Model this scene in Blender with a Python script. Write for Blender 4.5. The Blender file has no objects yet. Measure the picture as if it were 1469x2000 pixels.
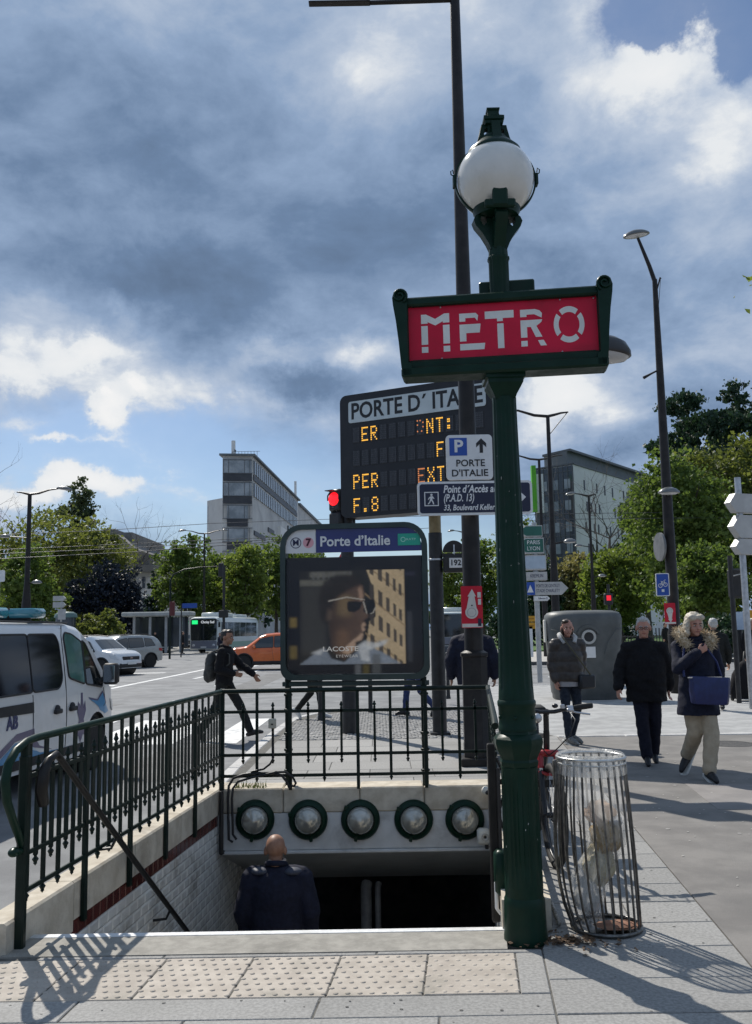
import bpy, bmesh, math, random
from mathutils import Vector as V, Matrix as MX, noise as mnoise
sc = bpy.context.scene
col = sc.collection
R = math.radians
random.seed(7)
# ---------------------------------------------------------------- camera
F, W, HH, CAMH = 1800.0, 1469, 2000, 1.58
PITCH, ROLL = R(7.28), R(0.95)
_f = V((0, math.cos(PITCH), math.sin(PITCH)))
_u0 = V((0, -math.sin(PITCH), math.cos(PITCH)))
_r0 = V((1, 0, 0))
_r = _r0 * math.cos(ROLL) - _u0 * math.sin(ROLL)
_u = _r0 * math.sin(ROLL) + _u0 * math.cos(ROLL)
CAM = V((0, 0, CAMH))
cd = bpy.data.cameras.new("camera")
cd.sensor_fit = 'HORIZONTAL'
cd.sensor_width = 36.0
cd.lens = 36.0 * F / W
cd.clip_start = 0.1
cd.clip_end = 3000
cam = bpy.data.objects.new("camera", cd)
col.objects.link(cam)
cam.matrix_world = MX(((_r.x, _u.x, -_f.x, 0), (_r.y, _u.y, -_f.y, 0), (_r.z, _u.z, -_f.z, CAMH), (0, 0, 0, 1)))
sc.camera = cam

def ray(x, y):
    return _f + _r * ((x - W / 2) / F) - _u * ((y - HH / 2) / F)
def G(x, y, z=0.0):            # where a point of the photograph meets the level z
    d = ray(x, y)
    return CAM + d * ((z - CAMH) / d.z)
def P(x, y, Y):                # a point of the photograph at the distance Y
    d = ray(x, y)
    return CAM + d * (Y / d.y)

# ---------------------------------------------------------------- light
SUN_EL, SUN_AZ = 47.0, -30.0   # azimuth from +Y, negative to -X
sd = bpy.data.lights.new("sun", 'SUN')
sd.energy = 4.8
sd.angle = R(0.53)
sd.color = (1.0, 0.95, 0.87)
so = bpy.data.objects.new("sun", sd)
col.objects.link(so)
tosun = V((math.sin(R(SUN_AZ)) * math.cos(R(SUN_EL)), math.cos(R(SUN_AZ)) * math.cos(R(SUN_EL)), math.sin(R(SUN_EL))))
so.rotation_euler = (-tosun).to_track_quat('-Z', 'Y').to_euler()
so.location = tosun * 60

world = bpy.data.worlds.new("World")
sc.world = world
world.use_nodes = True
nt = world.node_tree
nt.nodes.clear()
class NG:                       # small helper to write node graphs
    def __init__(s, nt): s.nt = nt
    def n(s, t, **kw):
        x = s.nt.nodes.new(t)
        for k, v in kw.items(): setattr(x, k, v)
        return x
    def set(s, sock, v):
        if isinstance(v, bpy.types.NodeSocket): s.nt.links.new(v, sock)
        else: sock.default_value = v
    def m(s, op, a, b=0.0, c=0.0, clamp=False):
        x = s.n('ShaderNodeMath', operation=op, use_clamp=clamp)
        s.set(x.inputs[0], a); s.set(x.inputs[1], b); s.set(x.inputs[2], c)
        return x.outputs[0]
    def v(s, op, a, b=(0, 0, 0)):
        x = s.n('ShaderNodeVectorMath', operation=op)
        s.set(x.inputs[0], a); s.set(x.inputs[1], b)
        return x.outputs['Value'] if op in ('LENGTH', 'DOT_PRODUCT', 'DISTANCE') else x.outputs[0]
    def sep(s, a):
        x = s.n('ShaderNodeSeparateXYZ'); s.set(x.inputs[0], a); return x.outputs
    def comb(s, a, b, c):
        x = s.n('ShaderNodeCombineXYZ'); s.set(x.inputs[0], a); s.set(x.inputs[1], b); s.set(x.inputs[2], c); return x.outputs[0]
    def noise(s, vec, scale, detail=6, rough=.55, dist=0.0, out=0, lac=2.0):
        x = s.n('ShaderNodeTexNoise'); s.set(x.inputs['Vector'], vec)
        x.inputs['Scale'].default_value = scale; x.inputs['Detail'].default_value = detail
        x.inputs['Roughness'].default_value = rough; x.inputs['Distortion'].default_value = dist
        x.inputs['Lacunarity'].default_value = lac
        return x.outputs[out]
    def mr(s, v, a, b, c=0.0, d=1.0, smooth=True):
        x = s.n('ShaderNodeMapRange', interpolation_type='SMOOTHSTEP' if smooth else 'LINEAR')
        s.set(x.inputs[0], v)
        for i, q in enumerate((a, b, c, d)): x.inputs[i + 1].default_value = q
        return x.outputs[0]
    def ramp(s, v, stops):
        x = s.n('ShaderNodeValToRGB'); s.set(x.inputs[0], v)
        e = x.color_ramp.elements
        while len(e) < len(stops): e.new(0.5)
        for el, (p, c) in zip(e, stops): el.position = p; el.color = (*c, 1)
        return x.outputs[0]
    def mix(s, f, a, b, mode='MIX'):
        x = s.n('ShaderNodeMix', data_type='RGBA', blend_type=mode)
        s.set(x.inputs[0], f)
        for i, q in ((6, a), (7, b)):
            s.set(x.inputs[i], q if isinstance(q, bpy.types.NodeSocket) else (*q[:3], 1))
        return x.outputs[2]

g = NG(nt)
dirv = g.v('NORMALIZE', g.n('ShaderNodeTexCoord').outputs['Generated'])
warp = g.noise(dirv, 9.0, 8, .62, out=1)
dw = g.v('ADD', dirv, g.v('MULTIPLY', g.v('SUBTRACT', warp, (.5, .5, .5)), (.10, .10, .10)))
sx, sy, sz = g.sep(dirv)
den = g.m('ADD', g.m('MAXIMUM', sz, 0.0), 0.42)
pp = g.comb(g.m('DIVIDE', sx, den), g.m('DIVIDE', sy, den), g.m('MULTIPLY', sz, .6))
n_big = g.noise(pp, 1.9, 5, .55, .2)
n_mid = g.noise(g.v('ADD', pp, (7.3, 2.1, 0)), 5.2, 10, .60, .25)
n_fine = g.noise(g.v('ADD', pp, (1.3, 4.1, 2.0)), 15.0, 8, .62, .3)
ahead = g.mr(sy, 0.0, 0.35)
wx, wy, wz = g.sep(dw)
def bump(px, py, w, h, vec=None):
    c = ray(px, py).normalized()
    dx = g.m('DIVIDE', g.m('SUBTRACT', wx, c.x), w / F)
    dz = g.m('DIVIDE', g.m('SUBTRACT', wz, c.z), h / F)
    q = g.m('ADD', g.m('MULTIPLY', dx, dx), g.m('MULTIPLY', dz, dz))
    return g.m('MULTIPLY', g.m('EXPONENT', g.m('MULTIPLY', q, -1.0)), ahead)
lum = g.m('ADD', g.m('ADD', g.m('MULTIPLY', n_big, .44), g.m('MULTIPLY', n_mid, .40)), g.m('MULTIPLY', n_fine, .16))
lum = g.m('ADD', g.m('MULTIPLY', g.m('SUBTRACT', lum, .5), 1.6), .43)
for (px, py, w, h, a) in (
        (185, 680, 55, 24, .34), (120, 705, 45, 22, .26), (70, 745, 60, 26, .26), (20, 690, 30, 40, .22), (320, 740, 120, 50, .10), (700, 690, 90, 34, .28), (520, 690, 60, 35, .26), (600, 830, 160, 60, .10),
        (450, 360, 420, 200, -.13), (600, 735, 80, 36, -.24), (330, 540, 280, 60, -.14), (330, 960, 420, 60, .16), (420, 790, 200, 40, .14), (60, 830, 60, 22, .2), (150, 330, 200, 200, -.06),
        (1090, 780, 110, 50, .28), (1230, 760, 150, 50, .16), (1040, 850, 60, 40, .28), (860, 780, 120, 50, .12), (1330, 120, 120, 60, .26), (1440, 260, 70, 70, .26),
        (1190, 110, 130, 110, .16), (130, 868, 60, 12, .30), (190, 810, 25, 40, .36), (250, 762, 20, 14, .40), (180, 770, 12, 10, .3), (100, 955, 200, 24, .26),
        (1250, 520, 200, 140, -.04), (800, 150, 260, 160, .05), (1020, 330, 160, 160, .06), (700, 170, 60, 40, .10), (60, 600, 60, 40, .12), (230, 610, 30, 30, .15)):
    lum = g.m('ADD', lum, g.m('MULTIPLY', bump(px, py, w, h), a))
cloud = g.ramp(lum, ((.06, (.120, .180, .285)), (.26, (.170, .258, .412)), (.44, (.300, .412, .600)), (.60, (.50, .59, .735)), (.74, (.86, .89, .92)), (1.0, (.98, .98, .98))))
gap = g.m('ADD', g.m('ADD', g.m('MULTIPLY', bump(1310, 5, 110, 50), 2.0), g.m('MULTIPLY', bump(1462, 85, 45, 50), 1.8)), g.m('MULTIPLY', bump(280, 885, 420, 120), 1.0))
gap = g.m('ADD', gap, g.m('MULTIPLY', bump(760, 1060, 520, 120), .75))
gapm = g.mr(g.m('SUBTRACT', gap, g.m('MULTIPLY', g.mr(lum, .55, .95), .9)), .2, .85)
sky = g.n('ShaderNodeTexSky', sky_type='NISHITA', sun_disc=False)
sky.sun_elevation = R(SUN_EL)
sky.sun_rotation = R(SUN_AZ)
sky.air_density = 1.0
sky.dust_density = 0.6
sky.ozone_density = 4.5
b1 = g.n('ShaderNodeBackground'); nt.links.new(sky.outputs[0], b1.inputs[0]); b1.inputs[1].default_value = 0.095
b2 = g.n('ShaderNodeBackground'); g.set(b2.inputs[0], cloud); b2.inputs[1].default_value = 0.92
ms = g.n('ShaderNodeMixShader'); g.set(ms.inputs[0], g.m('MULTIPLY', gapm, .9))
nt.links.new(b2.outputs[0], ms.inputs[1]); nt.links.new(b1.outputs[0], ms.inputs[2])
wo = g.n('ShaderNodeOutputWorld'); nt.links.new(ms.outputs[0], wo.inputs[0])
vs = sc.view_settings
vs.view_transform = 'Standard'; vs.look = 'None'; vs.exposure = 0.0; vs.gamma = 1.0
vs.use_curve_mapping = False
sc.render.engine = 'CYCLES'
sc.cycles.max_bounces = 6
sc.cycles.transparent_max_bounces = 12
sc.cycles.use_denoising = True

# ---------------------------------------------------------------- materials
MATS = {}
def mat(name, c, c2=None, scale=4.0, rough=.5, metal=0.0, bump=0.0, bscale=None, rand=0.0, detail=6, emit=0.0, coat=0.0, spec=.5, trans=0.0, dirt=None, dscale=1.2, damt=.5, alpha=1.0, contrast=(.35, .65), coord='W', stretch=None, rvar=0.0):
    if name in MATS: return MATS[name]
    m = bpy.data.materials.new(name); m.use_nodes = True
    nt = m.node_tree; nt.nodes.clear(); g = NG(nt)
    out = g.n('ShaderNodeOutputMaterial'); b = g.n('ShaderNodeBsdfPrincipled')
    pos = g.n('ShaderNodeNewGeometry').outputs['Position'] if coord == 'W' else g.n('ShaderNodeTexCoord').outputs['Object']
    if stretch: pos = g.v('MULTIPLY', pos, stretch)
    colr = None
    if c2 is not None:
        f = g.mr(g.noise(pos, scale, detail, .6), contrast[0], contrast[1])
        colr = g.mix(f, c, c2)
    if dirt is not None:
        f = g.mr(g.noise(pos, dscale, 8, .65, .3), .48, .72)
        colr = g.mix(g.m('MULTIPLY', f, damt), colr if colr is not None else c, dirt)
    if rand > 0:
        oi = g.n('ShaderNodeObjectInfo').outputs['Random']
        k = g.mr(oi, 0, 1, 1 - rand, 1 + rand, smooth=False)
        hs = g.n('ShaderNodeHueSaturation'); g.set(hs.inputs['Value'], k)
        g.set(hs.inputs['Color'], colr if colr is not None else (*c, 1)); colr = hs.outputs[0]
    g.set(b.inputs['Base Color'], colr if colr is not None else (*c, 1))
    if rvar > 0:
        g.set(b.inputs['Roughness'], g.mr(g.noise(pos, scale * 2.3, 5, .6), .3, .7, max(.03, rough - rvar), min(1, rough + rvar)))
    else: b.inputs['Roughness'].default_value = rough
    b.inputs['Metallic'].default_value = metal
    b.inputs['Coat Weight'].default_value = coat
    b.inputs['Coat Roughness'].default_value = .08
    b.inputs['Specular IOR Level'].default_value = spec
    b.inputs['Alpha'].default_value = alpha
    if trans > 0: b.inputs['Transmission Weight'].default_value = trans
    if emit > 0:
        g.set(b.inputs['Emission Color'], colr if colr is not None else (*c, 1)); b.inputs['Emission Strength'].default_value = emit
    if bump > 0:
        bn = g.n('ShaderNodeBump'); bn.inputs['Strength'].default_value = bump; bn.inputs['Distance'].default_value = .02
        g.set(bn.inputs['Height'], g.noise(pos, bscale or scale * 4, 6, .65)); nt.links.new(bn.outputs[0], b.inputs['Normal'])
    nt.links.new(b.outputs[0], out.inputs[0])
    MATS[name] = m
    return m

def leafmat(name, c, c2, tr=.45, scale=.35):
    m = bpy.data.materials.new(name); m.use_nodes = True
    nt = m.node_tree; nt.nodes.clear(); g = NG(nt)
    pos = g.n('ShaderNodeNewGeometry').outputs['Position']
    f = g.mr(g.m('ADD', g.m('MULTIPLY', g.noise(pos, scale, 4, .6), .6), g.m('MULTIPLY', g.noise(pos, 4.0, 3, .6), .4)), .35, .65)
    k = g.mix(f, c, c2)
    d = g.n('ShaderNodeBsdfPrincipled'); g.set(d.inputs['Base Color'], k); d.inputs['Roughness'].default_value = .55
    d.inputs['Specular IOR Level'].default_value = .3
    t = g.n('ShaderNodeBsdfTranslucent'); g.set(t.inputs[0], g.mix(.5, k, (k_ := (c2[0] * 1.6, c2[1] * 1.6, c2[2] * .8))))
    mx = g.n('ShaderNodeMixShader'); mx.inputs[0].default_value = tr
    nt.links.new(d.outputs[0], mx.inputs[1]); nt.links.new(t.outputs[0], mx.inputs[2])
    out = g.n('ShaderNodeOutputMaterial'); nt.links.new(mx.outputs[0], out.inputs[0])
    MATS[name] = m
    return m

# ---------------------------------------------------------------- mesh building
class MB:
    def __init__(s): s.v = []; s.f = []
    def add(s, vs, fs):
        o = len(s.v); s.v.extend([tuple(p) for p in vs]); s.f.extend([tuple(i + o for i in q) for q in fs]); return s
    def merge(s, o, M=None):
        return s.add([M @ V(p) for p in o.v] if M is not None else o.v, o.f)
    def xf(s, M):
        s.v = [tuple(M @ V(p)) for p in s.v]; return s
    def box(s, c, d, rz=0, b=0.0, M=None):
        hx, hy, hz = d[0] / 2, d[1] / 2, d[2] / 2
        b = min(b, hx * .49, hy * .49, hz * .49)
        T = MX.Translation(V(c)) @ MX.Rotation(rz, 4, 'Z')
        if M is not None: T = M @ T
        if b <= 0:
            vs = [(x, y, z) for x in (-hx, hx) for y in (-hy, hy) for z in (-hz, hz)]
            fs = [(0, 1, 3, 2), (4, 6, 7, 5), (0, 4, 5, 1), (2, 3, 7, 6), (0, 2, 6, 4), (1, 5, 7, 3)]
            return s.add([T @ V(p) for p in vs], fs)
        vs = []; ix = {}
        for X in (-1, 1):
            for Y in (-1, 1):
                for Z in (-1, 1):
                    for a in range(3):
                        q = [X * (hx - b), Y * (hy - b), Z * (hz - b)]
                        q[a] = (X * hx, Y * hy, Z * hz)[a]
                        ix[(X, Y, Z, a)] = len(vs); vs.append(T @ V(q))
        fs = []
        for a in range(3):
            o1, o2 = [(1, 2), (0, 2), (0, 1)][a]
            for S in (-1, 1):
                r = []
                for p, q in ((-1, -1), (1, -1), (1, 1), (-1, 1)):
                    t = [0, 0, 0]; t[a] = S; t[o1] = p; t[o2] = q; r.append(ix[(*t, a)])
                fs.append(tuple(r) if (S > 0) != (a == 1) else tuple(r[::-1]))
        for a in range(3):
            o1, o2 = [(1, 2), (0, 2), (0, 1)][a]
            for p in (-1, 1):
                for q in (-1, 1):
                    r = []
                    for S in (-1, 1):
                        t = [0, 0, 0]; t[a] = S; t[o1] = p; t[o2] = q
                        r.append((ix[(*t, o1)], ix[(*t, o2)]))
                    fs.append((r[0][0], r[0][1], r[1][1], r[1][0]))
        for X in (-1, 1):
            for Y in (-1, 1):
                for Z in (-1, 1): fs.append(tuple(ix[(X, Y, Z, a)] for a in range(3)))
        return s.add(vs, fs)
    def lathe(s, prof, n=24, c=(0, 0, 0), mod=None, M=None, a0=0.0):
        vs, fs = [], []
        k = len(prof)
        for i in range(n):
            a = a0 + 2 * math.pi * i / n
            for r, z in prof:
                q = r * (mod(a, z) if mod else 1)
                p = V((c[0] + q * math.cos(a), c[1] + q * math.sin(a), c[2] + z)); vs.append(M @ p if M is not None else p)
        for i in range(n):
            j = (i + 1) % n
            for t in range(k - 1): fs.append((i * k + t, j * k + t, j * k + t + 1, i * k + t + 1))
        if prof[0][0] > 1e-5: fs.append(tuple(i * k for i in range(n))[::-1])
        if prof[-1][0] > 1e-5: fs.append(tuple(i * k + k - 1 for i in range(n)))
        return s.add(vs, fs)
    def tube(s, pts, r, n=8, closed=False, flat=None, cap=True):
        pts = [V(p) for p in pts]; k = len(pts)
        rs = r if isinstance(r, (list, tuple)) else [r] * k
        vs, fs = [], []; up = None
        for i, p in enumerate(pts):
            a = pts[i - 1] if i > 0 else (pts[-1] if closed else p); b = pts[i + 1] if i < k - 1 else (pts[0] if closed else p)
            t = (b - a).normalized()
            if up is None:
                up = V((0, 0, 1)) if abs(t.z) < .9 else V((0, 1, 0))
            sx = t.cross(up).normalized(); up = sx.cross(t).normalized()
            for j in range(n):
                q = 2 * math.pi * j / n + math.pi / n
                e = (flat or 1.0)
                vs.append(p + sx * (math.cos(q) * rs[i]) + up * (math.sin(q) * rs[i] * e))
        for i in range(k - 1 if not closed else k):
            i2 = (i + 1) % k
            for j in range(n):
                j2 = (j + 1) % n
                fs.append((i * n + j, i * n + j2, i2 * n + j2, i2 * n + j))
        if cap and not closed:
            fs.append(tuple(range(n))[::-1]); fs.append(tuple((k - 1) * n + j for j in range(n)))
        return s.add(vs, fs)
    def sphere(s, c, r, n=16, m=10, M=None):
        rr = r if isinstance(r, (tuple, list)) else (r, r, r)
        prof = [(max(math.cos(-math.pi / 2 + math.pi * i / m), 0.0), math.sin(-math.pi / 2 + math.pi * i / m)) for i in range(m + 1)]
        prof[0] = (1e-4, -1); prof[-1] = (1e-4, 1)
        T = MX.Translation(V(c)) @ MX.Diagonal((*rr, 1))
        return s.lathe(prof, n, M=(M @ T) if M is not None else T)
    def prism(s, poly, d, M=None):          # polygon in x,z extruded along y from 0 to d (front face at y = 0)
        k = len(poly)
        vs = [V((x, 0, z)) for x, z in poly] + [V((x, d, z)) for x, z in poly]
        fs = [tuple(range(k)), tuple(range(k, 2 * k))[::-1]] + [(i, i + k, (i + 1) % k + k, (i + 1) % k) for i in range(k)]
        return s.add([M @ p for p in vs] if M is not None else vs, fs)
    def slab(s, poly, z0, z1):              # polygon in x,y between two heights
        k = len(poly)
        vs = [(x, y, z1) for x, y in poly] + [(x, y, z0) for x, y in poly]
        return s.add(vs, [tuple(range(k)), tuple(range(k, 2 * k))[::-1]] + [(i, i + k, (i + 1) % k + k, (i + 1) % k)[::-1] for i in range(k)])
    def loft(s, rings, cap=True, closed=True):
        n = len(rings[0]); vs = [p for r in rings for p in r]; fs = []
        for i in range(len(rings) - 1):
            for j in range(n if closed else n - 1):
                j2 = (j + 1) % n
                fs.append((i * n + j, i * n + j2, (i + 1) * n + j2, (i + 1) * n + j))
        if cap: fs.append(tuple(range(n))[::-1]); fs.append(tuple((len(rings) - 1) * n + j for j in range(n)))
        return s.add(vs, fs)
    def mesh(s, name, smooth=None):
        me = bpy.data.meshes.new(name); me.from_pydata([tuple(p) for p in s.v], [], s.f); me.validate(); me.update()
        bm = bmesh.new(); bm.from_mesh(me); bmesh.ops.recalc_face_normals(bm, faces=bm.faces); bm.to_mesh(me); bm.free()
        if smooth is not None:
            for p in me.polygons: p.use_smooth = True
            if smooth < 180: me.set_sharp_from_angle(angle=R(smooth))
        return me

def obj(name, mb, m=None, parent=None, smooth=None, label=None, loc=None, rot=None):
    me = mb.mesh(name, smooth) if isinstance(mb, MB) else mb
    if m is not None:
        if not me.materials: me.materials.append(m)
    o = bpy.data.objects.new(name, me); col.objects.link(o)
    if parent is not None: o.parent = parent
    if loc is not None: o.location = loc
    if rot is not None: o.rotation_euler = rot
    if label: o['label'] = label
    return o
def tag(o, label=None, cat=None, group=None, kind=None):
    if label: o['label'] = label
    if cat: o['category'] = cat
    if group: o['group'] = group
    if kind: o['kind'] = kind
    return o
def thing(name, label, cat, loc=(0, 0, 0), rz=0.0, group=None):
    o = bpy.data.objects.new(name, None); col.objects.link(o)
    o.empty_display_size = .1
    o.location = loc; o.rotation_euler = (0, 0, rz)
    return tag(o, label, cat, group)
def copy_tree(o, parent=None):
    c = o.copy(); col.objects.link(c); c.parent = parent
    for ch in list(o.children): copy_tree(ch, c)
    return c
def lerp(a, b, t): return a + (b - a) * t
def rrect(x0, z0, x1, z1, r, n=5):
    pts = []
    for cx, cz, a in ((x1 - r, z1 - r, 0), (x0 + r, z1 - r, 90), (x0 + r, z0 + r, 180), (x1 - r, z0 + r, 270)):
        for i in range(n + 1):
            q = R(a + 90 * i / n); pts.append((cx + r * math.cos(q), cz + r * math.sin(q)))
    return pts
def circ(cx, cz, r, n=20, a0=0, a1=360, rz=None):
    k = n if a1 - a0 >= 360 else n + 1
    return [(cx + r * math.cos(R(a0 + (a1 - a0) * i / n)), cz + (rz or r) * math.sin(R(a0 + (a1 - a0) * i / n))) for i in range(k)]
def ringpoly(mb, cx, cz, r0, r1, y, d, n=28, M=None, a0=0, a1=360):
    for i in range(n):
        p, q = R(a0 + (a1 - a0) * i / n), R(a0 + (a1 - a0) * (i + 1) / n)
        mb.prism([(cx + r0 * math.cos(p), cz + r0 * math.sin(p)), (cx + r1 * math.cos(p), cz + r1 * math.sin(p)), (cx + r1 * math.cos(q), cz + r1 * math.sin(q)), (cx + r0 * math.cos(q), cz + r0 * math.sin(q))], d, (M or MX()) @ MX.Translation((0, y, 0)))
    return mb
_dg = None
def text(body, size, loc, parent, m, name='lettering', align='CENTER', depth=.002, shear=0.0, bold=0.0, width=None, sp=1.0, wscale=1.0, face='-y'):
    cu = bpy.data.curves.new(name, 'FONT'); cu.body = body; cu.size = size; cu.align_x = align; cu.align_y = 'CENTER'
    cu.extrude = depth; cu.shear = shear; cu.offset = bold; cu.space_character = sp; cu.resolution_u = 3
    t = bpy.data.objects.new(name, cu); col.objects.link(t)
    dg = bpy.context.evaluated_depsgraph_get()
    me = bpy.data.meshes.new_from_object(t.evaluated_get(dg))
    bpy.data.objects.remove(t); bpy.data.curves.remove(cu)
    xs = [v.co.x for v in me.vertices]
    k = wscale
    if width and xs: k = width / (max(xs) - min(xs))
    T = {'-y': MX.Rotation(R(90), 4, 'X'), '+x': MX.Rotation(R(90), 4, 'Z') @ MX.Rotation(R(90), 4, 'X'), '-x': MX.Rotation(R(-90), 4, 'Z') @ MX.Rotation(R(90), 4, 'X')}[face]
    me.transform(MX.Translation(V(loc)) @ T @ MX.Diagonal((k, 1, 1, 1)))
    me.name = name
    me.materials.clear()
    return obj(name, me, m, parent)
# ================================================================ materials used in many places
ASPH = mat('asphalt_dark', (.155, .158, .163), (.235, .238, .24), 1.3, .85, bump=.35, bscale=90, detail=9, dirt=(.11, .11, .115), dscale=.35, damt=.5)
ASPW = mat('asphalt_footway', (.165, .155, .144), (.228, .214, .197), 2.2, .88, bump=.3, bscale=110, detail=9, dirt=(.125, .12, .115), dscale=.6, damt=.55)
GRAN = mat('granite', (.225, .22, .21), (.325, .318, .302), 60, .78, bump=.16, bscale=120, rand=.12, detail=8, dirt=(.165, .16, .148), dscale=.9, damt=.55)
JOINT = mat('joint', (.085, .08, .072), (.13, .125, .11), 14, .95)
TACT = mat('tactile_cream', (.37, .325, .275), (.45, .40, .34), 9, .8, bump=.12, bscale=140, rand=.07, dirt=(.25, .23, .19), dscale=3.2, damt=.85)
LIME = mat('limestone', (.47, .41, .32), (.60, .54, .44), 7, .85, bump=.22, bscale=45, rand=.07, dirt=(.21, .18, .14), dscale=1.7, damt=.75)
STONE = mat('threshold_stone', (.26, .245, .215), (.35, .33, .29), 12, .85, bump=.25, bscale=60, rand=.06, dirt=(.16, .15, .13), dscale=2.5, damt=.7)
WPAINT = mat('road_paint', (.62, .62, .61), (.76, .76, .74), 9, .7, dirt=(.30, .30, .30), dscale=3.2, damt=.75)
KERB = mat('kerb_granite', (.42, .41, .395), (.54, .53, .51), 18, .75, rand=.08, bump=.1, dirt=(.2, .2, .19), dscale=2)
SETT = mat('sett_grey', (.21, .207, .20), (.33, .325, .315), 7, .8, rand=.15, bump=.3, bscale=40)
GREEN = mat('green_paint', (.0030, .021, .0115), (.005, .029, .017), 5, .38, spec=.20, bump=.06, bscale=30, dirt=(.016, .026, .019), dscale=5, damt=.5, rvar=.1)
GREEND = mat('rail_green', (.004, .012, .009), (.008, .019, .014), 9, .45, spec=.22, bump=.06, bscale=60, dirt=(.03, .03, .025), dscale=8, damt=.35)
BLACKM = mat('black_metal', (.010, .010, .011), (.020, .020, .022), 8, .45)
BROWNM = mat('brown_mast_paint', (.013, .0115, .011), (.022, .019, .018), 6, .45, spec=.3, dirt=(.05, .043, .04), dscale=4, damt=.35)
WHITEP = mat('white_paint', (.74, .74, .73), (.80, .80, .79), 6, .5, dirt=(.42, .41, .38), dscale=2, damt=.35)
STEEL = mat('galvanised_steel', (.42, .43, .44), (.56, .57, .58), 12, .38, metal=.9)
RUBBER = mat('rubber', (.012, .012, .012), rough=.75)

# ================================================================ ground
def sheet(name, poly, z, m, kind='structure', thick=0.0):
    mb = MB()
    if thick: mb.slab(poly, z - thick, z)
    else: mb.add([(x, y, z) for x, y in poly], [tuple(range(len(poly)))])
    return tag(obj(name, mb, m), kind=kind)
XL = lambda y: -1.870 + .105 * (y - 4.969)      # inner faces of the stairwell
XR = lambda y: .632 + .105 * (y - 5.1)
YF, YB = 5.13, 8.71
ROADZ = -.13
# the road sheet, with the stairwell cut out of it
def sheet_hole(name, outer, hole, z, m):
    bm = bmesh.new()
    e = []
    for loop in (outer, hole):
        vs = [bm.verts.new((x, y, z)) for x, y in loop]
        e += [bm.edges.new((vs[i], vs[(i + 1) % len(vs)])) for i in range(len(vs))]
    bmesh.ops.triangle_fill(bm, use_beauty=True, use_dissolve=False, edges=e)
    bmesh.ops.recalc_face_normals(bm, faces=bm.faces)
    me = bpy.data.meshes.new(name); bm.to_mesh(me); bm.free()
    if me.polygons and me.polygons[0].normal.z < 0: me.flip_normals()
    return tag(obj(name, me, m), kind='structure')
YBB = 13.6
hole = [(XL(YF - .05) - .1, YF - .05), (XR(YF - .05) + .1, YF - .05), (XR(YBB) + .1, YBB), (XL(YBB) - .1, YBB)]
sheet_hole('road', [(-900, -60), (900, -60), (900, 1500), (-900, 1500)], [(XL(y) - .16, y) if i in (0, 3) else (XR(y) + .3, y) for i, y in enumerate((4.55, 4.55, 13.9, 13.9))], ROADZ, ASPH)

# pavement body: bed of mortar with the granite slabs laid on it
D1 = V((.105, 1.0)); 
def skew(a, y): return a + .105 * (y - 4.969)      # a: offset measured on the line Y = 4.969
pave_l = -1.86
BED = -.006
E1 = lambda y: lerp(1.72, 2.025, (y - 4.6) / 3.25)  # edge between slabs and asphalt footway
Ystones = 4.80
pavement = tag(obj('pavement', MB().slab([(-14, -8), (-14, 2.2), (-2.30, 2.9), (-2.02, Ystones), (E1(Ystones), Ystones), (E1(-8), -8)], -.3, BED), JOINT), kind='structure')
# rear part: beyond the stairwell and to its right
right_in = lambda y: XR(y) + .26
def strip(poly): return tag(obj('pavement', MB().slab(poly, -.3, BED), JOINT), kind='structure')
pave_r = strip([(right_in(Ystones), Ystones), (right_in(9.0), 9.0), (right_in(9.0), 13.75), (E1(13.75), 13.75), (E1(Ystones), Ystones)])
tipline = [(-1.62, 13.75)]
pave_b = strip([(XL(9.1) - .30, 9.05), (-1.72, 11.1), (-1.66, 15.0), (-1.52, 17.5), (-1.05, 18.4), (0, 18.9), (1.2, 18.6), (E1(13.75), 13.75), (right_in(9.0), 13.75), (right_in(9.0), 9.05)])

slab_meshes = {}
def clip_slab(parent, poly, name='paving_slab', m=GRAN, gap=.004, top=0.0, h=.03):
    # shrink the polygon by the joint, chamfer the upper edge
    c = sum((V((*p, 0)) for p in poly), V()) / len(poly)
    def off(q):
        k = len(poly); r = []
        for i in range(k):
            a, b, cc = V(poly[i - 1]), V(poly[i]), V(poly[(i + 1) % k])
            n1 = V((-(b - a).y, (b - a).x)).normalized(); n2 = V((-(cc - b).y, (cc - b).x)).normalized()
            d = n1 + n2
            r.append(b + d * (q / max(.35, 1 + n1.dot(n2))))
        return r
    p1, p2 = off(gap), off(gap + .004)
    k = len(poly); tz = top + random.uniform(-.0012, .0012)
    tx, ty = random.uniform(-.0012, .0012), random.uniform(-.0012, .0012)
    Z = lambda p, z: (p.x, p.y, z + tx * (p.x - c.x) + ty * (p.y - c.y))
    vs = [Z(p, tz) for p in p2] + [Z(p, tz - .004) for p in p1] + [(p.x, p.y, BED - .004) for p in p1]
    fs = [tuple(range(k))] + [(i + r * k, i + r * k + k, (i + 1) % k + r * k + k, (i + 1) % k + r * k) for r in (0, 1) for i in range(k)]
    return obj(name, MB().add(vs, fs), m, parent)
rows = [2.2, 2.56, 2.93, 3.30, 3.66, 4.02, 4.245]
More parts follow.
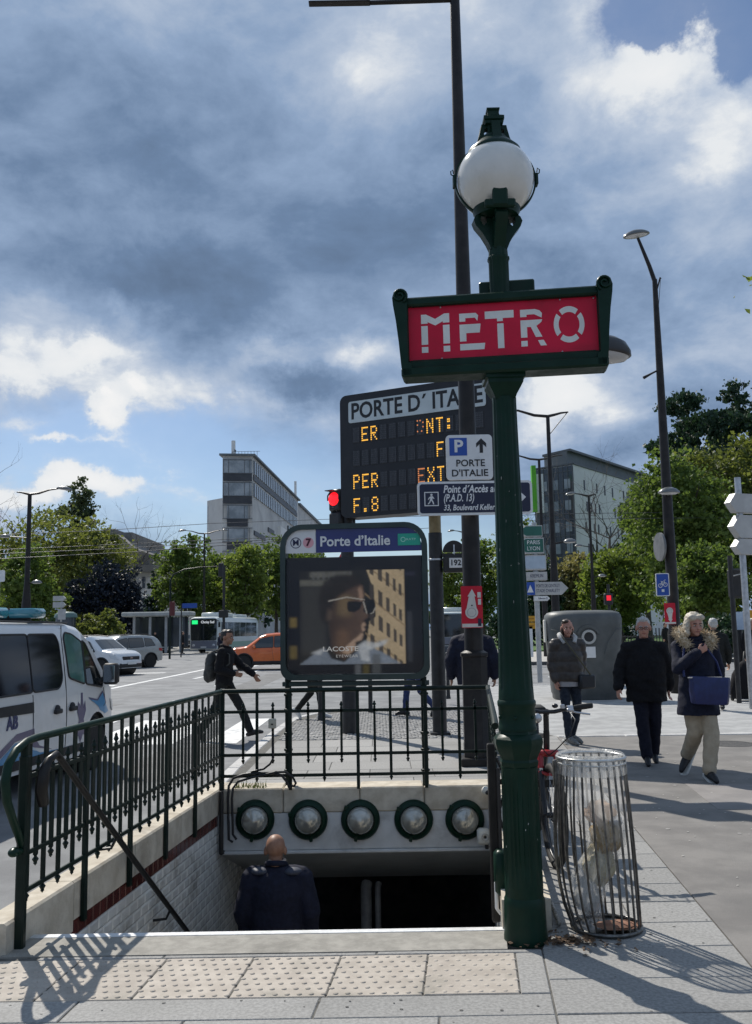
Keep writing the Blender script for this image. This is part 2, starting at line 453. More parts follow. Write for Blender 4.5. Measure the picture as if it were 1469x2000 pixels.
# foreground rows left of the pole joint, 1.05 m slabs; skewed joints
jx = lambda a, y: a + .1 * (y - 4.3)                # joint through (a, 4.3)
def slab_rows(rows, x0, x1, step, parent, shift=.5, xlo=None, xhi=None, ph=0):
    for i in range(len(rows) - 1):
        y0, y1 = rows[i], rows[i + 1]
        a = x0 - step * (((i + ph) % 2) * shift)
        while a < x1 - 1e-6:
            b = min(a + step, x1); aa = max(a, x0)
            if b - aa > .05:
                clip_slab(parent, [(jx(aa, y0), y0), (jx(b, y0), y0), (jx(b, y1), y1), (jx(aa, y1), y1)])
            a += step
slab_rows(rows, -3.42, .735, 1.05, pavement, .5, ph=1)
# row behind the tactile strip in front of the step, thin cut pieces
for a in (-1.75, -1.13, -.08): 
    b = {-1.75: -1.13, -1.13: -.08, -.08: .735}[a]
    clip_slab(pavement, [(jx(a, 4.755), 4.755), (jx(b, 4.755), 4.755), (jx(b, 4.80), 4.80), (jx(a, 4.80), 4.80)])
clip_slab(pavement, [(jx(.60, 4.245), 4.245), (jx(.735, 4.245), 4.245), (jx(.735, 4.755), 4.755), (jx(.60, 4.755), 4.755)])
# tactile strip
def dome_strip(a, b):
    y0, y1 = 4.245, 4.755
    t = clip_slab(pavement, [(jx(a, y0), y0), (jx(b, y0), y0), (jx(b, y1), y1), (jx(a, y1), y1)], 'tactile_slab', TACT)
    mb = MB()
    nx, ny = 8, 8
    for j in range(ny):
        for i in range(nx + 1):
            y = lerp(y0, y1, (j + .5) / ny); u = (i + (.25 if j % 2 else .75)) / nx
            if u > .97: continue
            x = jx(lerp(a, b, u), y)
            mb.lathe([(.0130, 0), (.0118, .0024), (.0085, .0040), (1e-4, .0046)], 9, (x, y, -.0005))
    tag(obj('stud', mb, TACT, t, 60), kind='stuff')
xs = [.60 - .425 * i for i in range(9)]
for i in range(len(xs) - 1): dome_strip(xs[i + 1], xs[i])
for a in (-3.85,):
    clip_slab(pavement, [(jx(a, 4.245), 4.245), (jx(xs[-1], 4.245), 4.245), (-2.75, 4.60), (-3.3, 4.60)])
# column of slabs on the right, beside the bin
rrows = [2.25, 2.6, 2.95, 3.3, 3.66, 4.02, 4.40, 4.81] + [4.81 + .372 * i for i in range(1, 25)]
for i in range(len(rrows) - 1):
    y0, y1 = rrows[i], rrows[i + 1]
    a = lambda y: jx(.735, y) if y < 4.82 else right_in(y) + .005
    par = pavement if y1 < 4.85 else pave_r
    w0, w1 = E1(y0) - a(y0), E1(y1) - a(y1)
    ks = [0, 1] if y1 < 4.85 or i % 2 else [0, .5, 1]
    for k0, k1 in zip(ks, ks[1:]):
        clip_slab(par, [(a(y0) + w0 * k0, y0), (a(y0) + w0 * k1, y0), (a(y1) + w1 * k1, y1), (a(y1) + w1 * k0, y1)])
# slabs of the rear pavement
byr = [9.06, 9.62, 10.2, 10.8, 11.45, 12.15, 12.9, 13.72]
for i in range(len(byr) - 1):
    y0, y1 = byr[i], byr[i + 1]
    lo = lambda y: (XL(y) - .30 if y < 9.6 else lerp(-1.68, -1.64, (y - 9.6) / 4.2)) + .14
    hi = lambda y: right_in(9.0)
    n = 3 if i % 2 else 4
    for k in range(n):
        clip_slab(pave_b, [(lerp(lo(y0), hi(y0), k / n), y0), (lerp(lo(y0), hi(y0), (k + 1) / n), y0), (lerp(lo(y1), hi(y1), (k + 1) / n), y1), (lerp(lo(y1), hi(y1), k / n), y1)])
# kerb stones along the left edge of the rear pavement and round its tip
kp = [(-1.70, 9.7), (-1.72, 11.1), (-1.70, 13.0), (-1.66, 15.0), (-1.60, 16.4), (-1.50, 17.4), (-1.25, 18.1), (-.85, 18.55), (0, 18.9), (1.0, 18.75), (1.9, 18.2)]
for (a, b) in zip(kp, kp[1:]):
    A, B = V((*a, 0)), V((*b, 0)); d = B - A; n = max(1, round(d.length / .9))
    for k in range(n):
        c = A + d * ((k + .5) / n)
        obj('kerb_stone', MB().box((c.x, c.y, -.14), (.15, d.length / n - .008, .286), math.atan2(d.y, d.x) - math.pi / 2, .012), KERB, pave_b)
# small setts in the pavement tip
mbs = MB()
sett_me = MB().box((0, 0, -.02), (.094, .094, .05), 0, .012).mesh('sett', 180); sett_me.materials.append(SETT)
cnt = 0
y = 13.82
while y < 18.4:
    x = -1.5 + (.05 if int(y * 10) % 2 else 0)
    while x < 2.0:
        lim = -1.50 if y < 15 else lerp(-1.5, -.7, max(0, (y - 16.5)) / 1.9)
        if x > lim and x < 1.9 - max(0, y - 17.6):
            if cnt < 298 and -1.3 < x < 1.3 and y < 15.1:
                s = bpy.data.objects.new('sett', sett_me); col.objects.link(s); s.parent = pave_b
                s.location = (x, y, random.uniform(-.004, .004)); s.rotation_euler = (random.uniform(-.03, .03), random.uniform(-.03, .03), random.uniform(-.06, .06)); cnt += 1
            else:
                mbs.box((x, y, -.02 + random.uniform(-.003, .003)), (.094, .094, .05), random.uniform(-.06, .06), .012)
        x += .104
    y += .104
tag(obj('sett', mbs, SETT, pave_b, 180), kind='stuff')
# the asphalt footway to the right and its far kerb line
tag(obj('footway', MB().slab([(E1(-8) + .003, -8), (E1(13.6) + .003, 13.6), (34, 13.0), (34, -8)], -.3, -.002), ASPW), kind='structure')
kx = E1(13.75)
while kx < 14:
    L = .98
    yk = lambda x: 13.72 - (x - 2.5) * .012
    obj('kerb_stone', MB().box((kx + L / 2, yk(kx) , -.14), (L - .008, .16, .288), -.012, .01), KERB, pave_r); kx += L
# the paved crossing beyond
tag(obj('plaza', MB().slab([(2.0, 13.82), (34, 13.4), (34, 26), (2.6, 26.0), (1.9, 18.2)], -.3, -.012), mat('plaza_setts_far', (.30, .30, .295), (.40, .40, .39), 3.0, .85, bump=.5, bscale=22, dirt=(.22, .22, .215), dscale=.8, damt=.5)), kind='structure')
kx = 3.0
while kx < 20:
    obj('kerb_stone', MB().box((kx + .5, 26.0, -.14), (.99, .18, .284), 0, .01), KERB, pave_r); kx += 1.0
# far pavement, beyond the cross road, and the park lawn
FARP = mat('far_pavement', (.36, .34, .31), (.45, .43, .395), 1.2, .9)
farp = tag(obj('far_pavement', MB().slab([(4.4, 42.5), (60, 40), (60, 60), (5.5, 60), (4.0, 47)], -.3, .01), FARP), kind='structure')
kx = 4.4
i = 0
while kx < 40:
    obj('kerb_stone', MB().box((kx + 1, lerp(42.4, 39.9, (kx - 4.4) / 55.6), -.13), (1.98, .3, .31), -.045, .02), mat('kerb_dark', (.05, .05, .05), (.09, .09, .09), 3, .8), farp); kx += 2
GRASS = mat('grass_far', (.045, .10, .018), (.085, .16, .03), 1.6, .95, bump=.5, bscale=12)
tag(obj('lawn', MB().slab([(9, 62), (150, 56), (150, 140), (12, 140)], -.3, .05), GRASS), kind='structure')
tag(obj('lawn', MB().slab([(17.5, 33), (40, 31), (40, 38), (18.2, 38)], -.3, .03), GRASS), kind='structure')
# left far pavement (beyond the avenue)
tag(obj('far_pavement', MB().slab([(-90, 62), (-24, 62), (-19.5, 80), (-18, 92), (-22, 160), (-90, 160)], -.3, .01), FARP), kind='structure')
# painted markings on the road (kept 4 mm above it)
def marking(name, pts, z=ROADZ + .004): return tag(obj(name, MB().slab(pts, z - .003, z), WPAINT), kind='structure')
for i in range(7):
    x1 = -2.22 - i * 1.0
    marking('crosswalk_stripe', [(x1 - .5, 14.6), (x1, 14.6), (x1 + .06, 18.6), (x1 - .44, 18.6)])
for i in range(5):
    x1 = 5.6 + i * 1.1
    marking('crosswalk_stripe', [(x1, 28.2), (x1 + .55, 28.2), (x1 + .8, 32.4), (x1 + .25, 32.4)])
for i in range(9):
    x1 = 22 + i * 1.1
    marking('crosswalk_stripe', [(x1, 42 - i * .05), (x1 + .55, 42), (x1 + 3.8, 52.4), (x1 + 3.25, 52.4)], -.0 + .02)
marking('lane_line', [(-8.55, 29.6), (-8.38, 29.5), (-8.0, 43.6), (-8.2, 43.7)])
marking('lane_line', [(-7.0, 35.0), (-6.85, 35.0), (-6.1, 47.6), (-6.3, 47.6)])
marking('lane_line', [(-13.5, 40.0), (-9.3, 40.4), (-9.3, 40.9), (-13.5, 40.5)])
marking('lane_line', [(-14.5, 31.6), (-8.8, 31.0), (-8.8, 31.5), (-14.5, 32.1)])
for k in range(4): marking('lane_line', [(-5.2 - k * .1, 21 + k * 9), (-5.05 - k * .1, 21 + k * 9), (-5.1 - k * .1, 24 + k * 9), (-5.25 - k * .1, 24 + k * 9)])
# cracks and a sunk cover in the footway
tag(obj('manhole_cover', MB().lathe([(.33, -.05), (.33, .0005), (.30, .001), (.30, -.001), (1e-4, -.001)], 28, (4.65, 12.55, 0)), mat('cast_iron', (.035, .034, .033), (.07, .065, .06), 20, .7, bump=.4)), 'dark iron cover sunk in the asphalt behind the woman in beige trousers', 'manhole cover')
# chewing gum, spots and repaired patches
def spots(name, lab, m, n, f, seed, r0, r1, z):
    r = random.Random(seed); mb = MB()
    for i in range(n):
        x, y = f(r); s = r.uniform(r0, r1); k = 9; a0 = r.uniform(0, 6.3)
        mb.add([(x + s * (1 + .25 * math.sin(3 * a0 + j)) * math.cos(2 * math.pi * j / k), y + s * math.sin(2 * math.pi * j / k) * r.uniform(.8, 1.1), z) for j in range(k)], [tuple(range(k))])
    tag(obj(name, mb, m), lab, 'spots', kind='stuff')
spots('gum_spots', 'dark trodden chewing gum spots on the granite slabs', mat('gum_dark', (.10, .098, .092), (.16, .155, .145), 30, .9), 150, lambda r: (r.uniform(-2.2, 1.9), r.uniform(3.4, 4.22)) if r.random() < .6 else (lambda y: (r.uniform(jx(.76, y), E1(y) - .03), y))(r.uniform(4.3, 8)), 21, .004, .009, .0014)
spots('gum_spots', 'pale trodden chewing gum spots on the asphalt footway', mat('gum_pale', (.32, .31, .29), (.38, .36, .34), 30, .9), 110, lambda r: (r.uniform(2.15, 5.5), r.uniform(5.0, 13.0)), 22, .008, .022, .0012)
spots('oil_spots', 'dark oil spots on the asphalt of the road', mat('oil_spot', (.10, .10, .105), rough=.6), 60, lambda r: (r.uniform(-9, -2.2), r.uniform(9, 38)), 23, .02, .12, ROADZ + .003)
PATCH = mat('asphalt_patch', (.13, .128, .126), (.18, .178, .175), 3, .88, bump=.3, bscale=100)
tag(obj('asphalt_patch', MB().slab([(2.9, 8.2), (3.9, 8.05), (4.1, 9.3), (3.05, 9.5)], -.02, .0008), mat('footway_patch', (.215, .20, .19), (.265, .245, .23), 3, .9, bump=.3, bscale=100)), kind='structure')
for k, pl_ in enumerate(([(-8.8, 21), (-6.4, 21.3), (-6.3, 23.2), (-8.9, 22.8)], [(-4.6, 26), (-3.7, 26), (-3.6, 38), (-4.5, 38)], [(-3.2, 11), (-2.5, 11), (-2.5, 14.2), (-3.25, 14.2)], [(5, 33.5), (11, 33.2), (11, 34.3), (5, 34.6)])):
    tag(obj('asphalt_patch', MB().slab(pl_, ROADZ - .02, ROADZ + .0015), PATCH), kind='structure')
# litter of leaves by the bin
LEAFL = mat('dead_leaf', (.05, .028, .014), (.14, .08, .04), 60, .8)
mb = MB(); rl = random.Random(3)
for i in range(260):
    a = rl.uniform(0, 6.28); rr = abs(rl.gauss(0, .13))
    x, y = .93 + rr * math.cos(a) * 1.1, 4.90 + rr * math.sin(a) * .6
    s = rl.uniform(.004, .012); t = rl.uniform(0, 6.28)
    mb.add([(x + s * math.cos(t + k * 1.57) * (1 if k % 2 else 1.9), y + s * math.sin(t + k * 1.57) * (1 if k % 2 else 1.9), .004 + rl.uniform(0, .012)) for k in range(4)], [(0, 1, 2, 3)])
tag(obj('leaf_litter', mb, LEAFL), 'brown dead leaves gathered between the green post and the wire bin', 'leaves', kind='stuff')
mb = MB(); rl = random.Random(5)
for i in range(90):
    x, y = rl.uniform(2.0, 4.5), rl.uniform(4.5, 9.0)
    s = rl.uniform(.004, .011)
    mb.add([(x - s, y - s, .001), (x + s, y - s * .6, .001), (x + s * .8, y + s, .003), (x - s * .7, y + s * .8, .001)], [(0, 1, 2, 3)])
tag(obj('litter_specks', mb, mat('speck', (.4, .38, .34))), 'tiny pale scraps scattered on the asphalt footway', 'litter', kind='stuff')

# ================================================================ stairwell
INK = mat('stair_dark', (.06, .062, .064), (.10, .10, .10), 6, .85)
TILE = mat('white_tile', (.62, .61, .575), (.72, .71, .67), 3, .18, rand=.08, coat=.3, dirt=(.30, .275, .23), dscale=2.9, damt=.75)
BRTILE = mat('maroon_tile', (.075, .020, .016), (.11, .03, .024), 5, .25, rand=.2, coat=.3)
GROUT = mat('grout', (.30, .29, .27), (.40, .39, .36), 8, .9)
# left parapet
lp = thing('parapet_wall', 'beige stone parapet with tiled inner face left of the metro stairs', 'wall', (0, 0, 0))
CW = .165                                            # width of the coping
ys = [4.83, 5.62, 6.60, 7.60, 8.58, 9.11]
for y0, y1 in zip(ys, ys[1:]):
    a, b = y0 + .003, y1 - .003
    poly = [(XL(a) - CW, a), (XL(a), a), (XL(b), b), (XL(b) - CW, b)]
    mb = MB(); k = 4
    q = [(p[0], p[1]) for p in poly]; c = (sum(p[0] for p in q) / 4, sum(p[1] for p in q) / 4)
    ins = [(p[0] + (.012 if i in (0, 3) else -.012), p[1]) for i, p in enumerate(q)]
    vs = [(*p, .15) for p in ins] + [(*p, .138) for p in q] + [(*p, -.07 if y0 > 5 else -.13) for p in q]
    mb.add(vs, [(0, 1, 2, 3)] + [(i + r * 4, (i + 1) % 4 + r * 4, (i + 1) % 4 + r * 4 + 4, i + r * 4 + 4) for r in (0, 1) for i in range(4)] + [(8, 11, 10, 9)])
    obj('coping_stone', mb, LIME, lp)
obj('wall', MB().add([(XL(y) - o, y, z) for y in (4.95, 13.5) for o in (.02, .28) for z in (-3.9, -.075)], [(0, 1, 3, 2), (4, 6, 7, 5), (0, 4, 5, 1), (2, 3, 7, 6), (1, 5, 7, 3), (0, 2, 6, 4)]), GROUT, lp)
# facing: maroon band then bevelled white tiles, laid along the wall
ang = math.atan(.105); along = V((math.sin(ang), math.cos(ang), 0))
def tile_mesh(name, L, Hh, m, bev=.012, t=.012):
    mb = MB(); l, h = L / 2, Hh / 2
    vs = [(0, -l, -h), (0, l, -h), (0, l, h), (0, -l, h), (t * .5, -l, -h), (t * .5, l, -h), (t * .5, l, h), (t * .5, -l, h), (t, -l + bev, -h + bev), (t, l - bev, -h + bev), (t, l - bev, h - bev), (t, -l + bev, h - bev)]
    fs = [(8, 9, 10, 11)] + [(i + r, (i + 1) % 4 + r, (i + 1) % 4 + r + 4, i + r + 4) for r in (0, 4) for i in range(4)]
    me = mb.add(vs, fs).mesh(name); me.materials.append(m); return me
tl, th = .148, .0745
tm = tile_mesh('tile', tl - .004, th - .004, TILE); bm_ = tile_mesh('tile', .102, .096, BRTILE, .006)
stuffmb = MB(); nt_ = 0
def put_tile(me, y, z, parent, XF=XL, flip=False):
    o = bpy.data.objects.new('tile', me); col.objects.link(o); o.parent = parent
    o.location = (XF(y) - .019 if not flip else XF(y) + .019, y, z + random.uniform(-.0006, .0006)); o.rotation_euler = (0, random.uniform(-.012, .012), -ang + (math.pi if flip else 0) + random.uniform(-.006, .006))
    return o
y = 5.02
while y < 8.7: put_tile(bm_, y, -.12, lp); y += .106
def stair_z(y): return -.6 * max(0, y - YF)
r = 0; z = -.17 - th / 2
cand = []
while z > -2.6:
    y = 5.05 + (tl / 2 if r % 2 else 0)
    while y < 9.6:
        # visible from the top of the stairs and above the steps
        if z > stair_z(y) - .4: cand.append((y, z))
        y += tl
    z -= th; r += 1
vis = [c for c in cand if (c[1] - CAMH) / c[0] > -.318 and c[0] > 5.3]
vis.sort(key=lambda c: -c[1]); keep = set(vis[:298])
for c in cand:
    if c in keep: put_tile(tm, c[0], c[1], lp)
    else:
        T = MX.Translation((XL(c[0]) - .019, c[0], c[1])) @ MX.Rotation(-ang, 4, 'Z')
        stuffmb.add([T @ v.co for v in tm.vertices], [tuple(p.vertices) for p in tm.polygons])
tag(obj('tile', stuffmb, TILE, lp), kind='stuff')

# rear lintel: stone blocks, white panel, moulding, sloping soffit
rw = thing('lintel_wall', 'stone and white lintel over the metro stairs with five lamps on it', 'wall')
xl, xr = XL(YB), XR(YB)
bx = [xl - .0, -.98, -.30, .36, xr + .26]
bpx = [XL(8.71), P(553, 1560, 8.71).x, P(703, 1560, 8.71).x, P(829, 1560, 8.71).x, xr + .26]
for a, b in zip(bpx, bpx[1:]):
    mb = MB(); a += .003; b -= .003
    mb.box(((a + b) / 2, 8.71 + .17, .04), (b - a, .34, .22), 0, .012)
    obj('coping_stone', mb, LIME, rw)
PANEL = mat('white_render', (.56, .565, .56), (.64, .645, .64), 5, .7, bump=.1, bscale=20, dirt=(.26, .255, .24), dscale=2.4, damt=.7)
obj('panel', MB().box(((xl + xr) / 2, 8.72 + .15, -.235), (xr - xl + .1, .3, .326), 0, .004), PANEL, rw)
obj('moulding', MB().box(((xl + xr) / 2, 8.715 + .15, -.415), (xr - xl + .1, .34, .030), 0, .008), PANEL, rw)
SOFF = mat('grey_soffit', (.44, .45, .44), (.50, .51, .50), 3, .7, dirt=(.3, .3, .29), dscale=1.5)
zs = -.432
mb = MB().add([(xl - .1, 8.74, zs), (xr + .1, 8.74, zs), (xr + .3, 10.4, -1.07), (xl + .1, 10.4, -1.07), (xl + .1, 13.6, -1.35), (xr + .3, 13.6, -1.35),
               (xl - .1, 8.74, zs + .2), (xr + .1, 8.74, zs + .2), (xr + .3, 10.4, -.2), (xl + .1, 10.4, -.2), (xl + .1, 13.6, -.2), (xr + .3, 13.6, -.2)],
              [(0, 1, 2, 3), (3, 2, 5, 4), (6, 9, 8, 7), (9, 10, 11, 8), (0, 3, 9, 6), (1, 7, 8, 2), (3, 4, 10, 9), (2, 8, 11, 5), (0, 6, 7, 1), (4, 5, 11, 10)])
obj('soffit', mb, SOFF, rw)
obj('black_trim', MB().tube([(XL(8.66) + .03, 8.66, -.40), (XL(8.9) + .04, 8.95, -.44), (XL(10.3) + .05, 10.35, -1.02)], .022, 6), BLACKM, rw)
obj('black_trim', MB().tube([(XL(8.66) + .03, 8.66, .14), (XL(8.66) + .03, 8.66, -.40)], .022, 6), BLACKM, rw)
# right wall
rwl = thing('stairwell_wall', 'tiled wall on the right of the metro stairs behind the green post', 'wall')
obj('wall', MB().add([(XR(y) + o, y, z) for y in (4.95, 13.5) for o in (.02, .25) for z in (-3.9, -.02)], [(0, 1, 3, 2), (4, 6, 7, 5), (0, 4, 5, 1), (2, 3, 7, 6), (1, 5, 7, 3), (0, 2, 6, 4)]), GROUT, rwl)
for y0, y1 in zip((5.1, 6.0, 6.9, 7.8, 8.7), (6.0, 6.9, 7.8, 8.7, 9.05)):
    a, b = y0 + .003, y1 - .003
    obj('coping_stone', MB().slab([(XR(a), a), (XR(a) + .26, a), (XR(b) + .26, b), (XR(b), b)], -.02, .15), LIME, rwl)
z = -.06; r = 0
mbt = MB()
while z > -2.4:
    y = 5.05 + (tl / 2 if r % 2 else 0)
    while y < 9.4:
        if z > stair_z(y) - .4:
            T = MX.Translation((XR(y) + .019, y, z)) @ MX.Rotation(math.pi - ang, 4, 'Z'); mbt.add([T @ v.co for v in tm.vertices], [tuple(p.vertices) for p in tm.polygons])
        y += tl
    z -= th; r += 1
tag(obj('tile', mbt, TILE, rwl), kind='stuff')
# stairs
st = thing('staircase', 'stone metro stairs going down behind a pale metal nosing', 'stairs')
def xband(y0, y1, z0, z1, o=0.0):
    return MB().add([(XL(y) - .015 + o, y, z) if s else (XR(y) + .015 - o, y, z) for y in (y0, y1) for s in (1, 0) for z in (z0, z1)], [(0, 1, 3, 2), (4, 6, 7, 5), (0, 4, 5, 1), (2, 3, 7, 6), (1, 5, 7, 3), (0, 2, 6, 4)])
for i in range(17):
    obj('step', xband(YF + .285 * (i - 1) if i else 4.805, YF + .285 * i, -.171 * i - .3, -.171 * i + (.0 if i else 0.001)), STONE if i else STONE, st)
    obj('nosing', xband(YF + .285 * i - .045, YF + .285 * i + .006, -.171 * i - .02, -.171 * i + .004), mat('nosing_strip', (.66, .66, .65), (.78, .78, .77), 30, .5, dirt=(.4, .39, .36), dscale=6), st)
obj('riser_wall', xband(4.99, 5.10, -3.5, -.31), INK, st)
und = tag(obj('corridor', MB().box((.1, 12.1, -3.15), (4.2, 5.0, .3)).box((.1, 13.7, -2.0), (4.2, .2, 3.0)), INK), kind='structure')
# steel uprights of a central handrail down in the dark
STEELD = mat('steel_dark', (.10, .10, .10), (.15, .15, .15), 10, .5)
sr = thing('stair_handrail', 'steel uprights of the central handrail in the dark of the stairs', 'handrail')
for px, w in ((715, .055), (738, .03)):
    p = P(px, 1740, 9.3)
    obj('upright', MB().tube([(p.x, 9.3, stair_z(9.3) - .05), (p.x, 9.3, p.z + .03), (p.x + .01, 9.34, p.z + .06)], w, 10), STEELD, sr, 60)
# leading edge plants: small weeds at the rear left corner
mb = MB(); rl = random.Random(9)
for i in range(70):
    x, y = rl.uniform(-1.34, -1.05), 8.74 + rl.uniform(0, .12); h = rl.uniform(.03, .075); t = rl.uniform(0, 6.28)
    mb.add([(x - .004, y, .15), (x + .004, y, .15), (x + .02 * math.cos(t), y + .02 * math.sin(t), .15 + h)], [(0, 1, 2)])
tag(obj('weeds', mb, mat('weed', (.14, .20, .04), (.25, .26, .08), 20, .8)), 'small yellow green weeds on the rear coping in the corner', 'weeds', kind='stuff')
# ================================================================ railings
def spear(h=.06, w=.016):      # small turned finial, from z = 0 up
    return [(w * .9, 0), (w * .55, h * .12), (w * .5, h * .22), (w * 1.15, h * .42), (w * .75, h * .62), (w * .55, h * .7), (w * .7, h * .78), (1e-4, h)]
def bar_mesh(name, z0, z1, w, t, top=None, bot=None):
    mb = MB(); mb.box((0, 0, (z0 + z1) / 2), (t, w, z1 - z0))
    if top: mb.lathe([(r, z) for r, z in spear(top)], 8, (0, 0, z1 - .002))
    if bot: mb.lathe([(r, -z) for r, z in spear(bot)][::-1], 8, (0, 0, z0 + .002))
    me = mb.mesh(name); me.materials.append(GREEND); return me
ZT, ZMU, ZML, ZB = 1.035, .845, .455, .268
RO = .016
def run_railing(root, A, B, n, posts, upright, w=.028):
    d = (B - A); L = d.length; rz = math.atan2(d.y, d.x) - math.pi / 2
    T = MX.Translation(A) @ MX.Rotation(rz, 4, 'Z')
    long_ = bar_mesh('bar', ZB - .004, ZT - .018, w, .010, None, .062)
    short = bar_mesh('bar', ZML - .03, ZMU + .025, w, .010, .075, .06)
    post = bar_mesh('post', upright, ZT - .018, w * 1.05, .022)
    for i in range(n):
        s = (i + .5) * L / n
        k = 'post' if i in posts else ('bar')
        me = post if i in posts else (long_ if i % 2 == 0 else short)
        o = bpy.data.objects.new(k, me); col.objects.link(o); o.parent = root
        o.matrix_local = T @ MX.Translation((0, s, 0)) @ MX.Rotation(random.uniform(-.008, .008), 4, 'X')
    for z in (ZMU, ZML, ZB):
        obj('rail', MB().box((0, L / 2, z), (.018, L, .026), 0, .004).xf(T), GREEND, root)
    return T, L
rl_ = thing('stair_railing', 'dark green iron railing with spear tips along the left side of the metro stairs', 'railing', (0, 0, 0))
A, B = V((XL(4.95) + RO, 4.95, 0)), V((XL(8.69) + RO, 8.69, 0))
run_railing(rl_, A, B, 41, (8, 16, 24, 32), -.10, .042)
zt = ZT
fx = XL(4.95) + RO
fp = (fx, 4.93)
dA = (B - A).normalized()
def al(s, z, o=0.0): q = A + dA * s; return (q.x + o, q.y, z)
obj('top_rail', MB().tube([al(3.74, zt), al(2, zt), al(.10, zt), al(.0, zt - .008), al(-.11, zt - .04), al(-.185, zt - .10), al(-.21, zt - .18), al(-.185, zt - .28), al(-.12, zt - .38), al(-.055, zt - .47), al(-.01, zt - .55)], [.021] * 3 + [.021, .022, .023, .024, .023, .022, .021, .019], 10), GREEN, rl_, 60)
obj('front_post', MB().box((fx, 4.94, .46), (.05, .05, 1.0), 0, .008).box((fx, 4.94, .98), (.04, .04, .09), 0, .006), GREEND, rl_)
obj('scroll', MB().sphere((fx - .01, 4.855, .49), (.028, .045, .024), 12, 8).tube([(fx, 4.93, .48), (fx - .01, 4.87, .485)], .018, 8), GREEN, rl_, 60)
obj('corner_post', MB().box((*(B + dA * .03).xy, .60), (.044, .044, .92), 0, .006), GREEND, rl_)
obj('bracket', MB().tube([al(1.18, .31), al(1.18, .31, .06), al(1.18, .22, .08)], .008, 6), GREEND, rl_)

rb = thing('back_railing', 'dark green iron railing with spear tips across the back of the metro stairs', 'railing')
yb = 8.69
A2, B2 = V((XL(yb) + .05, yb, 0)), V((XR(yb) - .0, yb, 0))
nb = 15
T2 = MX.Translation(A2) @ MX.Rotation(-math.pi / 2, 4, 'Z')
L2 = (B2 - A2).length
long2 = bar_mesh('bar', ZB - .004, ZT - .018, .026, .02, None, .055); short2 = bar_mesh('bar', ZML - .03, ZMU + .03, .022, .018, .06, .055); post2 = bar_mesh('post', .14, ZT - .018, .03, .03)
ppx = [475, 502, 533, 567, 602, 633, 667, 699, 732, 763, 796, 831, 864, 897, 929]
for i, px in enumerate(ppx):
    p = P(px, 1430, yb)
    is_post = i in (3, 7, 11)
    o = bpy.data.objects.new('post' if is_post else 'bar', post2 if is_post else (short2 if i % 2 == 0 else long2)); col.objects.link(o); o.parent = rb
    o.matrix_local = MX.Translation((p.x, yb, 0)) @ MX.Rotation(math.pi / 2, 4, 'Z')
for z in (ZMU, ZML, ZB): obj('rail', MB().box(((A2.x + B2.x) / 2, yb, z), (L2 + .06, .018, .028), 0, .004), GREEND, rb)
obj('top_rail', MB().tube([(A2.x - .03, yb, ZT), (0, yb, ZT), (B2.x + .02, yb, ZT)], .021, 10), GREEND, rb, 60)
rr_ = thing('right_railing', 'dark green iron railing on the right of the metro stairs, half hidden by the post', 'railing')
A3, B3 = V((XR(5.55) + .0, 5.55, 0)), V((XR(8.66) + .0, 8.66, 0))
run_railing(rr_, A3, B3, 20, (4, 10, 16), -.05)
d3 = (B3 - A3).normalized()
obj('top_rail', MB().tube([B3 + V((0, 0, ZT)), A3 + V((0, 0, ZT)), A3 - d3 * .1 + V((0, 0, ZT - .02))], .021, 10), GREEND, rr_, 60)
# open gate leaf folded back against the post
gt = thing('gate', 'dark metal gate leaf folded back beside the green post', 'gate')
gx = P(962, 1560, 5.45).x
gz = lambda y: P(962, y, 5.45).z
obj('upright', MB().box((gx, 5.45, (gz(1452) + gz(1800)) / 2), (.045, .05, gz(1452) - gz(1800)), 0, .006), BROWNM, gt)
obj('grille', MB().box((gx + .10, 5.47, (gz(1465) + gz(1690)) / 2), (.012, .02, gz(1465) - gz(1690))).tube([(gx + .03, 5.45, gz(1480)), (gx + .09, 5.46, gz(1530)), (gx + .03, 5.45, gz(1590)), (gx + .09, 5.46, gz(1650))], .009, 6).tube([(gx + .035, 5.44, gz(1500)), (gx + .035, 5.44, gz(1660)), (gx + .10, 5.44, gz(1666))], .013, 6), BLACKM, gt)
obj('lock_box', MB().box((gx + .03, 5.36, gz(1695)), (.085, .10, .24), 0, .03), GREEN, gt, 50)
obj('handle', MB().tube([(gx - .005, 5.36, gz(1715)), (gx - .005, 5.36, gz(1765)), (gx + .012, 5.36, gz(1774)), (gx + .06, 5.36, gz(1777))], .011, 8), WHITEP, gt, 60)

# ================================================================ handrail in the stairs
hr = thing('stair_handrail', 'dark tube handrail sloping down along the left wall of the metro stairs', 'handrail')
hx = lambda y: XL(y) + .115
hz = lambda y: .925 - .70 * (y - 5.1)
obj('rail', MB().tube([(hx(5.0) - .02, 4.99, .70), (hx(5.0) - .02, 4.955, .78), (hx(5.0) - .01, 4.955, .87), (hx(5.0), 4.99, .925), (hx(5.1), 5.08, .945), (hx(5.1), 5.14, .915), (hx(6.2), 6.2, hz(6.2)), (hx(9.5), 9.5, hz(9.5))], [.030, .032, .031, .022, .019, .019, .019, .019], 10), mat('handrail_black', (.010, .009, .0085), (.018, .016, .015), 8, .38, spec=.3), hr, 60)
for y in (5.95, 7.0):
    obj('bracket', MB().tube([(hx(y), y, hz(y) - .01), (hx(y) - .03, y, hz(y) - .07), (XL(y) - .01, y, hz(y) - .08)], .010, 6), BLACKM, hr)

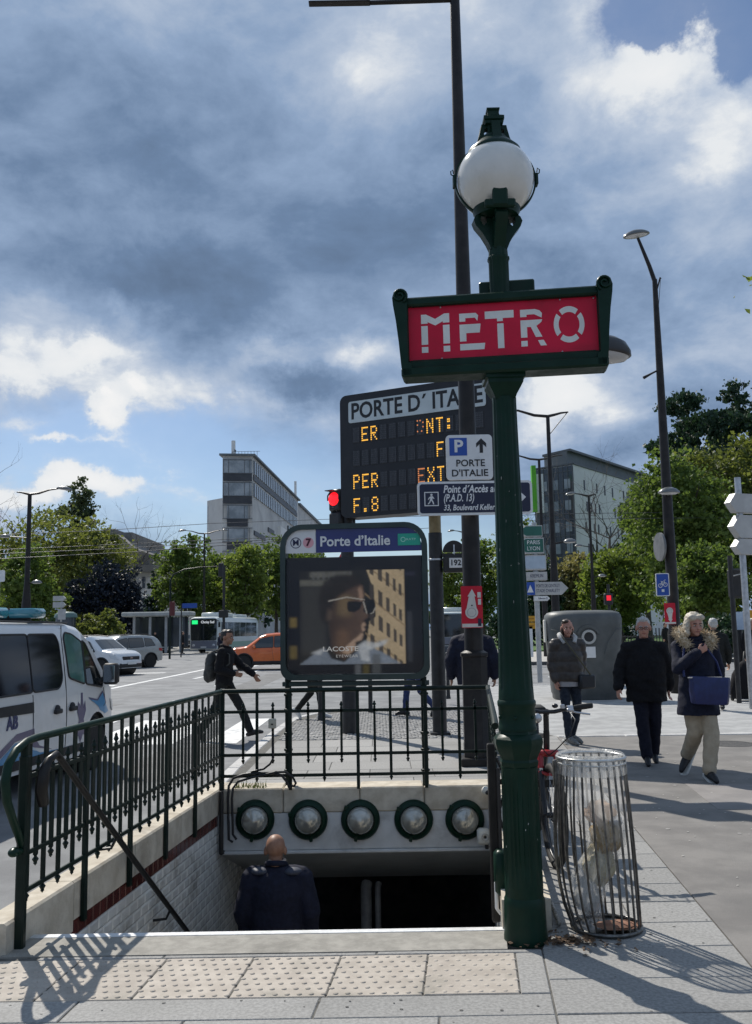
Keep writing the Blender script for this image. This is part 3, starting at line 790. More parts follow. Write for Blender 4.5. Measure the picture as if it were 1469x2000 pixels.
# ================================================================ five lamps on the lintel
GLOBE = mat('lamp_glass', (.40, .39, .34), (.46, .45, .40), 4, .20, metal=.55, coat=.7, spec=.7, dirt=(.28, .27, .22), dscale=6, damt=.4)
def bulk():
    t = thing('bulkhead_lamp', '', 'lamp')
    obj('ring', MB().lathe([(.178, 0), (.178, .028), (.165, .045), (.150, .060), (.135, .066), (.128, .06), (.125, .03)], 40, M=MX.Rotation(math.pi / 2, 4, 'X')), GREEN, t, 40)
    obj('globe', MB().lathe([(.126, .03), (.124, .06), (.112, .095), (.09, .125), (.06, .145), (.03, .155), (1e-4, .158)], 32, M=MX.Rotation(math.pi / 2, 4, 'X')), GLOBE, t, 60)
    obj('catch', MB().box((0, -.05, -.165), (.03, .03, .05), 0, .005), GREEN, t)
    obj('hinge', MB().box((-.15, -.045, .075), (.04, .025, .04), 0, .005), GREEN, t)
    return t
L0 = bulk()
labs = ['first round lamp on the lintel, next to the cables in the left corner', 'second round lamp on the lintel, just right of the bald man', 'middle round lamp of the five on the white lintel', 'fourth round lamp on the lintel, with a chipped bright spot on its globe', 'last round lamp on the lintel, beside the small white loudspeaker']
for i, px in enumerate((498, 602, 704, 808, 908)):
    o = L0 if i == 0 else copy_tree(L0)
    p = P(px, 1601, 8.70); o.location = (p.x, 8.716, p.z); o.rotation_euler = (0, random.uniform(-.3, .3), 0)
    tag(o, labs[i], group='round lamps on the lintel')
# loudspeaker, camera, cables
sp = thing('loudspeaker', 'small white loudspeaker on the lintel by the last round lamp', 'loudspeaker')
p = P(944, 1632, 8.6)
obj('body', MB().box((p.x, 8.58, p.z), (.115, .10, .135), 0, .02), mat('cream_plastic', (.66, .64, .57), rough=.5), sp, 50)
obj('cone', MB().lathe([(.035, 0), (.03, .006), (1e-4, -.004)], 20, M=MX.Translation((p.x + .01, 8.53, p.z)) @ MX.Rotation(math.pi / 2, 4, 'X')), mat('speaker_cloth', (.45, .43, .38)), sp, 60)
obj('bracket', MB().box((p.x + .03, 8.62, p.z - .09), (.03, .05, .06), 0, .004), BLACKM, sp)
cm = thing('security_camera', 'small round white camera under the right end of the rear coping', 'camera')
p = P(949, 1545, 8.6)
obj('body', MB().sphere((p.x, 8.62, p.z), .038, 14, 10), mat('cream_plastic', (.7, .7, .68)), cm, 60)
obj('lens', MB().sphere((p.x + .012, 8.588, p.z - .012), .02, 12, 8), BLACKM, cm, 60)
cb = thing('conduit_cables', 'pair of dark cables bent over the rear coping in the left corner', 'cable')
def pxpath(pts, Y): return [tuple(P(x, y, Y)) for x, y in pts]
obj('cable', MB().tube(pxpath([(455, 1645), (447, 1640), (445, 1560), (447, 1535), (456, 1520), (475, 1513), (500, 1510), (530, 1510), (550, 1514), (560, 1527), (566, 1540)], 8.655), .012, 8), BLACKM, cb, 60)
obj('cable', MB().tube(pxpath([(462, 1640), (455, 1630), (453, 1560), (455, 1540), (465, 1527), (490, 1519), (540, 1508), (558, 1508), (572, 1518), (578, 1530), (574, 1536), (568, 1534)], 8.645), .011, 8), BLACKM, cb, 60)
obj('cable', MB().tube(pxpath([(533, 1430), (534, 1480), (528, 1492), (515, 1502), (490, 1508)], 8.65), .010, 8), BLACKM, cb, 60)
jb = thing('junction_box', 'small beige junction box on a bar of the back railing', 'electrical box')
p = P(532, 1413, 8.65)
obj('box', MB().box((p.x, 8.65, p.z), (.068, .05, .085), 0, .006), mat('beige_box', (.50, .47, .38), rough=.6), jb)
obj('label_plate', MB().box((p.x, 8.622, p.z - .005), (.022, .004, .012)), BLACKM, jb)

# ================================================================ the METRO lamp post
MP = thing('metro_lamp_post', 'dark green cast iron metro post with white globe and red METRO sign', 'lamp post', (.731, 4.95, 0))
MP.rotation_euler = (0, R(-.33), 0)
flute = lambda k, d: (lambda a, z: 1 - d * (.5 + .5 * math.cos(k * a)) ** 3)
obj('base', MB().lathe([(.112, -.01), (.112, .02), (.108, .05), (.106, .17), (.104, .20), (.097, .215)], 32), GREEN, MP, 40)
obj('pedestal', MB().lathe([(.097, .212), (.0985, .26)] + [(lerp(.0985, .094, i / 8), lerp(.27, .84, i / 8)) for i in range(9)] + [(.0955, .86)], 96, mod=lambda a, z: (1 - .07 * (1 if .30 < z < .82 and (a * 8 / (2 * math.pi)) % 1 < .62 and not (.28 < (a * 8 / (2 * math.pi)) % 1 < .34) else 0))), GREEN, MP, 30)
obj('capital', MB().lathe([(.095, .855), (.102, .87), (.104, .888), (.098, .90), (.108, .925), (.126, .955), (.133, .985), (.131, 1.005), (.118, 1.02), (.104, 1.03), (.1, 1.05)], 8, a0=R(22.5), mod=None), GREEN, MP, 30)
obj('collar', MB().lathe([(.100, 1.045), (.101, 1.06), (.097, 1.07), (.096, 1.165), (.101, 1.175), (.101, 1.195), (.093, 1.205)], 32), GREEN, MP, 40)
mb = MB()
for i in range(6):
    a = i * math.pi / 3 + .3; mb.sphere((.097 * math.cos(a), .097 * math.sin(a), 1.115), .010, 8, 6)
tag(obj('bolt', mb, GREEN, MP, 60), kind='stuff')
obj('shaft', MB().lathe([(.094, 1.2), (.0915, 1.25)] + [(lerp(.090, .0655, (i / 14) ** .8), lerp(1.27, 2.80, i / 14)) for i in range(15)] + [(.066, 2.83)], 128, mod=lambda a, z: 1 - (.055 * max(0, math.cos(12 * a)) ** .7 if 1.26 < z < 2.81 else 0)), GREEN, MP, 40)
mb = MB()
def sq(r, z): return [(r, -r, z), (r, r, z), (-r, r, z), (-r, -r, z)]
mb.loft([sq(.055, 2.82), sq(.062, 2.84), sq(.082, 2.875), (sq(.095, 2.90)), sq(.095, 2.92), sq(.106, 2.925), sq(.106, 2.95)])
obj('bracket', mb, GREEN, MP, 20)
mb = MB(); rc = random.Random(31)
for i in range(20):
    z = rc.choice((rc.uniform(1.5, 2.6), rc.uniform(1.9, 2.4), rc.uniform(.25, .8))); a = R(rc.uniform(200, 340)); r_ = (lerp(.0905, .066, ((z - 1.27) / 1.53) ** .8) if z > 1.3 else .0975) + .0008
    w_, h_ = rc.uniform(.001, .0032), rc.uniform(.0015, .009); t_ = V((-math.sin(a), math.cos(a), 0)); c_ = V((r_ * math.cos(a), r_ * math.sin(a), z))
    mb.add([c_ - t_ * w_ - V((0, 0, h_)), c_ + t_ * w_ * .6 - V((0, 0, h_ * .7)), c_ + t_ * w_ + V((0, 0, h_ * .8)), c_ - t_ * w_ * .5 + V((0, 0, h_))], [(0, 1, 2, 3)])
tag(obj('paint_chip', mb, mat('chip_pale', (.22, .23, .21), (.34, .34, .31), 40, .7), MP), kind='stuff')
# sign box
YAW = R(-7.0)
SG = MX.Translation((-.012, -.12, 3.188)) @ MX.Rotation(YAW, 4, 'Z') @ MX.Scale(.955, 4)
def part(name, mb, m, parent=MP, smooth=None, M=None, **k): return obj(name, mb.xf(M) if M is not None else mb, m, parent, smooth, **k)
# frame: bottom beam, top rail and the two curved cheeks with scrolled ears
mb = MB()
mb.box((0, .065, -.225), (1.16, .17, .06), 0, .012)
mb.box((0, .07, -.18), (1.12, .14, .05), 0, .01)
mb.box((0, .07, .195), (1.10, .14, .052), 0, .010)
part('sign_frame', mb, GREEN, MP, 30, SG)
for s in (-1, 1):
    prof = [(.52, -.245), (.565, -.25), (.578, -.20), (.590, -.05), (.604, .08), (.618, .17), (.622, .215), (.612, .25), (.588, .268), (.560, .265), (.540, .248), (.538, .222), (.538, .21), (.538, -.17), (.52, -.18)]
    prof = [(x * s, z) for x, z in prof]
    if s < 0: prof = prof[::-1]
    o = part('cheek', MB().prism(prof, .15, MX.Translation((0, -.02, 0))), GREEN, MP, 20, SG)
    mbx = MB()
    sp_ = []
    for i in range(26):
        t = i / 25; a = R(-60 + 560 * t); r = .044 * (1 - .75 * t); sp_.append((s * (.578 - r * math.cos(a)), -.026, .224 + r * math.sin(a)))
    part('scroll', mbx.tube(sp_, .008, 6), GREEN, MP, 60, SG)
RED = mat('metro_red', (.56, .005, .036), (.66, .008, .046), 3, .42, spec=.3, dirt=(.36, .01, .025), dscale=3.5, damt=.55)
pan = part('sign_panel', MB().box((0, .045, .008), (1.07, .02, .322)), RED, MP, None, SG)
CREAM = mat('sign_letter_cream', (.68, .68, .64), (.78, .78, .73), 5, .5)
def LG(x0, x1, z0, z1, polys, parent, name, M, m=CREAM, y=.034, d=.004):
    mb = MB()
    for pl in polys:
        mb.prism([(lerp(x0, x1, u), lerp(z0, z1, v)) for u, v in pl], d, MX.Translation((0, y, 0)))
    return part(name, mb, m, parent, None, M)
q = lambda a, b, c, d: [(a, b), (c, b), (c, d), (a, d)]
Mt = [[(0, .76), (.23, .76), (.23, .80), (.5, .70), (.77, .80), (.77, .76), (1, .76), (1, 1), (.82, 1), (.5, .87), (.18, 1), (0, 1)], q(0, .21, .23, .70), q(.77, .21, 1, .70), q(0, 0, .23, .15), q(.77, 0, 1, .15)]
Et = [[(0, .78), (.24, .78), (.24, .87), (.62, .87), (.72, .78), (.76, .93), (.66, 1), (0, 1)], [(0, .24), (.26, .24), (.26, .46), (.80, .46), (.84, .68), (.84, .70), (0, .70)], [(0, 0), (.96, 0), (1, .17), (0, .17)]]
Tt = [[(0, .80), (.42, .80), (.42, .72), (.62, .72), (.62, .80), (1, .80), (1, 1), (0, 1)], q(.42, 0, .64, .66)]
def arcq(cx, cz, r0, r1, a0, a1, n=8, ex=1.0):
    A_ = [(cx + r1 * math.cos(R(lerp(a0, a1, i / n))) * ex, cz + r1 * math.sin(R(lerp(a0, a1, i / n)))) for i in range(n + 1)]
    B_ = [(cx + r0 * math.cos(R(lerp(a1, a0, i / n))) * ex, cz + r0 * math.sin(R(lerp(a1, a0, i / n)))) for i in range(n + 1)]
    return A_ + B_
Rt = [[(0, .80), (.25, .80), (.25, .86), (.55, .86), (.72, .80), (.84, .76), (.86, .88), (.76, .96), (.58, 1), (0, 1)], [(0, .24), (.25, .24), (.25, .52), (.40, .52), (.58, .24), (.84, .24), (.62, .54), (.82, .64), (.86, .71), (0, .71)], q(0, 0, .25, .15), [(.66, .15), (.88, .15), (1, 0), (.76, 0)]]
Ot = [arcq(.5, .5, .34, .5, 52, 128, 8), arcq(.5, .5, .34, .5, 142, 218, 8), arcq(.5, .5, .34, .5, 232, 308, 8), arcq(.5, .5, .34, .5, -38, 38, 8)]
for polys, x0, x1, z0, z1 in ((Mt, 232, 388, .145, .86), (Et, 443, 580, .15, .835), (Tt, 583, 740, .15, .845), (Rt, 775, 912, .155, .835), (Ot, 953, 1117, .18, .85)):
    u0, u1 = (x0 - 162) / 1025 * 1.07 - .535, (x1 - 162) / 1025 * 1.07 - .535
    LG(u0, u1, -.151 + .318 * z0, -.151 + .318 * z1, polys, pan, 'letter', SG)
mb = MB()
for u, v in ((.175, .98), (.81, .98), (.175, .02), (.81, .02), (.985, .97)): mb.sphere((-.535 + 1.07 * u, .034, -.151 + .318 * v), .0055, 8, 6)
tag(part('rivet', mb, STEEL, pan, 60, SG), kind='stuff')
part('inner_trim', MB().box((0, .03, .172), (1.03, .03, .010)).box((0, .03, -.156), (1.03, .03, .010)).box((-.538, .03, .008), (.008, .03, .318)).box((.538, .03, .008), (.008, .03, .318)), GREEN, MP, None, SG)
part('back_panel', MB().box((0, .135, .008), (1.03, .02, .34)), GREEN, MP, None, SG)
# housing above and upper shaft
part('housing', MB().box((.04, .27, .30), (.325, .20, .10), 0, .008), GREEN, MP, None, SG)
_zs = lambda z: z if z < 3.45 else (3.45 + (z - 3.45) * .955 if z < 4.30 else 4.2617 + (z - 4.30) * .88)
_obj0 = obj
def obj(name, mb, *a_, **k_):
    mb.v = [(p[0], p[1], _zs(p[2])) for p in mb.v]
    return _obj0(name, mb, *a_, **k_)
obj('neck', MB().lathe([(.056, 3.40), (.056, 3.62), (.062, 3.63), (.062, 3.645), (.055, 3.65), (.052, 3.70)], 64, mod=lambda a, z: 1 - .08 * max(0, math.cos(10 * a))), GREEN, MP, 35)
# four curved arms under the cup
for k in range(4):
    a = R(45 * 0 + 90 * k + 5); mb = MB()
    out = [(.046, 3.69), (.062, 3.73), (.092, 3.785), (.128, 3.832), (.139, 3.865), (.128, 3.89), (.104, 3.91)]
    inn = [(.02, 3.91), (.02, 3.895), (.096, 3.885), (.100, 3.86), (.082, 3.83), (.066, 3.845), (.062, 3.875), (.02, 3.88), (.02, 3.69)]
    mb.prism(out + inn, .066, MX.Rotation(a, 4, 'Z') @ MX.Translation((0, -.033, 0)))
    obj('arm', mb, GREEN, MP, 30)
obj('core', MB().lathe([(.034, 3.68), (.034, 3.90)], 24), GREEN, MP, 40)
obj('cup', MB().lathe([(.05, 3.885), (.122, 3.895), (.126, 3.915), (.132, 3.925), (.134, 3.945), (.128, 3.955), (.142, 3.985), (.150, 4.0), (.140, 4.0), (.10, 3.94), (.03, 3.93)], 40), GREEN, MP, 35)
obj('tab', MB().box((0, -.156, 3.965), (.085, .035, .15), 0, .012).box((0, -.150, 3.91), (.17, .03, .05), 0, .01), GREEN, MP)
obj('socket', MB().lathe([(.05, 3.93), (.05, 4.045), (.04, 4.055), (1e-4, 4.06)], 20), BLACKM, MP, 40)
obj('globe', MB().sphere((0, 0, 4.125), (.217, .217, .227), 48, 32), mat('opal_glass', (.66, .64, .58), (.70, .68, .63), 5, .12, coat=.5, dirt=(.52, .49, .42), dscale=7, damt=.35), MP, 180)
# the glazing band and its hinges
mb = MB()
pr = [(.222, -.011), (.232, -.011), (.232, .011), (.222, .011)]
n = 64
rings = []
for i in range(n):
    a = 2 * math.pi * i / n
    rings.append([V((r * math.cos(a), y, 4.125 + r * math.sin(a))) for r, y in pr])
mb.loft(rings + [rings[0]], cap=False)
obj('band', mb, GREEN, MP, 30)
for s in (-1, 1):
    obj('hinge', MB().box((s * .233, 0, 4.125), (.016, .05, .07), 0, .003).tube([(s * .236, -.01, 4.155), (s * .250, -.01, 4.165), (s * .252, -.01, 4.185), (s * .240, -.01, 4.195), (s * .236, -.01, 4.17)], .0035, 6), GREEN, MP, 30)
# cap with its openwork and finial
obj('cap', MB().lathe([(.152, 4.285), (.150, 4.305), (.115, 4.345), (.085, 4.375), (.072, 4.40), (.04, 4.405)], 40), GREEN, MP, 40)
for k in range(4):
    a = R(90 * k + 45 - 40); mb = MB()
    mb.prism([(.03, 4.36), (.105, 4.345), (.088, 4.40), (.076, 4.455), (.072, 4.48), (.035, 4.48), (.035, 4.46), (.056, 4.45), (.060, 4.40), (.04, 4.39)], .05, MX.Rotation(a, 4, 'Z') @ MX.Translation((0, -.025, 0)))
    obj('cap_rib', mb, GREEN, MP, 30)
obj('finial', MB().loft([sq(.036, 4.39), sq(.036, 4.47), sq(.050, 4.478), sq(.050, 4.497), sq(.058, 4.503), sq(.058, 4.525), sq(.034, 4.545), sq(.030, 4.575), sq(.037, 4.582), sq(.037, 4.592)]), GREEN, MP, 20)

obj = _obj0
# ================================================================ station panel with its screen
PANW, PZ0, PZ1, PYAW = 1.415, 1.115, 2.60, R(-5)
SP = thing('station_sign', 'metro station panel on the back railing with blue Porte d\'Italie header and advertising screen', 'sign', (-.222, 8.86, 0), PYAW)
FRM = mat('panel_frame', (.010, .026, .022), (.02, .04, .034), 6, .4, coat=.2)
def out_poly(o):
    x, r = PANW / 2 - o, .21 - o
    pts = []
    for cx, cz, rr, a in ((x - r, PZ1 - o - r, r, 0), (-x + r, PZ1 - o - r, r, 90), (-x + .11, PZ0 + o + .11, .11, 180), (x - .11, PZ0 + o + .11, .11, 270)):
        for i in range(8):
            t = R(a + 90 * i / 7); pts.append((cx + rr * math.cos(t), cz + rr * math.sin(t)))
    return pts
po, pi_ = out_poly(0), out_poly(.05)
k = len(po); mb = MB(); y0, y1 = -.06, .10
vs = [(x, y0, z) for x, z in po] + [(x, y0, z) for x, z in pi_] + [(x, y1, z) for x, z in po] + [(x, y1, z) for x, z in pi_]
fs = []
for i in range(k):
    j = (i + 1) % k
    fs += [(i, j, k + j, k + i), (2 * k + i, 3 * k + i, 3 * k + j, 2 * k + j), (i, 2 * k + i, 2 * k + j, j), (k + i, k + j, 3 * k + j, 3 * k + i)]
mb.add(vs, fs); obj('frame', mb, FRM, SP, 30)
HZ0, HZ1 = PZ1 - .275, PZ1 - .052
def hdr(x0, x1, m, name, y):
    poly = [(max(x0, min(x1, x)), max(HZ0, z)) for x, z in pi_ if z > HZ0 - .2]
    pts = [(x, z) for x, z in pi_ if z > HZ0 + .02 and x0 - 1e-6 <= x <= x1 + 1e-6]
    def ztop(xx):
        b = HZ1
        for (a, c) in zip(pi_, pi_[1:]):
            if a[1] > HZ0 and c[1] > HZ0 and min(a[0], c[0]) - 1e-9 <= xx <= max(a[0], c[0]) + 1e-9 and abs(a[0] - c[0]) > 1e-6:
                b = lerp(a[1], c[1], (xx - a[0]) / (c[0] - a[0])); break
        return b
    xs_ = [lerp(x0, x1, i / 24) for i in range(25)]
    top = [(x, ztop(x)) for x in xs_[::-1]]
    return obj(name, MB().prism([(x0, HZ0), (x1, HZ0)] + top, .02, MX.Translation((0, y, 0))), m, SP)
XA, XB, XC = -PANW / 2 + .0505, -PANW / 2 + .345, PANW / 2 - .0505
HWHITE = mat('plate_white', (.70, .70, .70), rough=.35); HBLUE = mat('plate_blue', (.012, .016, .12), (.018, .022, .15), 2, .25, coat=.4)
w_ = hdr(XA, XB - .002, HWHITE, 'line_plate', -.035)
b_ = hdr(XB + .002, XC, HBLUE, 'name_plate', -.035)
NAVY = mat('navy_ink', (.018, .02, .07)); PINK = mat('line_pink', (.72, .36, .40), rough=.5)
zc = (HZ0 + HZ1) / 2 - .012
obj('roundel', ringpoly(MB(), XA + .10, zc, .046, .053, -.038, .003, 28), NAVY, w_)
text('M', .085, (XA + .10, -.037, zc), w_, NAVY, bold=.001)
obj('roundel', MB().prism(circ(XA + .222, zc, .052, 28), .003, MX.Translation((0, -.038, 0))), PINK, w_)
text('7', .095, (XA + .222, -.040, zc), w_, mat('maroon_ink', (.07, .005, .02)), bold=.004)
text("Porte d’Italie", .135, ((XB + XC) / 2 - .13, -.038, zc + .003), b_, HWHITE, width=.675, bold=.003)
gp = obj('operator_plate', MB().box((XC - .118, -.038, zc + .008), (.215, .006, .112)), mat('plate_green', (.02, .36, .25), rough=.4), b_)
obj('roundel', ringpoly(MB(), XC - .175, zc + .008, .018, .024, -.043, .002, 20), mat('pale_green', (.45, .75, .65)), b_)
text('RATP', .030, (XC - .100, -.042, zc + .008), b_, mat('pale_green', (.45, .75, .65)), wscale=1.3)
# screen: housing, dark glass, picture
SZ1 = HZ0 - .045; SZ0 = PZ0 + .055
obj('screen_housing', MB().box((0, .045, (SZ0 + SZ1) / 2), (PANW - .10, .10, SZ1 - SZ0), 0, .004), mat('screen_black', (.006, .006, .008), rough=.25), SP)
def emis(name, c, e=1.0): return mat(name, c, rough=.4, emit=e)
PX0, PX1, PZA, PZB = -.645, .645, SZ0 + .0, SZ1 - .0
import numpy as np
def print_picture(NX, NZ):
    """A soft printed portrait: a man in profile with sunglasses before a sandstone front (flat print on the screen)."""
    U, Vv = np.meshgrid((np.arange(NX) + .5) / NX, (np.arange(NZ) + .5) / NZ)
    u = (U * (PX1 - PX0) + PX0 + .53) / 1.02; v = (Vv * (PZB - PZA) - .09) / (PZB - PZA - .22)
    img = np.zeros((NZ, NX, 3)); img[:] = (.006, .006, .008)
    def blur(m, s):
        if s <= 0: return m
        k = np.exp(-.5 * (np.arange(-int(3 * s) - 1, int(3 * s) + 2) / s) ** 2); k /= k.sum()
        p = len(k) // 2
        m = np.apply_along_axis(lambda r: np.convolve(np.pad(r, p, 'edge'), k, 'valid'), 0, m)
        return np.apply_along_axis(lambda r: np.convolve(np.pad(r, p, 'edge'), k, 'valid'), 1, m)
    def inside(poly):
        c = np.zeros(u.shape, bool); n = len(poly)
        for i in range(n):
            (x0, y0), (x1, y1) = poly[i - 1], poly[i]
            with np.errstate(divide='ignore', invalid='ignore'):
                t = ((y0 > v) != (y1 > v)) & (u < (x1 - x0) * (v - y0) / ((y1 - y0) if y1 != y0 else 1e-9) + x0)
            c ^= t
        return c.astype(float)
    frame = inside(q(0, 0, 1, 1))
    def put(polys, c, s=1.0, a=1.0, clip=True, grad=None):
        nonlocal img
        m = np.zeros(u.shape)
        for pl in polys: m = np.maximum(m, inside(pl))
        m = blur(m, s) * a
        if clip: m = m * frame
        cc = np.array(c)[None, None, :] * (np.ones(u.shape) if grad is None else grad)[:, :, None]
        img = img * (1 - m[:, :, None]) + cc * m[:, :, None]
    rg = np.random.default_rng(4)
    def cloudn(s): n_ = blur(rg.random(u.shape), s); return (n_ - n_.min()) / (n_.max() - n_.min())
    put([q(0, 0, 1, 1)], (.020, .019, .018), 0, grad=.4 + 1.2 * cloudn(9))
    put([q(.02, .1, .25, .82), q(.28, .3, .34, .8)], (.045, .043, .038), 2.5, .7)
    put([q(0, .84, .32, .90), q(.1, .93, .5, .99)], (.15, .145, .12), 1.6, .8, grad=.5 + cloudn(4)); put([q(.12 + .05 * i, .90, .145 + .05 * i, .99) for i in range(8)], (.10, .10, .095), .8, .7)
    put([[(.60, .0), (.995, .0), (.995, 1), (.64, 1), (.70, .80), (.72, .5), (.66, .45)]], (.44, .335, .20), .8, grad=.75 + .4 * cloudn(6))
    for k_ in (.92, .60, .18): put([[(.62, k_ + .16), (.62, k_ + .135), (1, k_ - .22), (1, k_ - .20)]], (.22, .15, .08), .6, .8)
    ws = []
    for i in range(5):
        for j in range(5):
            x0 = .665 + .085 * i - .004 * i * i; wd = .042 - .004 * i; z0 = -.02 + j * .27 - (x0 - .66) * .85 + .18; hh_ = .17 - .012 * i
            if x0 + wd < .99: ws.append([(x0, z0), (x0 + wd, z0 - wd * .8), (x0 + wd, z0 + hh_ - wd * .8), (x0, z0 + hh_)])
    put(ws, (.05, .042, .036), .7, .95)
    skin_p = [(.30, .16), (.42, .04), (.52, .17), (.52, .24), (.585, .26), (.60, .31), (.595, .34), (.622, .36), (.615, .385), (.60, .395), (.628, .41), (.615, .44), (.605, .46), (.655, .50), (.64, .54), (.61, .62), (.60, .66), (.615, .74), (.60, .84), (.50, .90), (.36, .86), (.27, .72), (.26, .55), (.28, .40)]
    put([[(.0, 0), (.12, .10), (.24, .17), (.30, .06), (.42, .02), (.54, .14), (.60, .21), (.78, .12), (.95, 0)]], (.165, .19, .225), 1.2, grad=.6 + .7 * cloudn(5))
    put([skin_p], (.072, .045, .032), 1.2, grad=.55 + .8 * np.clip((u - .28) / .35, 0, 1) * (.7 + .5 * cloudn(8)))
    put([[(.36, .52), (.48, .50), (.50, .72), (.38, .74)]], (.17, .12, .06), 4, .75); put([[(.34, .12), (.46, .12), (.47, .36), (.36, .38)]], (.14, .08, .045), 5, .8)
    put([[(.46, .10), (.52, .15), (.53, .235), (.585, .255), (.60, .31), (.59, .335), (.55, .29), (.50, .25), (.44, .19), (.40, .12)], [(.595, .34), (.62, .365), (.60, .395), (.628, .41), (.61, .445), (.59, .42), (.585, .37)]], (.42, .29, .20), 1.3, .85)
    put([[(.58, .83), (.605, .74), (.595, .66), (.57, .68), (.56, .80)]], (.34, .22, .15), 1.6, .8)
    put([[(.24, .40), (.29, .46), (.30, .60), (.36, .72), (.48, .80), (.57, .84), (.60, .87), (.52, .95), (.36, .96), (.23, .88), (.18, .72), (.19, .52)]], (.016, .013, .011), 2.2, .95, grad=.6 + .9 * cloudn(2.5))
    put([[(.25, .47), (.30, .46), (.315, .56), (.27, .60)]], (.10, .07, .05), 2, .7)
    put([[(.60, .565), (.68, .69), (.712, .68), (.72, .60), (.695, .54), (.66, .525), (.63, .54)], [(.45, .62), (.46, .56), (.52, .55), (.57, .58), (.60, .66), (.46, .67)]], (.008, .008, .009), .8, .97)
    put([[(.27, .665), (.45, .705), (.62, .675), (.62, .685), (.45, .72), (.27, .68)], [(.60, .66), (.632, .53), (.642, .535), (.612, .665)], [(.655, .525), (.70, .535), (.725, .60), (.715, .60), (.69, .545)]], (.36, .33, .28), .6, .9)
    put([[(.54, .19), (.58, .04), (.66, .02), (.65, .14), (.80, .20), (.84, .26), (.70, .22), (.62, .25)], [(.10, .12), (.24, .18), (.20, .10)]], (.42, .43, .43), 1.5, .8, grad=.6 + .8 * cloudn(3))
    # pale reflections and posters' edges outside the picture
    for r_, c, a_ in ((q(-.095, .40, -.025, .50), (.16, .115, .035), .9), (q(-.095, .06, -.025, .20), (.13, .095, .03), .9), (q(.52, -.16, .57, .0), (.16, .165, .17), .6), (q(.59, -.12, .655, .0), (.09, .07, .02), .8), (q(.68, -.16, .76, .10), (.085, .09, .09), .7), (q(-.11, -.18, .62, -.17), (.05, .05, .05), .6), (q(1.01, .02, 1.06, .55), (.045, .048, .055), .7), (q(1.0, .93, 1.10, .97), (.03, .03, .05), .7)):
        put([r_], c, 1.6, a_, clip=False)
    img *= (.86 + .28 * cloudn(1.0))[:, :, None]
    return img
NX, NZ = 190, 190
pim = print_picture(NX, NZ)
vs = [(lerp(PX0, PX1, i / NX), -.0066, lerp(PZA, PZB, j / NZ)) for j in range(NZ + 1) for i in range(NX + 1)]
fs = [(j * (NX + 1) + i, j * (NX + 1) + i + 1, (j + 1) * (NX + 1) + i + 1, (j + 1) * (NX + 1) + i) for j in range(NZ) for i in range(NX)]
pme = bpy.data.meshes.new('screen'); pme.from_pydata(vs, [], fs)
at = pme.color_attributes.new('print', 'FLOAT_COLOR', 'CORNER')
flatc = np.ones((NX * NZ, 4, 4)); flatc[:, :, :3] = pim.reshape(-1, 1, 3)
at.data.foreach_set('color', flatc.astype(np.float32).ravel())
pm = bpy.data.materials.new('screen_picture'); pm.use_nodes = True; nt_p = pm.node_tree; nt_p.nodes.clear(); gp2 = NG(nt_p)
pb_ = gp2.n('ShaderNodeBsdfPrincipled'); ca = gp2.n('ShaderNodeVertexColor'); ca.layer_name = 'print'
nt_p.links.new(ca.outputs[0], pb_.inputs['Base Color']); nt_p.links.new(ca.outputs[0], pb_.inputs['Emission Color']); pb_.inputs['Emission Strength'].default_value = .72; pb_.inputs['Roughness'].default_value = .5
nt_p.links.new(pb_.outputs[0], gp2.n('ShaderNodeOutputMaterial').inputs[0])
scr = obj('screen', pme, pm, SP)
pw, ph = 1.02, PZB - PZA - .22
LETW = emis('picture_letter', (.60, .58, .54), .5)
text('LACOSTE', .062, (-.53 + .385 * pw, -.009, PZA + .09 + .16 * ph), scr, LETW, width=.34, bold=.0012, depth=.0008)
text('EYEWEAR', .038, (-.53 + .445 * pw, -.009, PZA + .09 + .085 * ph), scr, LETW, width=.21, sp=1.1, depth=.0008)
GLASS = mat('cover_glass', (.02, .02, .022), rough=.03, alpha=.20, spec=.7)
obj('cover_glass', MB().box((0, -.040, (SZ0 + SZ1) / 2), (PANW - .11, .004, SZ1 - SZ0)), GLASS, SP)
obj('lower_bar', MB().box((0, -.0, PZ0 - .035), (PANW - .02, .05, .045), 0, .005), FRM, SP)
for s in (-.645, .645):
    m_ = MB().tube([(s, .0, .12), (s, 0, PZ0 + .02)], .030, 12)
    for z in (.28, .47, .62, .84, .98): m_.lathe([(.036, -.012), (.042, -.006), (.042, .006), (.036, .012)], 14, (s, 0, z))
    obj('post', m_, GREEND, SP, 50)
obj('back', MB().box((0, .085, (SZ0 + SZ1) / 2), (PANW - .12, .02, SZ1 - SZ0)), FRM, SP)
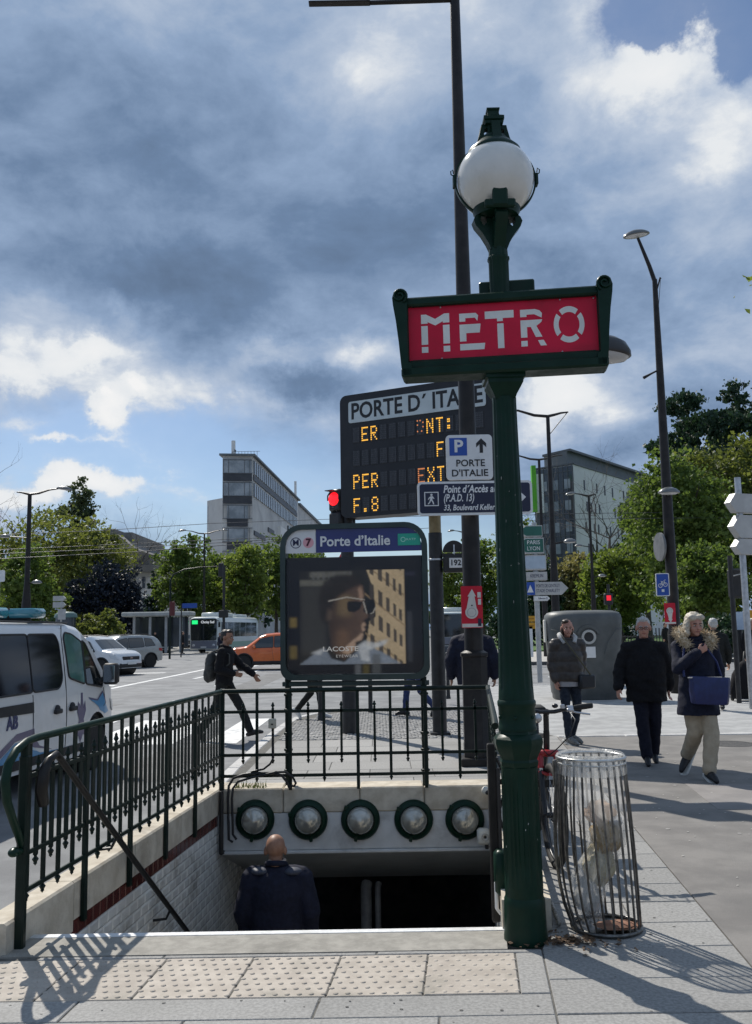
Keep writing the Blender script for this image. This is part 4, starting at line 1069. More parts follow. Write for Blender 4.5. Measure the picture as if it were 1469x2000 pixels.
# ================================================================ brown mast with its signs
mx_, my_ = 1.135, 11.05
bm_root = thing('street_light', 'tall brown street light mast carrying the parking and access signs', 'street light', (mx_, my_, 0))
obj('plinth', MB().box((0, 0, .045), (.40, .40, .09), 0, .01).lathe([(.162, .08), (.162, .24), (.158, .25), (.156, 1.24), (.17, 1.25), (.172, 1.27), (.168, 1.29), (.15, 1.30), (.118, 1.32)], 8, a0=R(22.5)), BROWNM, bm_root, 30)
obj('mast', MB().lathe([(.112, 1.30), (.108, 2.6), (.098, 5), (.078, 7.5), (.062, 9.75)], 24), BROWNM, bm_root, 40)
lz = 4.93
obj('arm', MB().tube([(.03, 0, lz + .10), (.7, -.1, lz + .08), (1.5, -.2, lz + .02)], .035, 8), BROWNM, bm_root, 60)
hd = obj('lamp_head', MB().lathe([(1e-4, .17), (.10, .16), (.19, .12), (.245, .05), (.255, 0), (.24, -.015)], 28, M=MX.Translation((1.68, -.22, lz - .08)) @ MX.Rotation(R(8), 4, 'Y') @ MX.Diagonal((1.2, .8, 1.3, 1))), mat('lamp_head_dark', (.028, .027, .027), rough=.3), bm_root, 50)
obj('diffuser', MB().lathe([(.235, -.012), (.20, -.05), (.10, -.08), (1e-4, -.085)], 24, M=MX.Translation((1.68, -.22, lz - .08)) @ MX.Rotation(R(8), 4, 'Y') @ MX.Diagonal((1.2, .8, 1.3, 1))), mat('diffuser', (.50, .50, .50), rough=.2), hd, 60)
obj('arm', MB().tube([(0, 0, 9.69), (-.5, 0, 9.68), (-1.1, 0, 9.67)], .03, 8), BROWNM, bm_root, 60)
h2 = obj('lamp_head', MB().box((-1.5, 0, 9.67), (.8, .10, .028), 0, .01), BROWNM, bm_root)
obj('clamp', MB().lathe([(.118, 0), (.122, .004), (.122, .03), (.118, .034)], 24, (0, 0, 3.06)).lathe([(.118, 0), (.122, .004), (.122, .03), (.118, .034)], 24, (0, 0, 3.6)), STEEL, bm_root, 40)

SIGNW = mat('sign_white', (.70, .70, .69), (.75, .75, .74), 3, .4, dirt=(.5, .49, .46), dscale=5, damt=.3)
INKB = mat('sign_black', (.012, .012, .014), rough=.5)
SBLUE = mat('sign_blue', (.012, .065, .32), (.016, .075, .36), 4, .4)
SNAVY = mat('sign_navy', (.007, .010, .035), (.010, .014, .045), 4, .35)
GREYB = mat('sign_back', (.36, .37, .37), (.44, .45, .45), 5, .5, metal=.3)
def plate(root, w, h, r, m, name='plate', y=0.0, d=.03, back=None, cx=0, cz=0):
    return obj(name, MB().prism([(x + cx, z + cz) for x, z in rrect(-w / 2, -h / 2, w / 2, h / 2, r)], d, MX.Translation((0, y, 0))), m, root, 30)
def flat(name, polys, m, par, y, d=.003):
    mb = MB()
    for pl in polys: mb.prism(pl, d, MX.Translation((0, y, 0)))
    return obj(name, mb, m, par)
yS = 10.83
c = (P(871, 848, yS) + P(963, 938, yS)) / 2
t = thing('parking_sign', 'white parking sign reading PORTE D\'ITALIE with blue P and up arrow', 'sign', (c.x, yS, c.z), R(-1))
w, h = .553, .545
pl = plate(t, w, h, .05, SIGNW)
flat('border', [rrect(-w / 2 + .008, -h / 2 + .008, w / 2 - .008, h / 2 - .008, .045)], SIGNW, pl, -.003)
bp = flat('blue_square', [q(-.235, .02, -.025, .235)], SBLUE, pl, -.006)
text('P', .205, (-.128, -.008, .128), bp, SIGNW, bold=.006, wscale=1.05)
flat('arrow', [[(.125, .05), (.165, .05), (.165, .155), (.205, .115), (.205, .165), (.145, .225), (.085, .165), (.085, .115), (.125, .155)]], INKB, pl, -.006)
text('PORTE', .115, (.01, -.006, -.075), pl, INKB, width=.34, bold=.0015)
text("D'ITALIE", .115, (0, -.006, -.195), pl, INKB, width=.43, bold=.0015)
c = (P(815, 940, yS) + P(1041, 1005, yS)) / 2
obj('bracket', MB().box((0, .075, .12), (.10, .10, .05)).box((0, .075, -.14), (.10, .10, .05)), STEEL, t)
t = thing('access_sign', 'long dark blue sign Point d\'Accès au with walking figure and right arrow', 'sign', (c.x, yS, c.z), R(-.5))
w, h = 1.365, .405
pl = plate(t, w, h, .05, SIGNW)
fc = flat('face', [rrect(-w / 2 + .028, -h / 2 + .028, w / 2 - .028, h / 2 - .028, .03)], SNAVY, pl, -.003)
yy = -.005
text('Point d´Accès au', .125, (-.375, yy, .105), fc, SIGNW, align='LEFT', shear=.22, width=.645, bold=.003)
text('(P.A.D. 13)', .125, (-.375, yy, .0), fc, SIGNW, align='LEFT', shear=.22, width=.36, bold=.0025)
text('33, Boulevard Kellermann', .095, (-.375, yy, -.115), fc, SIGNW, align='LEFT', shear=.22, width=.76, bold=.002)
fx0, fz0 = -.515, -.005
obj('bracket', MB().box((0, .075, .10), (.12, .10, .05)).box((0, .075, -.10), (.12, .10, .05)), STEEL, t)
fr = MB()
for pq in (q(-.085, -.085, .085, -.074), q(-.085, .074, .085, .085), q(-.085, -.074, -.074, .074), q(.074, -.074, .085, .074)): fr.prism([(x + fx0, z + fz0) for x, z in pq], .003, MX.Translation((0, -.007, 0)))
obj('pictogram_frame', fr, SIGNW, fc)
fig = [circ(.0, .05, .014, 12), [(-.014, .032), (.014, .034), (.034, .005), (.028, -.002), (.012, .014), (.010, -.010), (.026, -.040), (.030, -.066), (.018, -.066), (.010, -.040), (-.006, -.018), (-.018, -.045), (-.040, -.066), (-.046, -.056), (-.028, -.038), (-.018, -.008), (-.016, .012), (-.030, .0), (-.034, -.010), (-.042, -.004), (-.036, .012)]]
flat('walking_figure', [[(x + fx0, z + fz0) for x, z in pp_] for pp_ in fig], SIGNW, fc, -.007)
flat('arrow', [[(.45, -.018), (.54, -.018), (.50, -.058), (.545, -.058), (.605, 0), (.545, .058), (.50, .058), (.54, .018), (.45, .018)]], SIGNW, fc, -.007)
# red poster sheet round the mast
RPOST = mat('poster_red', (.52, .012, .03), (.60, .02, .045), 4, .5, spec=.3)
PALE = mat('poster_pale', (.60, .57, .52), (.68, .65, .60), 8, .6)
GREYI = mat('poster_grey_ink', (.36, .34, .34), rough=.6)
def poster(px0, py0, px1, py1, Y, lab, up=True):
    a, b = P(px0, py0, Y), P(px1, py1, Y); c = (a + b) / 2; w, h = b.x - a.x, a.z - b.z
    t = thing('poster', lab, 'poster', (c.x, Y, c.z), R(-1), group='red posters on the street light masts')
    s = w
    pl = plate(t, w, h, .012, RPOST, 'sheet', 0, .006)
    k = 1 if up else -1
    sh = [[(-.06 * s, .06 * h * k), (.06 * s, .06 * h * k), (.045 * s, .22 * h * k), (-.045 * s, .22 * h * k)],
          circ(-.02 * s, -.13 * h * k, .30 * s, 24), [(-.20 * s, .25 * h * k), (.20 * s, .25 * h * k), (.02 * s, .43 * h * k)],
          [(-.13 * s, .26 * h * k), (.13 * s, .26 * h * k), (.22 * s, -.05 * h * k), (-.26 * s, -.05 * h * k)]]
    e = flat('bulb_shape', sh[1:2], PALE, pl, -.004); flat('bulb_shape', sh[2:3], PALE, pl, -.0045); flat('bulb_shape', sh[3:4], PALE, pl, -.005)
    obj('ring_mark', ringpoly(MB(), -.02 * s, -.13 * h * k, .19 * s, .215 * s, -.0066, .002, 24), GREYI, e)
    flat('foot_strip', [q(-.48 * s, -.485 * h, .48 * s, -.40 * h)], PALE, pl, -.0035)
    if up:
        flat('small_mark', [q(.27 * s, .22 * h + .0, .43 * s, .35 * h), q(.29 * s, .05 * h, .43 * s, .19 * h)], PALE, pl, -.0042)
        flat('small_mark', [q(.26 * s, -.46 * h, .42 * s, -.28 * h)], SNAVY, pl, -.0062)
        flat('small_mark', [q(-.04 * s, .02 * h, .03 * s, .05 * h)], INKB, pl, -.0072)
    return t
poster(900, 1145, 944, 1226, 10.928, 'red poster with an upward arrow bulb on the tall brown mast behind the green post')

# ================================================================ black post with the message board and 192 box
pb = P(857, 1436, 14.2)
bp_ = thing('board_post', 'black post with a bronze upper sleeve carrying the big message board', 'post', (pb.x + .02, 14.2, 0))
obj('foot', MB().box((0, 0, .02), (.30, .30, .04), 0, .01), BLACKM, bp_)
obj('pole', MB().lathe([(.108, .0), (.108, 1.0), (.104, 3.05)], 24), BLACKM, bp_, 40)
obj('sleeve', MB().lathe([(.092, 3.05), (.094, 3.06), (.094, 5.2), (.08, 5.22)], 24), mat('bronze_paint', (.21, .165, .085), (.28, .22, .12), 6, .4, metal=.5), bp_, 40)
obj('band', MB().lathe([(.107, 0), (.113, .004), (.113, .03), (.107, .034)], 24, (0, 0, 2.62)).tube([(.1, 0, 2.63), (.32, -.05, 2.63)], .014, 6), STEEL, bp_, 40)
nb_ = thing('number_box', 'black signal box with white plate 192 behind the round black disc', 'signal box', (pb.x + .33, 14.15, 0))
zz = lambda y: P(886, y, 14.15).z
obj('housing', MB().box((0, 0, (zz(1088) + zz(1116)) / 2), (.40, .14, zz(1086) - zz(1118)), 0, .02).box((0, .02, zz(1084)), (.46, .10, .05), 0, .01), BLACKM, nb_)
npz = zz(1100)
np_ = obj('number_plate', MB().box((-.015, -.076, npz), (.195, .008, .15), 0, .003), SIGNW, nb_)
text('192', .12, (-.015, -.081, npz), np_, INKB, width=.15, bold=.003)
obj('disc', MB().prism(circ(-.03, zz(1078), .17, 28, 0, 180, .18), .05, MX.Translation((0, .02, 0))), BLACKM, nb_, 30)
obj('strut', MB().tube([(-.03, -.02, zz(1084)), (-.03, -.02, zz(1064))], .012, 6), STEEL, nb_)
# message board
VMA = R(-27)
va, vb = P(665, 893, 14.35), None
VW, VH, VZ = 2.62, 1.96, 4.30
vroot = thing('message_board', 'large black road message board headed PORTE D\'ITALIE with amber dot letters', 'message board', (va.x + math.cos(VMA) * VW / 2, 14.35 + math.sin(VMA) * VW / 2, VZ), VMA)
VB = mat('board_black', (.0075, .008, .010), (.013, .013, .016), 5, .42)
obj('case', MB().prism(rrect(-VW / 2, -VH / 2, VW / 2, VH / 2, .11), .34), VB, vroot, 30)
hp = obj('header', MB().prism(rrect(-VW / 2 + .16, VH / 2 - .46, VW / 2 - .16, VH / 2 - .115, .04), .012, MX.Translation((0, -.012, 0))), mat('header_plate', (.50, .56, .57), (.56, .62, .63), 3, .45), vroot, 30)
text("PORTE D´ ITALIE", .36, (-.0, -.013, VH / 2 - .29), hp, INKB, width=VW - .42, bold=.008)
FONT = {'E': '11111 10000 10000 11110 10000 10000 11111', 'R': '11110 10001 10001 11110 10100 10010 10001', 'N': '10001 11001 10101 10101 10011 10001 10001', 'T': '11111 00100 00100 00100 00100 00100 00100', ':': '00000 01100 01100 00000 01100 01100 00000', 'F': '11111 10000 10000 11110 10000 10000 10000', 'P': '11110 10001 10001 11110 10000 10000 10000', 'X': '10001 10001 01010 00100 01010 10001 10001', '.': '00000 00000 00000 00000 00000 01100 01100', 'B': '01110 10001 10001 01110 10001 10001 01110', 'I': '10001 10001 10001 10001 10001 10001 10001', 'L': '10000 10000 10000 10000 10000 10000 11111', '!': '10100 00001 10000 00001 00000 10010 00000', 'U': '10001 10001 10001 10001 10001 10001 01110'}
AMBER = mat('led_amber', (1.0, .50, .06), rough=.5, emit=1.1)
AMBERD = mat('led_amber_dim', (.9, .30, .10), rough=.5, emit=.55)
MODM = mat('led_module', (.055, .058, .066), (.10, .104, .115), 60, .5)
lines = [" ER    !NT:   ", "         FLU  ", "PER    EXT    ", "F.B           "]
ncol = 14
mw, mh = (VW - .40) / ncol, .245
mod_me = MB().box((0, -.004, 0), (mw * .80, .012, mh), 0, .003).mesh('led_module'); mod_me.materials.append(MODM)
dimset = {(0, 7), (2, 7)}
for r_, ln in enumerate(lines):
    zc_ = VH / 2 - .66 - r_ * .372
    for ci in range(ncol):
        xc = -VW / 2 + .21 + (ci + .5) * mw
        o = bpy.data.objects.new('led_module', mod_me); col.objects.link(o); o.parent = vroot; o.location = (xc, 0, zc_)
        pat = FONT.get(ln[ci])
        mbo, mbl = MB(), MB()
        if pat:
            for j, rowp in enumerate(pat.split()):
                for i, ch in enumerate(rowp):
                    px_, pz_ = (i - 2) * mw * .145, (3 - j) * mh * .135
                    if ch == '1': mbl.box((px_, -.0125, pz_), (.0165, .006, .0205))
        if mbl.v: tag(obj('dot', mbl, AMBERD if (r_, ci) in dimset else AMBER, o), kind='stuff')
        for i in range(6): mbo.box(((i - 2.5) * mw * .145, -.0115, 0), (.004, .004, mh * .98))
        for j in range(8): mbo.box((0, -.0118, (3.5 - j) * mh * .135), (mw * .78, .004, .004))
        tag(obj('dot_grid', mbo, VB, o), kind='stuff')
obj('bracket', MB().box((.2, .30, -VH / 2 + .2), (.5, .2, .12)).box((.2, .30, VH / 2 - .3), (.5, .2, .12)), VB, vroot)

# ================================================================ traffic light left of the board
tb = P(683, 1432, 14.57)
tl_ = thing('traffic_light', 'black traffic light showing red on a thick post beside the message board', 'traffic light', (tb.x, 14.57, 0))
obj('pole', MB().lathe([(.112, 0), (.112, 1.2), (.105, 1.22), (.10, 3.35), (.06, 3.38)], 24), BLACKM, tl_, 40)
lz_ = P(657, 973, 14.4).z; lx_ = P(652, 973, 14.4).x - tb.x
HDA = R(-38)
TH = MX.Translation((lx_, -.08, lz_)) @ MX.Rotation(HDA, 4, 'Z')
obj('housing', MB().box((0, .09, -.02), (.26, .2, .36), 0, .04).box((0, .09, -.35), (.26, .2, .30), 0, .04).xf(TH), BLACKM, tl_, 40)
obj('backing', MB().box((.16, .14, -.50), (.34, .16, .5), 0, .03).xf(MX.Translation((lx_, -.05, lz_))), BLACKM, tl_, 40)
obj('visor', MB().tube([(-.115, -.02, -.02), (-.115, -.02, .06), (-.06, -.02, .12), (.06, -.02, .12), (.115, -.02, .06), (.115, -.02, -.02)], .012, 6).box((0, -.06, .125), (.15, .16, .012)).xf(TH), BLACKM, tl_)
rl2 = obj('red_lens', MB().lathe([(.108, 0), (.09, .02), (.05, .035), (1e-4, .04)], 24, M=TH @ MX.Translation((0, -.012, 0)) @ MX.Rotation(math.pi / 2, 4, 'X')), mat('red_lit', (1, .012, .02), rough=.3, emit=1.3), tl_, 60)
obj('strap', MB().lathe([(.113, 0), (.119, .005), (.119, .05), (.113, .055)], 20, (0, 0, 2.2)), STEEL, tl_, 40)
# bird spikes on the post head
mb = MB(); rs_ = random.Random(2)
for i in range(34):
    x, y = rs_.uniform(-.14, .14), rs_.uniform(-.1, .1); a, b = rs_.gauss(0, .05), rs_.gauss(0, .05)
    mb.tube([(x, y, 3.36), (x + a, y + b, 3.36 + rs_.uniform(.10, .2))], .003, 3)
tag(obj('bird_spike', mb, STEEL, tl_), kind='stuff')
# small warning triangle seen under the header
wt = thing('warning_sign', 'small red bordered warning triangle seen through the slot of the station panel', 'sign', (P(672, 1080, 19).x, 19.0, 0))
zt_ = P(672, 1076, 19).z
obj('post', MB().tube([(0, .05, ROADZ), (0, .05, zt_ - .1)], .03, 8), STEEL, wt, 60)
obj('plate', MB().prism([(-.35, zt_ - .62), (.35, zt_ - .62), (.04, zt_), (-.04, zt_)], .02), RPOST, wt)
obj('face', MB().prism([(-.22, zt_ - .54), (.22, zt_ - .54), (0, zt_ - .16)], .004, MX.Translation((0, -.005, 0))), SIGNW, wt)

# bollards behind the station panel
for px, py in ((626, 1408), (724, 1392), (795, 1398), (876, 1365)):
    b0 = G(px, py)
    b = thing('bollard', {626: 'slim black bollard left of the thick traffic light post', 724: 'slim black bollard just right of the thick traffic light post', 795: 'slim black bollard just left of the black board post', 876: 'slim black bollard between the board post and the brown mast'}[px], 'bollard', (b0.x, b0.y, 0), group='bollards behind the station panel')
    obj('shaft', MB().lathe([(.055, 0), (.05, .05), (.043, .08), (.040, .86), (.046, .88), (.046, .92), (.03, .95), (1e-4, .96)], 14), BLACKM, b, 40)
    obj('ball', MB().sphere((0, 0, 1.0), .05, 14, 10), BLACKM, b, 60)

# ================================================================ wire bin
BARM = mat('bin_bar', (.10, .098, .092), (.20, .195, .185), 25, .35, metal=.85)
BRINGM = mat('bin_ring', (.50, .50, .48), (.62, .62, .60), 25, .28, metal=.8)
bc = V((1.165, 5.10, 0))
bn_ = thing('wire_bin', 'round wire litter bin of thin metal bars with a clear bag inside', 'litter bin', bc)
top = V((-.045, 0, .885)); N = 26
def binpt(a, t):     # a round the bin, t from the base to the top
    s = math.sin(math.pi * t)
    r = lerp(.178, .176, t) + .006 * s
    lean = -.075 * math.sin(math.pi * min(1, t * 1.0)) * (.6 if math.cos(a) < 0 else -.25) * (1 if math.cos(a) < 0 else .3)
    cx = lerp(.014, -.030, t)
    if math.cos(a) < 0: cx -= .050 * math.sin(math.pi * (t ** .75)) * (-math.cos(a))
    return V((cx + r * math.cos(a), r * math.sin(a), .012 + t * .868))
for i in range(N):
    a = 2 * math.pi * (i + .5) / N
    mb = MB(); mb.tube([binpt(a, t / 8) for t in range(9)], .0062, 6)
    obj('bar', mb, BARM, bn_, 60)
obj('base_ring', MB().tube([(.014 + .180 * math.cos(2 * math.pi * i / 40), .180 * math.sin(2 * math.pi * i / 40), .014) for i in range(40)], .010, 6, closed=True).lathe([(.175, .006), (1e-4, .008)], 32, (.014, 0, 0)), BARM, bn_, 60)
for z, r_ in ((.883, .180), (.855, .181)):
    obj('top_ring', MB().tube([(-.030 + r_ * math.cos(2 * math.pi * i / 48), r_ * math.sin(2 * math.pi * i / 48), z + (0 if z > .87 else 0)) for i in range(48)], .0085 if z > .87 else .006, 8, closed=True), BRINGM, bn_, 60)
obj('hub', MB().box((-.03 - .19, 0, .8), (.03, .04, .14), 0, .006), BARM, bn_)
# bag: a wrinkled clear sack hanging from the ring, twisted to the left at the bottom
def bagmat():
    m = bpy.data.materials.new('clear_bag'); m.use_nodes = True; nt = m.node_tree; nt.nodes.clear(); g = NG(nt)
    p = g.n('ShaderNodeBsdfPrincipled'); p.inputs['Base Color'].default_value = (.80, .80, .78, 1); p.inputs['Roughness'].default_value = .22
    tr = g.n('ShaderNodeBsdfTransparent'); tl2 = g.n('ShaderNodeBsdfTranslucent'); tl2.inputs[0].default_value = (.8, .8, .78, 1)
    pos = g.n('ShaderNodeNewGeometry').outputs['Position']
    a1 = g.n('ShaderNodeMixShader'); a1.inputs[0].default_value = .5; nt.links.new(p.outputs[0], a1.inputs[1]); nt.links.new(tl2.outputs[0], a1.inputs[2])
    mx = g.n('ShaderNodeMixShader'); g.set(mx.inputs[0], g.mr(g.noise(g.v('MULTIPLY', pos, (1, 1, .18)), 34, 4, .6), .35, .7, .14, .56))
    nt.links.new(tr.outputs[0], mx.inputs[1]); nt.links.new(a1.outputs[0], mx.inputs[2])
    bp2 = g.n('ShaderNodeBump'); bp2.inputs['Strength'].default_value = .8; bp2.inputs['Distance'].default_value = .02
    g.set(bp2.inputs['Height'], g.noise(g.v('MULTIPLY', pos, (1, 1, .14)), 38, 3, .55)); nt.links.new(bp2.outputs[0], p.inputs['Normal'])
    o = g.n('ShaderNodeOutputMaterial'); nt.links.new(mx.outputs[0], o.inputs[0]); return m
BAG = bagmat()
def bag_rings(prof, n=40, seed=1):
    rings = []
    for (z, cx, cy, r) in prof:
        rings.append([V((cx + r * (1 + .06 * mnoise.noise(V((math.cos(a) * 2.2, math.sin(a) * 2.2, z * 5 + seed)))) * math.cos(a), cy + r * (1 + .06 * mnoise.noise(V((math.cos(a) * 2.2, math.sin(a) * 2.2, z * 5 + seed + 9)))) * math.sin(a), z)) for a in [2 * math.pi * i / n for i in range(n)]])
    return rings
bagp = [(.05, -.06, 0, .055), (.09, -.085, 0, .085), (.16, -.09, 0, .10), (.24, -.065, 0, .105), (.32, -.03, 0, .10), (.38, .01, 0, .095), (.44, .035, 0, .105), (.52, .025, 0, .125), (.60, .005, 0, .14), (.70, -.01, 0, .148), (.80, -.025, 0, .152), (.875, -.03, 0, .158), (.905, -.03, 0, .168), (.898, -.03, 0, .180), (.86, -.03, 0, .188), (.80, -.03, 0, .190)]
bg = thing('bin_bag', 'clear plastic rubbish bag hanging inside the wire bin', 'bag', bc)
obj('sack', MB().loft(bag_rings(bagp), cap=False), BAG, bg, 180)
def crumple(name, lab, c, r, m, seed, cat):
    mb = MB(); mb.sphere((0, 0, 0), 1, 18, 12)
    mb.v = [tuple(V((p[0] * r[0], p[1] * r[1], p[2] * r[2])) * (1 + .3 * mnoise.noise(V(p) * 1.7 + V((seed, 0, 0))))) for p in mb.v]
    return tag(obj(name, mb, m, None, 20, loc=bc + V(c)), lab, cat)
crumple('paper_bag', 'crumpled brown paper bag squeezed in the middle of the clear bin bag', (.02, -.03, .475), (.085, .07, .085), mat('kraft', (.24, .16, .06), (.34, .24, .11), 20, .85), 3, 'paper bag')
crumple('cardboard_piece', 'pinkish cardboard cup lying on top of the rubbish in the bin bag', (.0, -.03, .60), (.08, .06, .06), mat('pink_card', (.52, .36, .25), (.60, .44, .33), 14, .8), 8, 'cup')
crumple('wrapper', 'yellowish food wrapper in the lower twist of the clear bin bag', (-.01, -.02, .33), (.085, .06, .10), mat('wrapper', (.36, .31, .19), (.46, .41, .28), 18, .6), 5, 'wrapper')
crumple('tissue', 'grey white crumpled tissue near the bottom of the bin bag', (-.08, -.01, .17), (.07, .06, .09), mat('tissue', (.40, .39, .36), (.52, .51, .48), 18, .8), 12, 'tissue')
crumple('flattened_carton', 'reddish flattened carton on the bottom plate of the bin', (.06, -.05, .03), (.12, .08, .012), mat('carton', (.22, .10, .06), (.30, .16, .10), 18, .8), 12, 'carton')
crumple('drink_can', 'silvery crushed can beside the pink cup in the bin bag', (.075, -.05, .555), (.035, .03, .03), STEEL, 4, 'can')

# ================================================================ bicycle behind the green post
BKM = mat('bike_black', (.010, .010, .012), (.016, .016, .018), 8, .35)
REDB = mat('bike_red', (.35, .012, .016), rough=.35, coat=.3)
SILV = mat('bike_silver', (.5, .5, .51), rough=.3, metal=.9)
bk = thing('bicycle', 'dark mountain bicycle with red fork crown leaning by the stairs behind the green post', 'bicycle', (1.155, 6.45, 0), R(-3))
def wheel(y, parent, tilt=0.0):
    w = bpy.data.objects.new('wheel', None); col.objects.link(w); w.parent = parent; w.location = (0, y, .335); w.rotation_euler = (0, 0, tilt)
    Ry = MX.Rotation(math.pi / 2, 4, 'Y')
    circle = lambda r: [(0, r * math.cos(2 * math.pi * i / 48), r * math.sin(2 * math.pi * i / 48)) for i in range(48)]
    obj('tyre', MB().tube(circle(.310), .026, 10, closed=True), RUBBER, w, 60)
    obj('rim', MB().tube(circle(.285), .011, 8, closed=True), BKM, w, 60)
    mb = MB()
    for i in range(28):
        a = 2 * math.pi * i / 28; s = .03 if i % 2 else -.03
        mb.tube([(s, .02 * math.cos(a + .8), .02 * math.sin(a + .8)), (0, .28 * math.cos(a), .28 * math.sin(a))], .0013, 3)
    tag(obj('spoke', mb, SILV, w), kind='stuff')
    obj('hub', MB().tube([(-.05, 0, 0), (.05, 0, 0)], .018, 10), BKM, w, 60)
    obj('disc', MB().lathe([(.08, 0), (.08, .003), (.05, .003), (.05, 0)], 24, M=MX.Translation((.04, 0, 0)) @ Ry), SILV, w)
    return w
wheel(-.10, bk, R(5)); wheel(.97, bk)
fr = MB()
fr.tube([(0, .14, .72), (0, .11, .86)], .022, 10).tube([(0, .14, .74), (0, .60, .36)], .021, 10).tube([(0, .13, .83), (0, .68, .76)], .018, 10).tube([(0, .60, .34), (0, .71, .88)], .017, 10)
for s in (-.05, .05): fr.tube([(0, .60, .34), (s, .75, .335), (s, .97, .335)], .011, 8).tube([(0, .69, .78), (s, .80, .62), (s, .97, .335)], .010, 8)
obj('frame', fr, BKM, bk, 60)
fk = MB()
for s in (-.055, .055): fk.tube([(s, .08, .72), (s, .0, .52), (s, -.10, .335)], [.020, .021, .016], 10)
obj('fork', fk, BKM, bk, 60)
obj('fork_crown', MB().box((0, .075, .715), (.15, .055, .045), 0, .015).tube([(-.055, .06, .70), (-.055, .035, .62)], .021, 10).tube([(.055, .06, .70), (.055, .035, .62)], .021, 10).tube([(-.07, .03, .60), (-.02, .0, .585), (.03, .0, .585), (.07, .03, .60)], .012, 8), REDB, bk, 60)
obj('stem', MB().tube([(0, .11, .86), (0, .10, .97), (0, .03, 1.0)], .020, 10), BKM, bk, 60)
HB = MX.Translation((0, .02, 1.0)) @ MX.Rotation(R(4), 4, 'Z')
obj('handlebar', MB().tube([(-.31, .06, .03), (-.15, .015, .02), (-.05, 0, 0), (.05, 0, 0), (.15, .015, .02), (.31, .06, .03)], .014, 10).xf(HB), BKM, bk, 60)
for s in (-1, 1):
    obj('grip', MB().tube([(s * .19, .025, .022), (s * .25, .04, .027), (s * .325, .065, .032)], [.017, .02, .019], 10).xf(HB), RUBBER, bk, 60)
    obj('brake_lever', MB().tube([(s * .16, .0, .005), (s * .19, -.035, -.005), (s * .29, -.02, -.02)], .007, 6).xf(HB), SILV, bk, 60)
    obj('brake_clamp', MB().tube([(s * .14, .02, .02), (s * .18, .025, .02)], .020, 10).box((s * .155, -.01, .01), (.05, .04, .025), 0, .006).xf(HB), SILV, bk, 60)
obj('bell', MB().sphere((.055, .0, .04), (.022, .022, .016), 12, 8).xf(HB), BKM, bk, 60)
obj('bracket', MB().box((.105, -.01, .035), (.03, .02, .03), 0, .005).xf(HB), SILV, bk)
for s, e in ((-.16, .02), (.15, .03)):
    obj('cable', MB().tube([(s, -.02, 1.0), (s * 1.1, -.14, .96), (s * .8, -.17, .86), (s * .3, -.06, .76), (0, .05, .70)], .004, 6), BKM, bk, 60)
obj('headlight', MB().lathe([(.03, 0), (.034, .02), (.03, .05), (.015, .06)], 16, M=MX.Translation((-.08, -.03, .965)) @ MX.Rotation(math.pi / 2, 4, 'X')), SILV, bk, 60)
obj('saddle', MB().box((0, .72, .96), (.13, .27, .05), 0, .024).tube([(0, .705, .86), (0, .72, .945)], .013, 8), RUBBER, bk, 60)
obj('chainring', MB().lathe([(.09, 0), (.09, .006), (.05, .006), (.05, 0)], 28, M=MX.Translation((.055, .60, .33)) @ MX.Rotation(math.pi / 2, 4, 'Y')), BKM, bk, 50)
obj('crank', MB().tube([(.065, .60, .33), (.07, .56, .17)], .010, 6), BKM, bk, 50)
obj('crank', MB().tube([(-.065, .60, .33), (-.07, .64, .49)], .010, 6), BKM, bk, 50)
for x, y, z in ((.115, .56, .17), (-.115, .64, .49)): obj('pedal', MB().box((x, y, z), (.09, .09, .018), 0, .004), RUBBER, bk)
obj('frame_sticker', MB().box((.0, .03, .52), (.17, .012, .05)), BKM, bk)
obj('fork_badge', MB().box((-.0565, .018, .60), (.022, .004, .05)).box((.0565, .018, .60), (.022, .004, .05)), SIGNW, bk)
sdash = thing('sun_dash_line', 'dashed sunlight through the bin bars, laid as pale and dark beads on the slabs', 'light pattern')  # beads stand in for the sunlight dashes falling between the bin bars
mb = MB(); pts = pxpath([(1056, 1700), (1060, 1712), (1067, 1738), (1077, 1768), (1090, 1798)], 5.55)
for i in range(26):
    t = i / 25; p = V(pts[0]).lerp(V(pts[-1]), t) ; g0 = G(lerp(1056, 1092, t ** 1.15), lerp(1700, 1803, t), .02)
    mb.sphere(g0, (.012, .018, .014), 6, 4)
tag(obj('sun_dashes', mb, mat('sun_dash_beads', (.45, .43, .38), (.08, .07, .06), 60, .5), sdash, 60), kind='stuff')

# ================================================================ recycling container
CG = mat('container_grey', (.075, .082, .080), (.105, .112, .11), 3, .5, bump=.1, bscale=60, dirt=(.075, .078, .072), dscale=1.5, damt=.5)
cc = V((4.60, 20.9, -.012))
ct = thing('recycling_container', 'big grey rounded glass recycling container behind the woman in the brown coat', 'container', cc, R(-4))
def cring(z, w, d, n=40, e=3.2):
    r = []
    for i in range(n):
        a = 2 * math.pi * i / n; ca, sa = math.cos(a), math.sin(a)
        r.append(V((w * math.copysign(abs(ca) ** (2 / e), ca), d * math.copysign(abs(sa) ** (2 / e), sa), z)))
    return r
prof = [(.0, .70, .55), (.03, .715, .565), (.10, .715, .565), (.14, .74, .59), (1.0, .80, .62), (1.60, .845, .64), (1.76, .845, .635), (1.84, .825, .61), (1.90, .77, .55), (1.93, .66, .45), (1.945, .40, .25)]
obj('shell', MB().loft([cring(*p_) for p_ in prof]), CG, ct, 50)
obj('porthole', ringpoly(MB(), .0, 0, .105, .155, 0, .05, 32, MX.Translation((.03, -.69, 1.36))), mat('port_pale', (.42, .42, .40), rough=.5), ct, 40)
obj('hole', MB().prism(circ(0, 0, .106, 28), .03, MX.Translation((.03, -.665, 1.36))), BLACKM, ct)
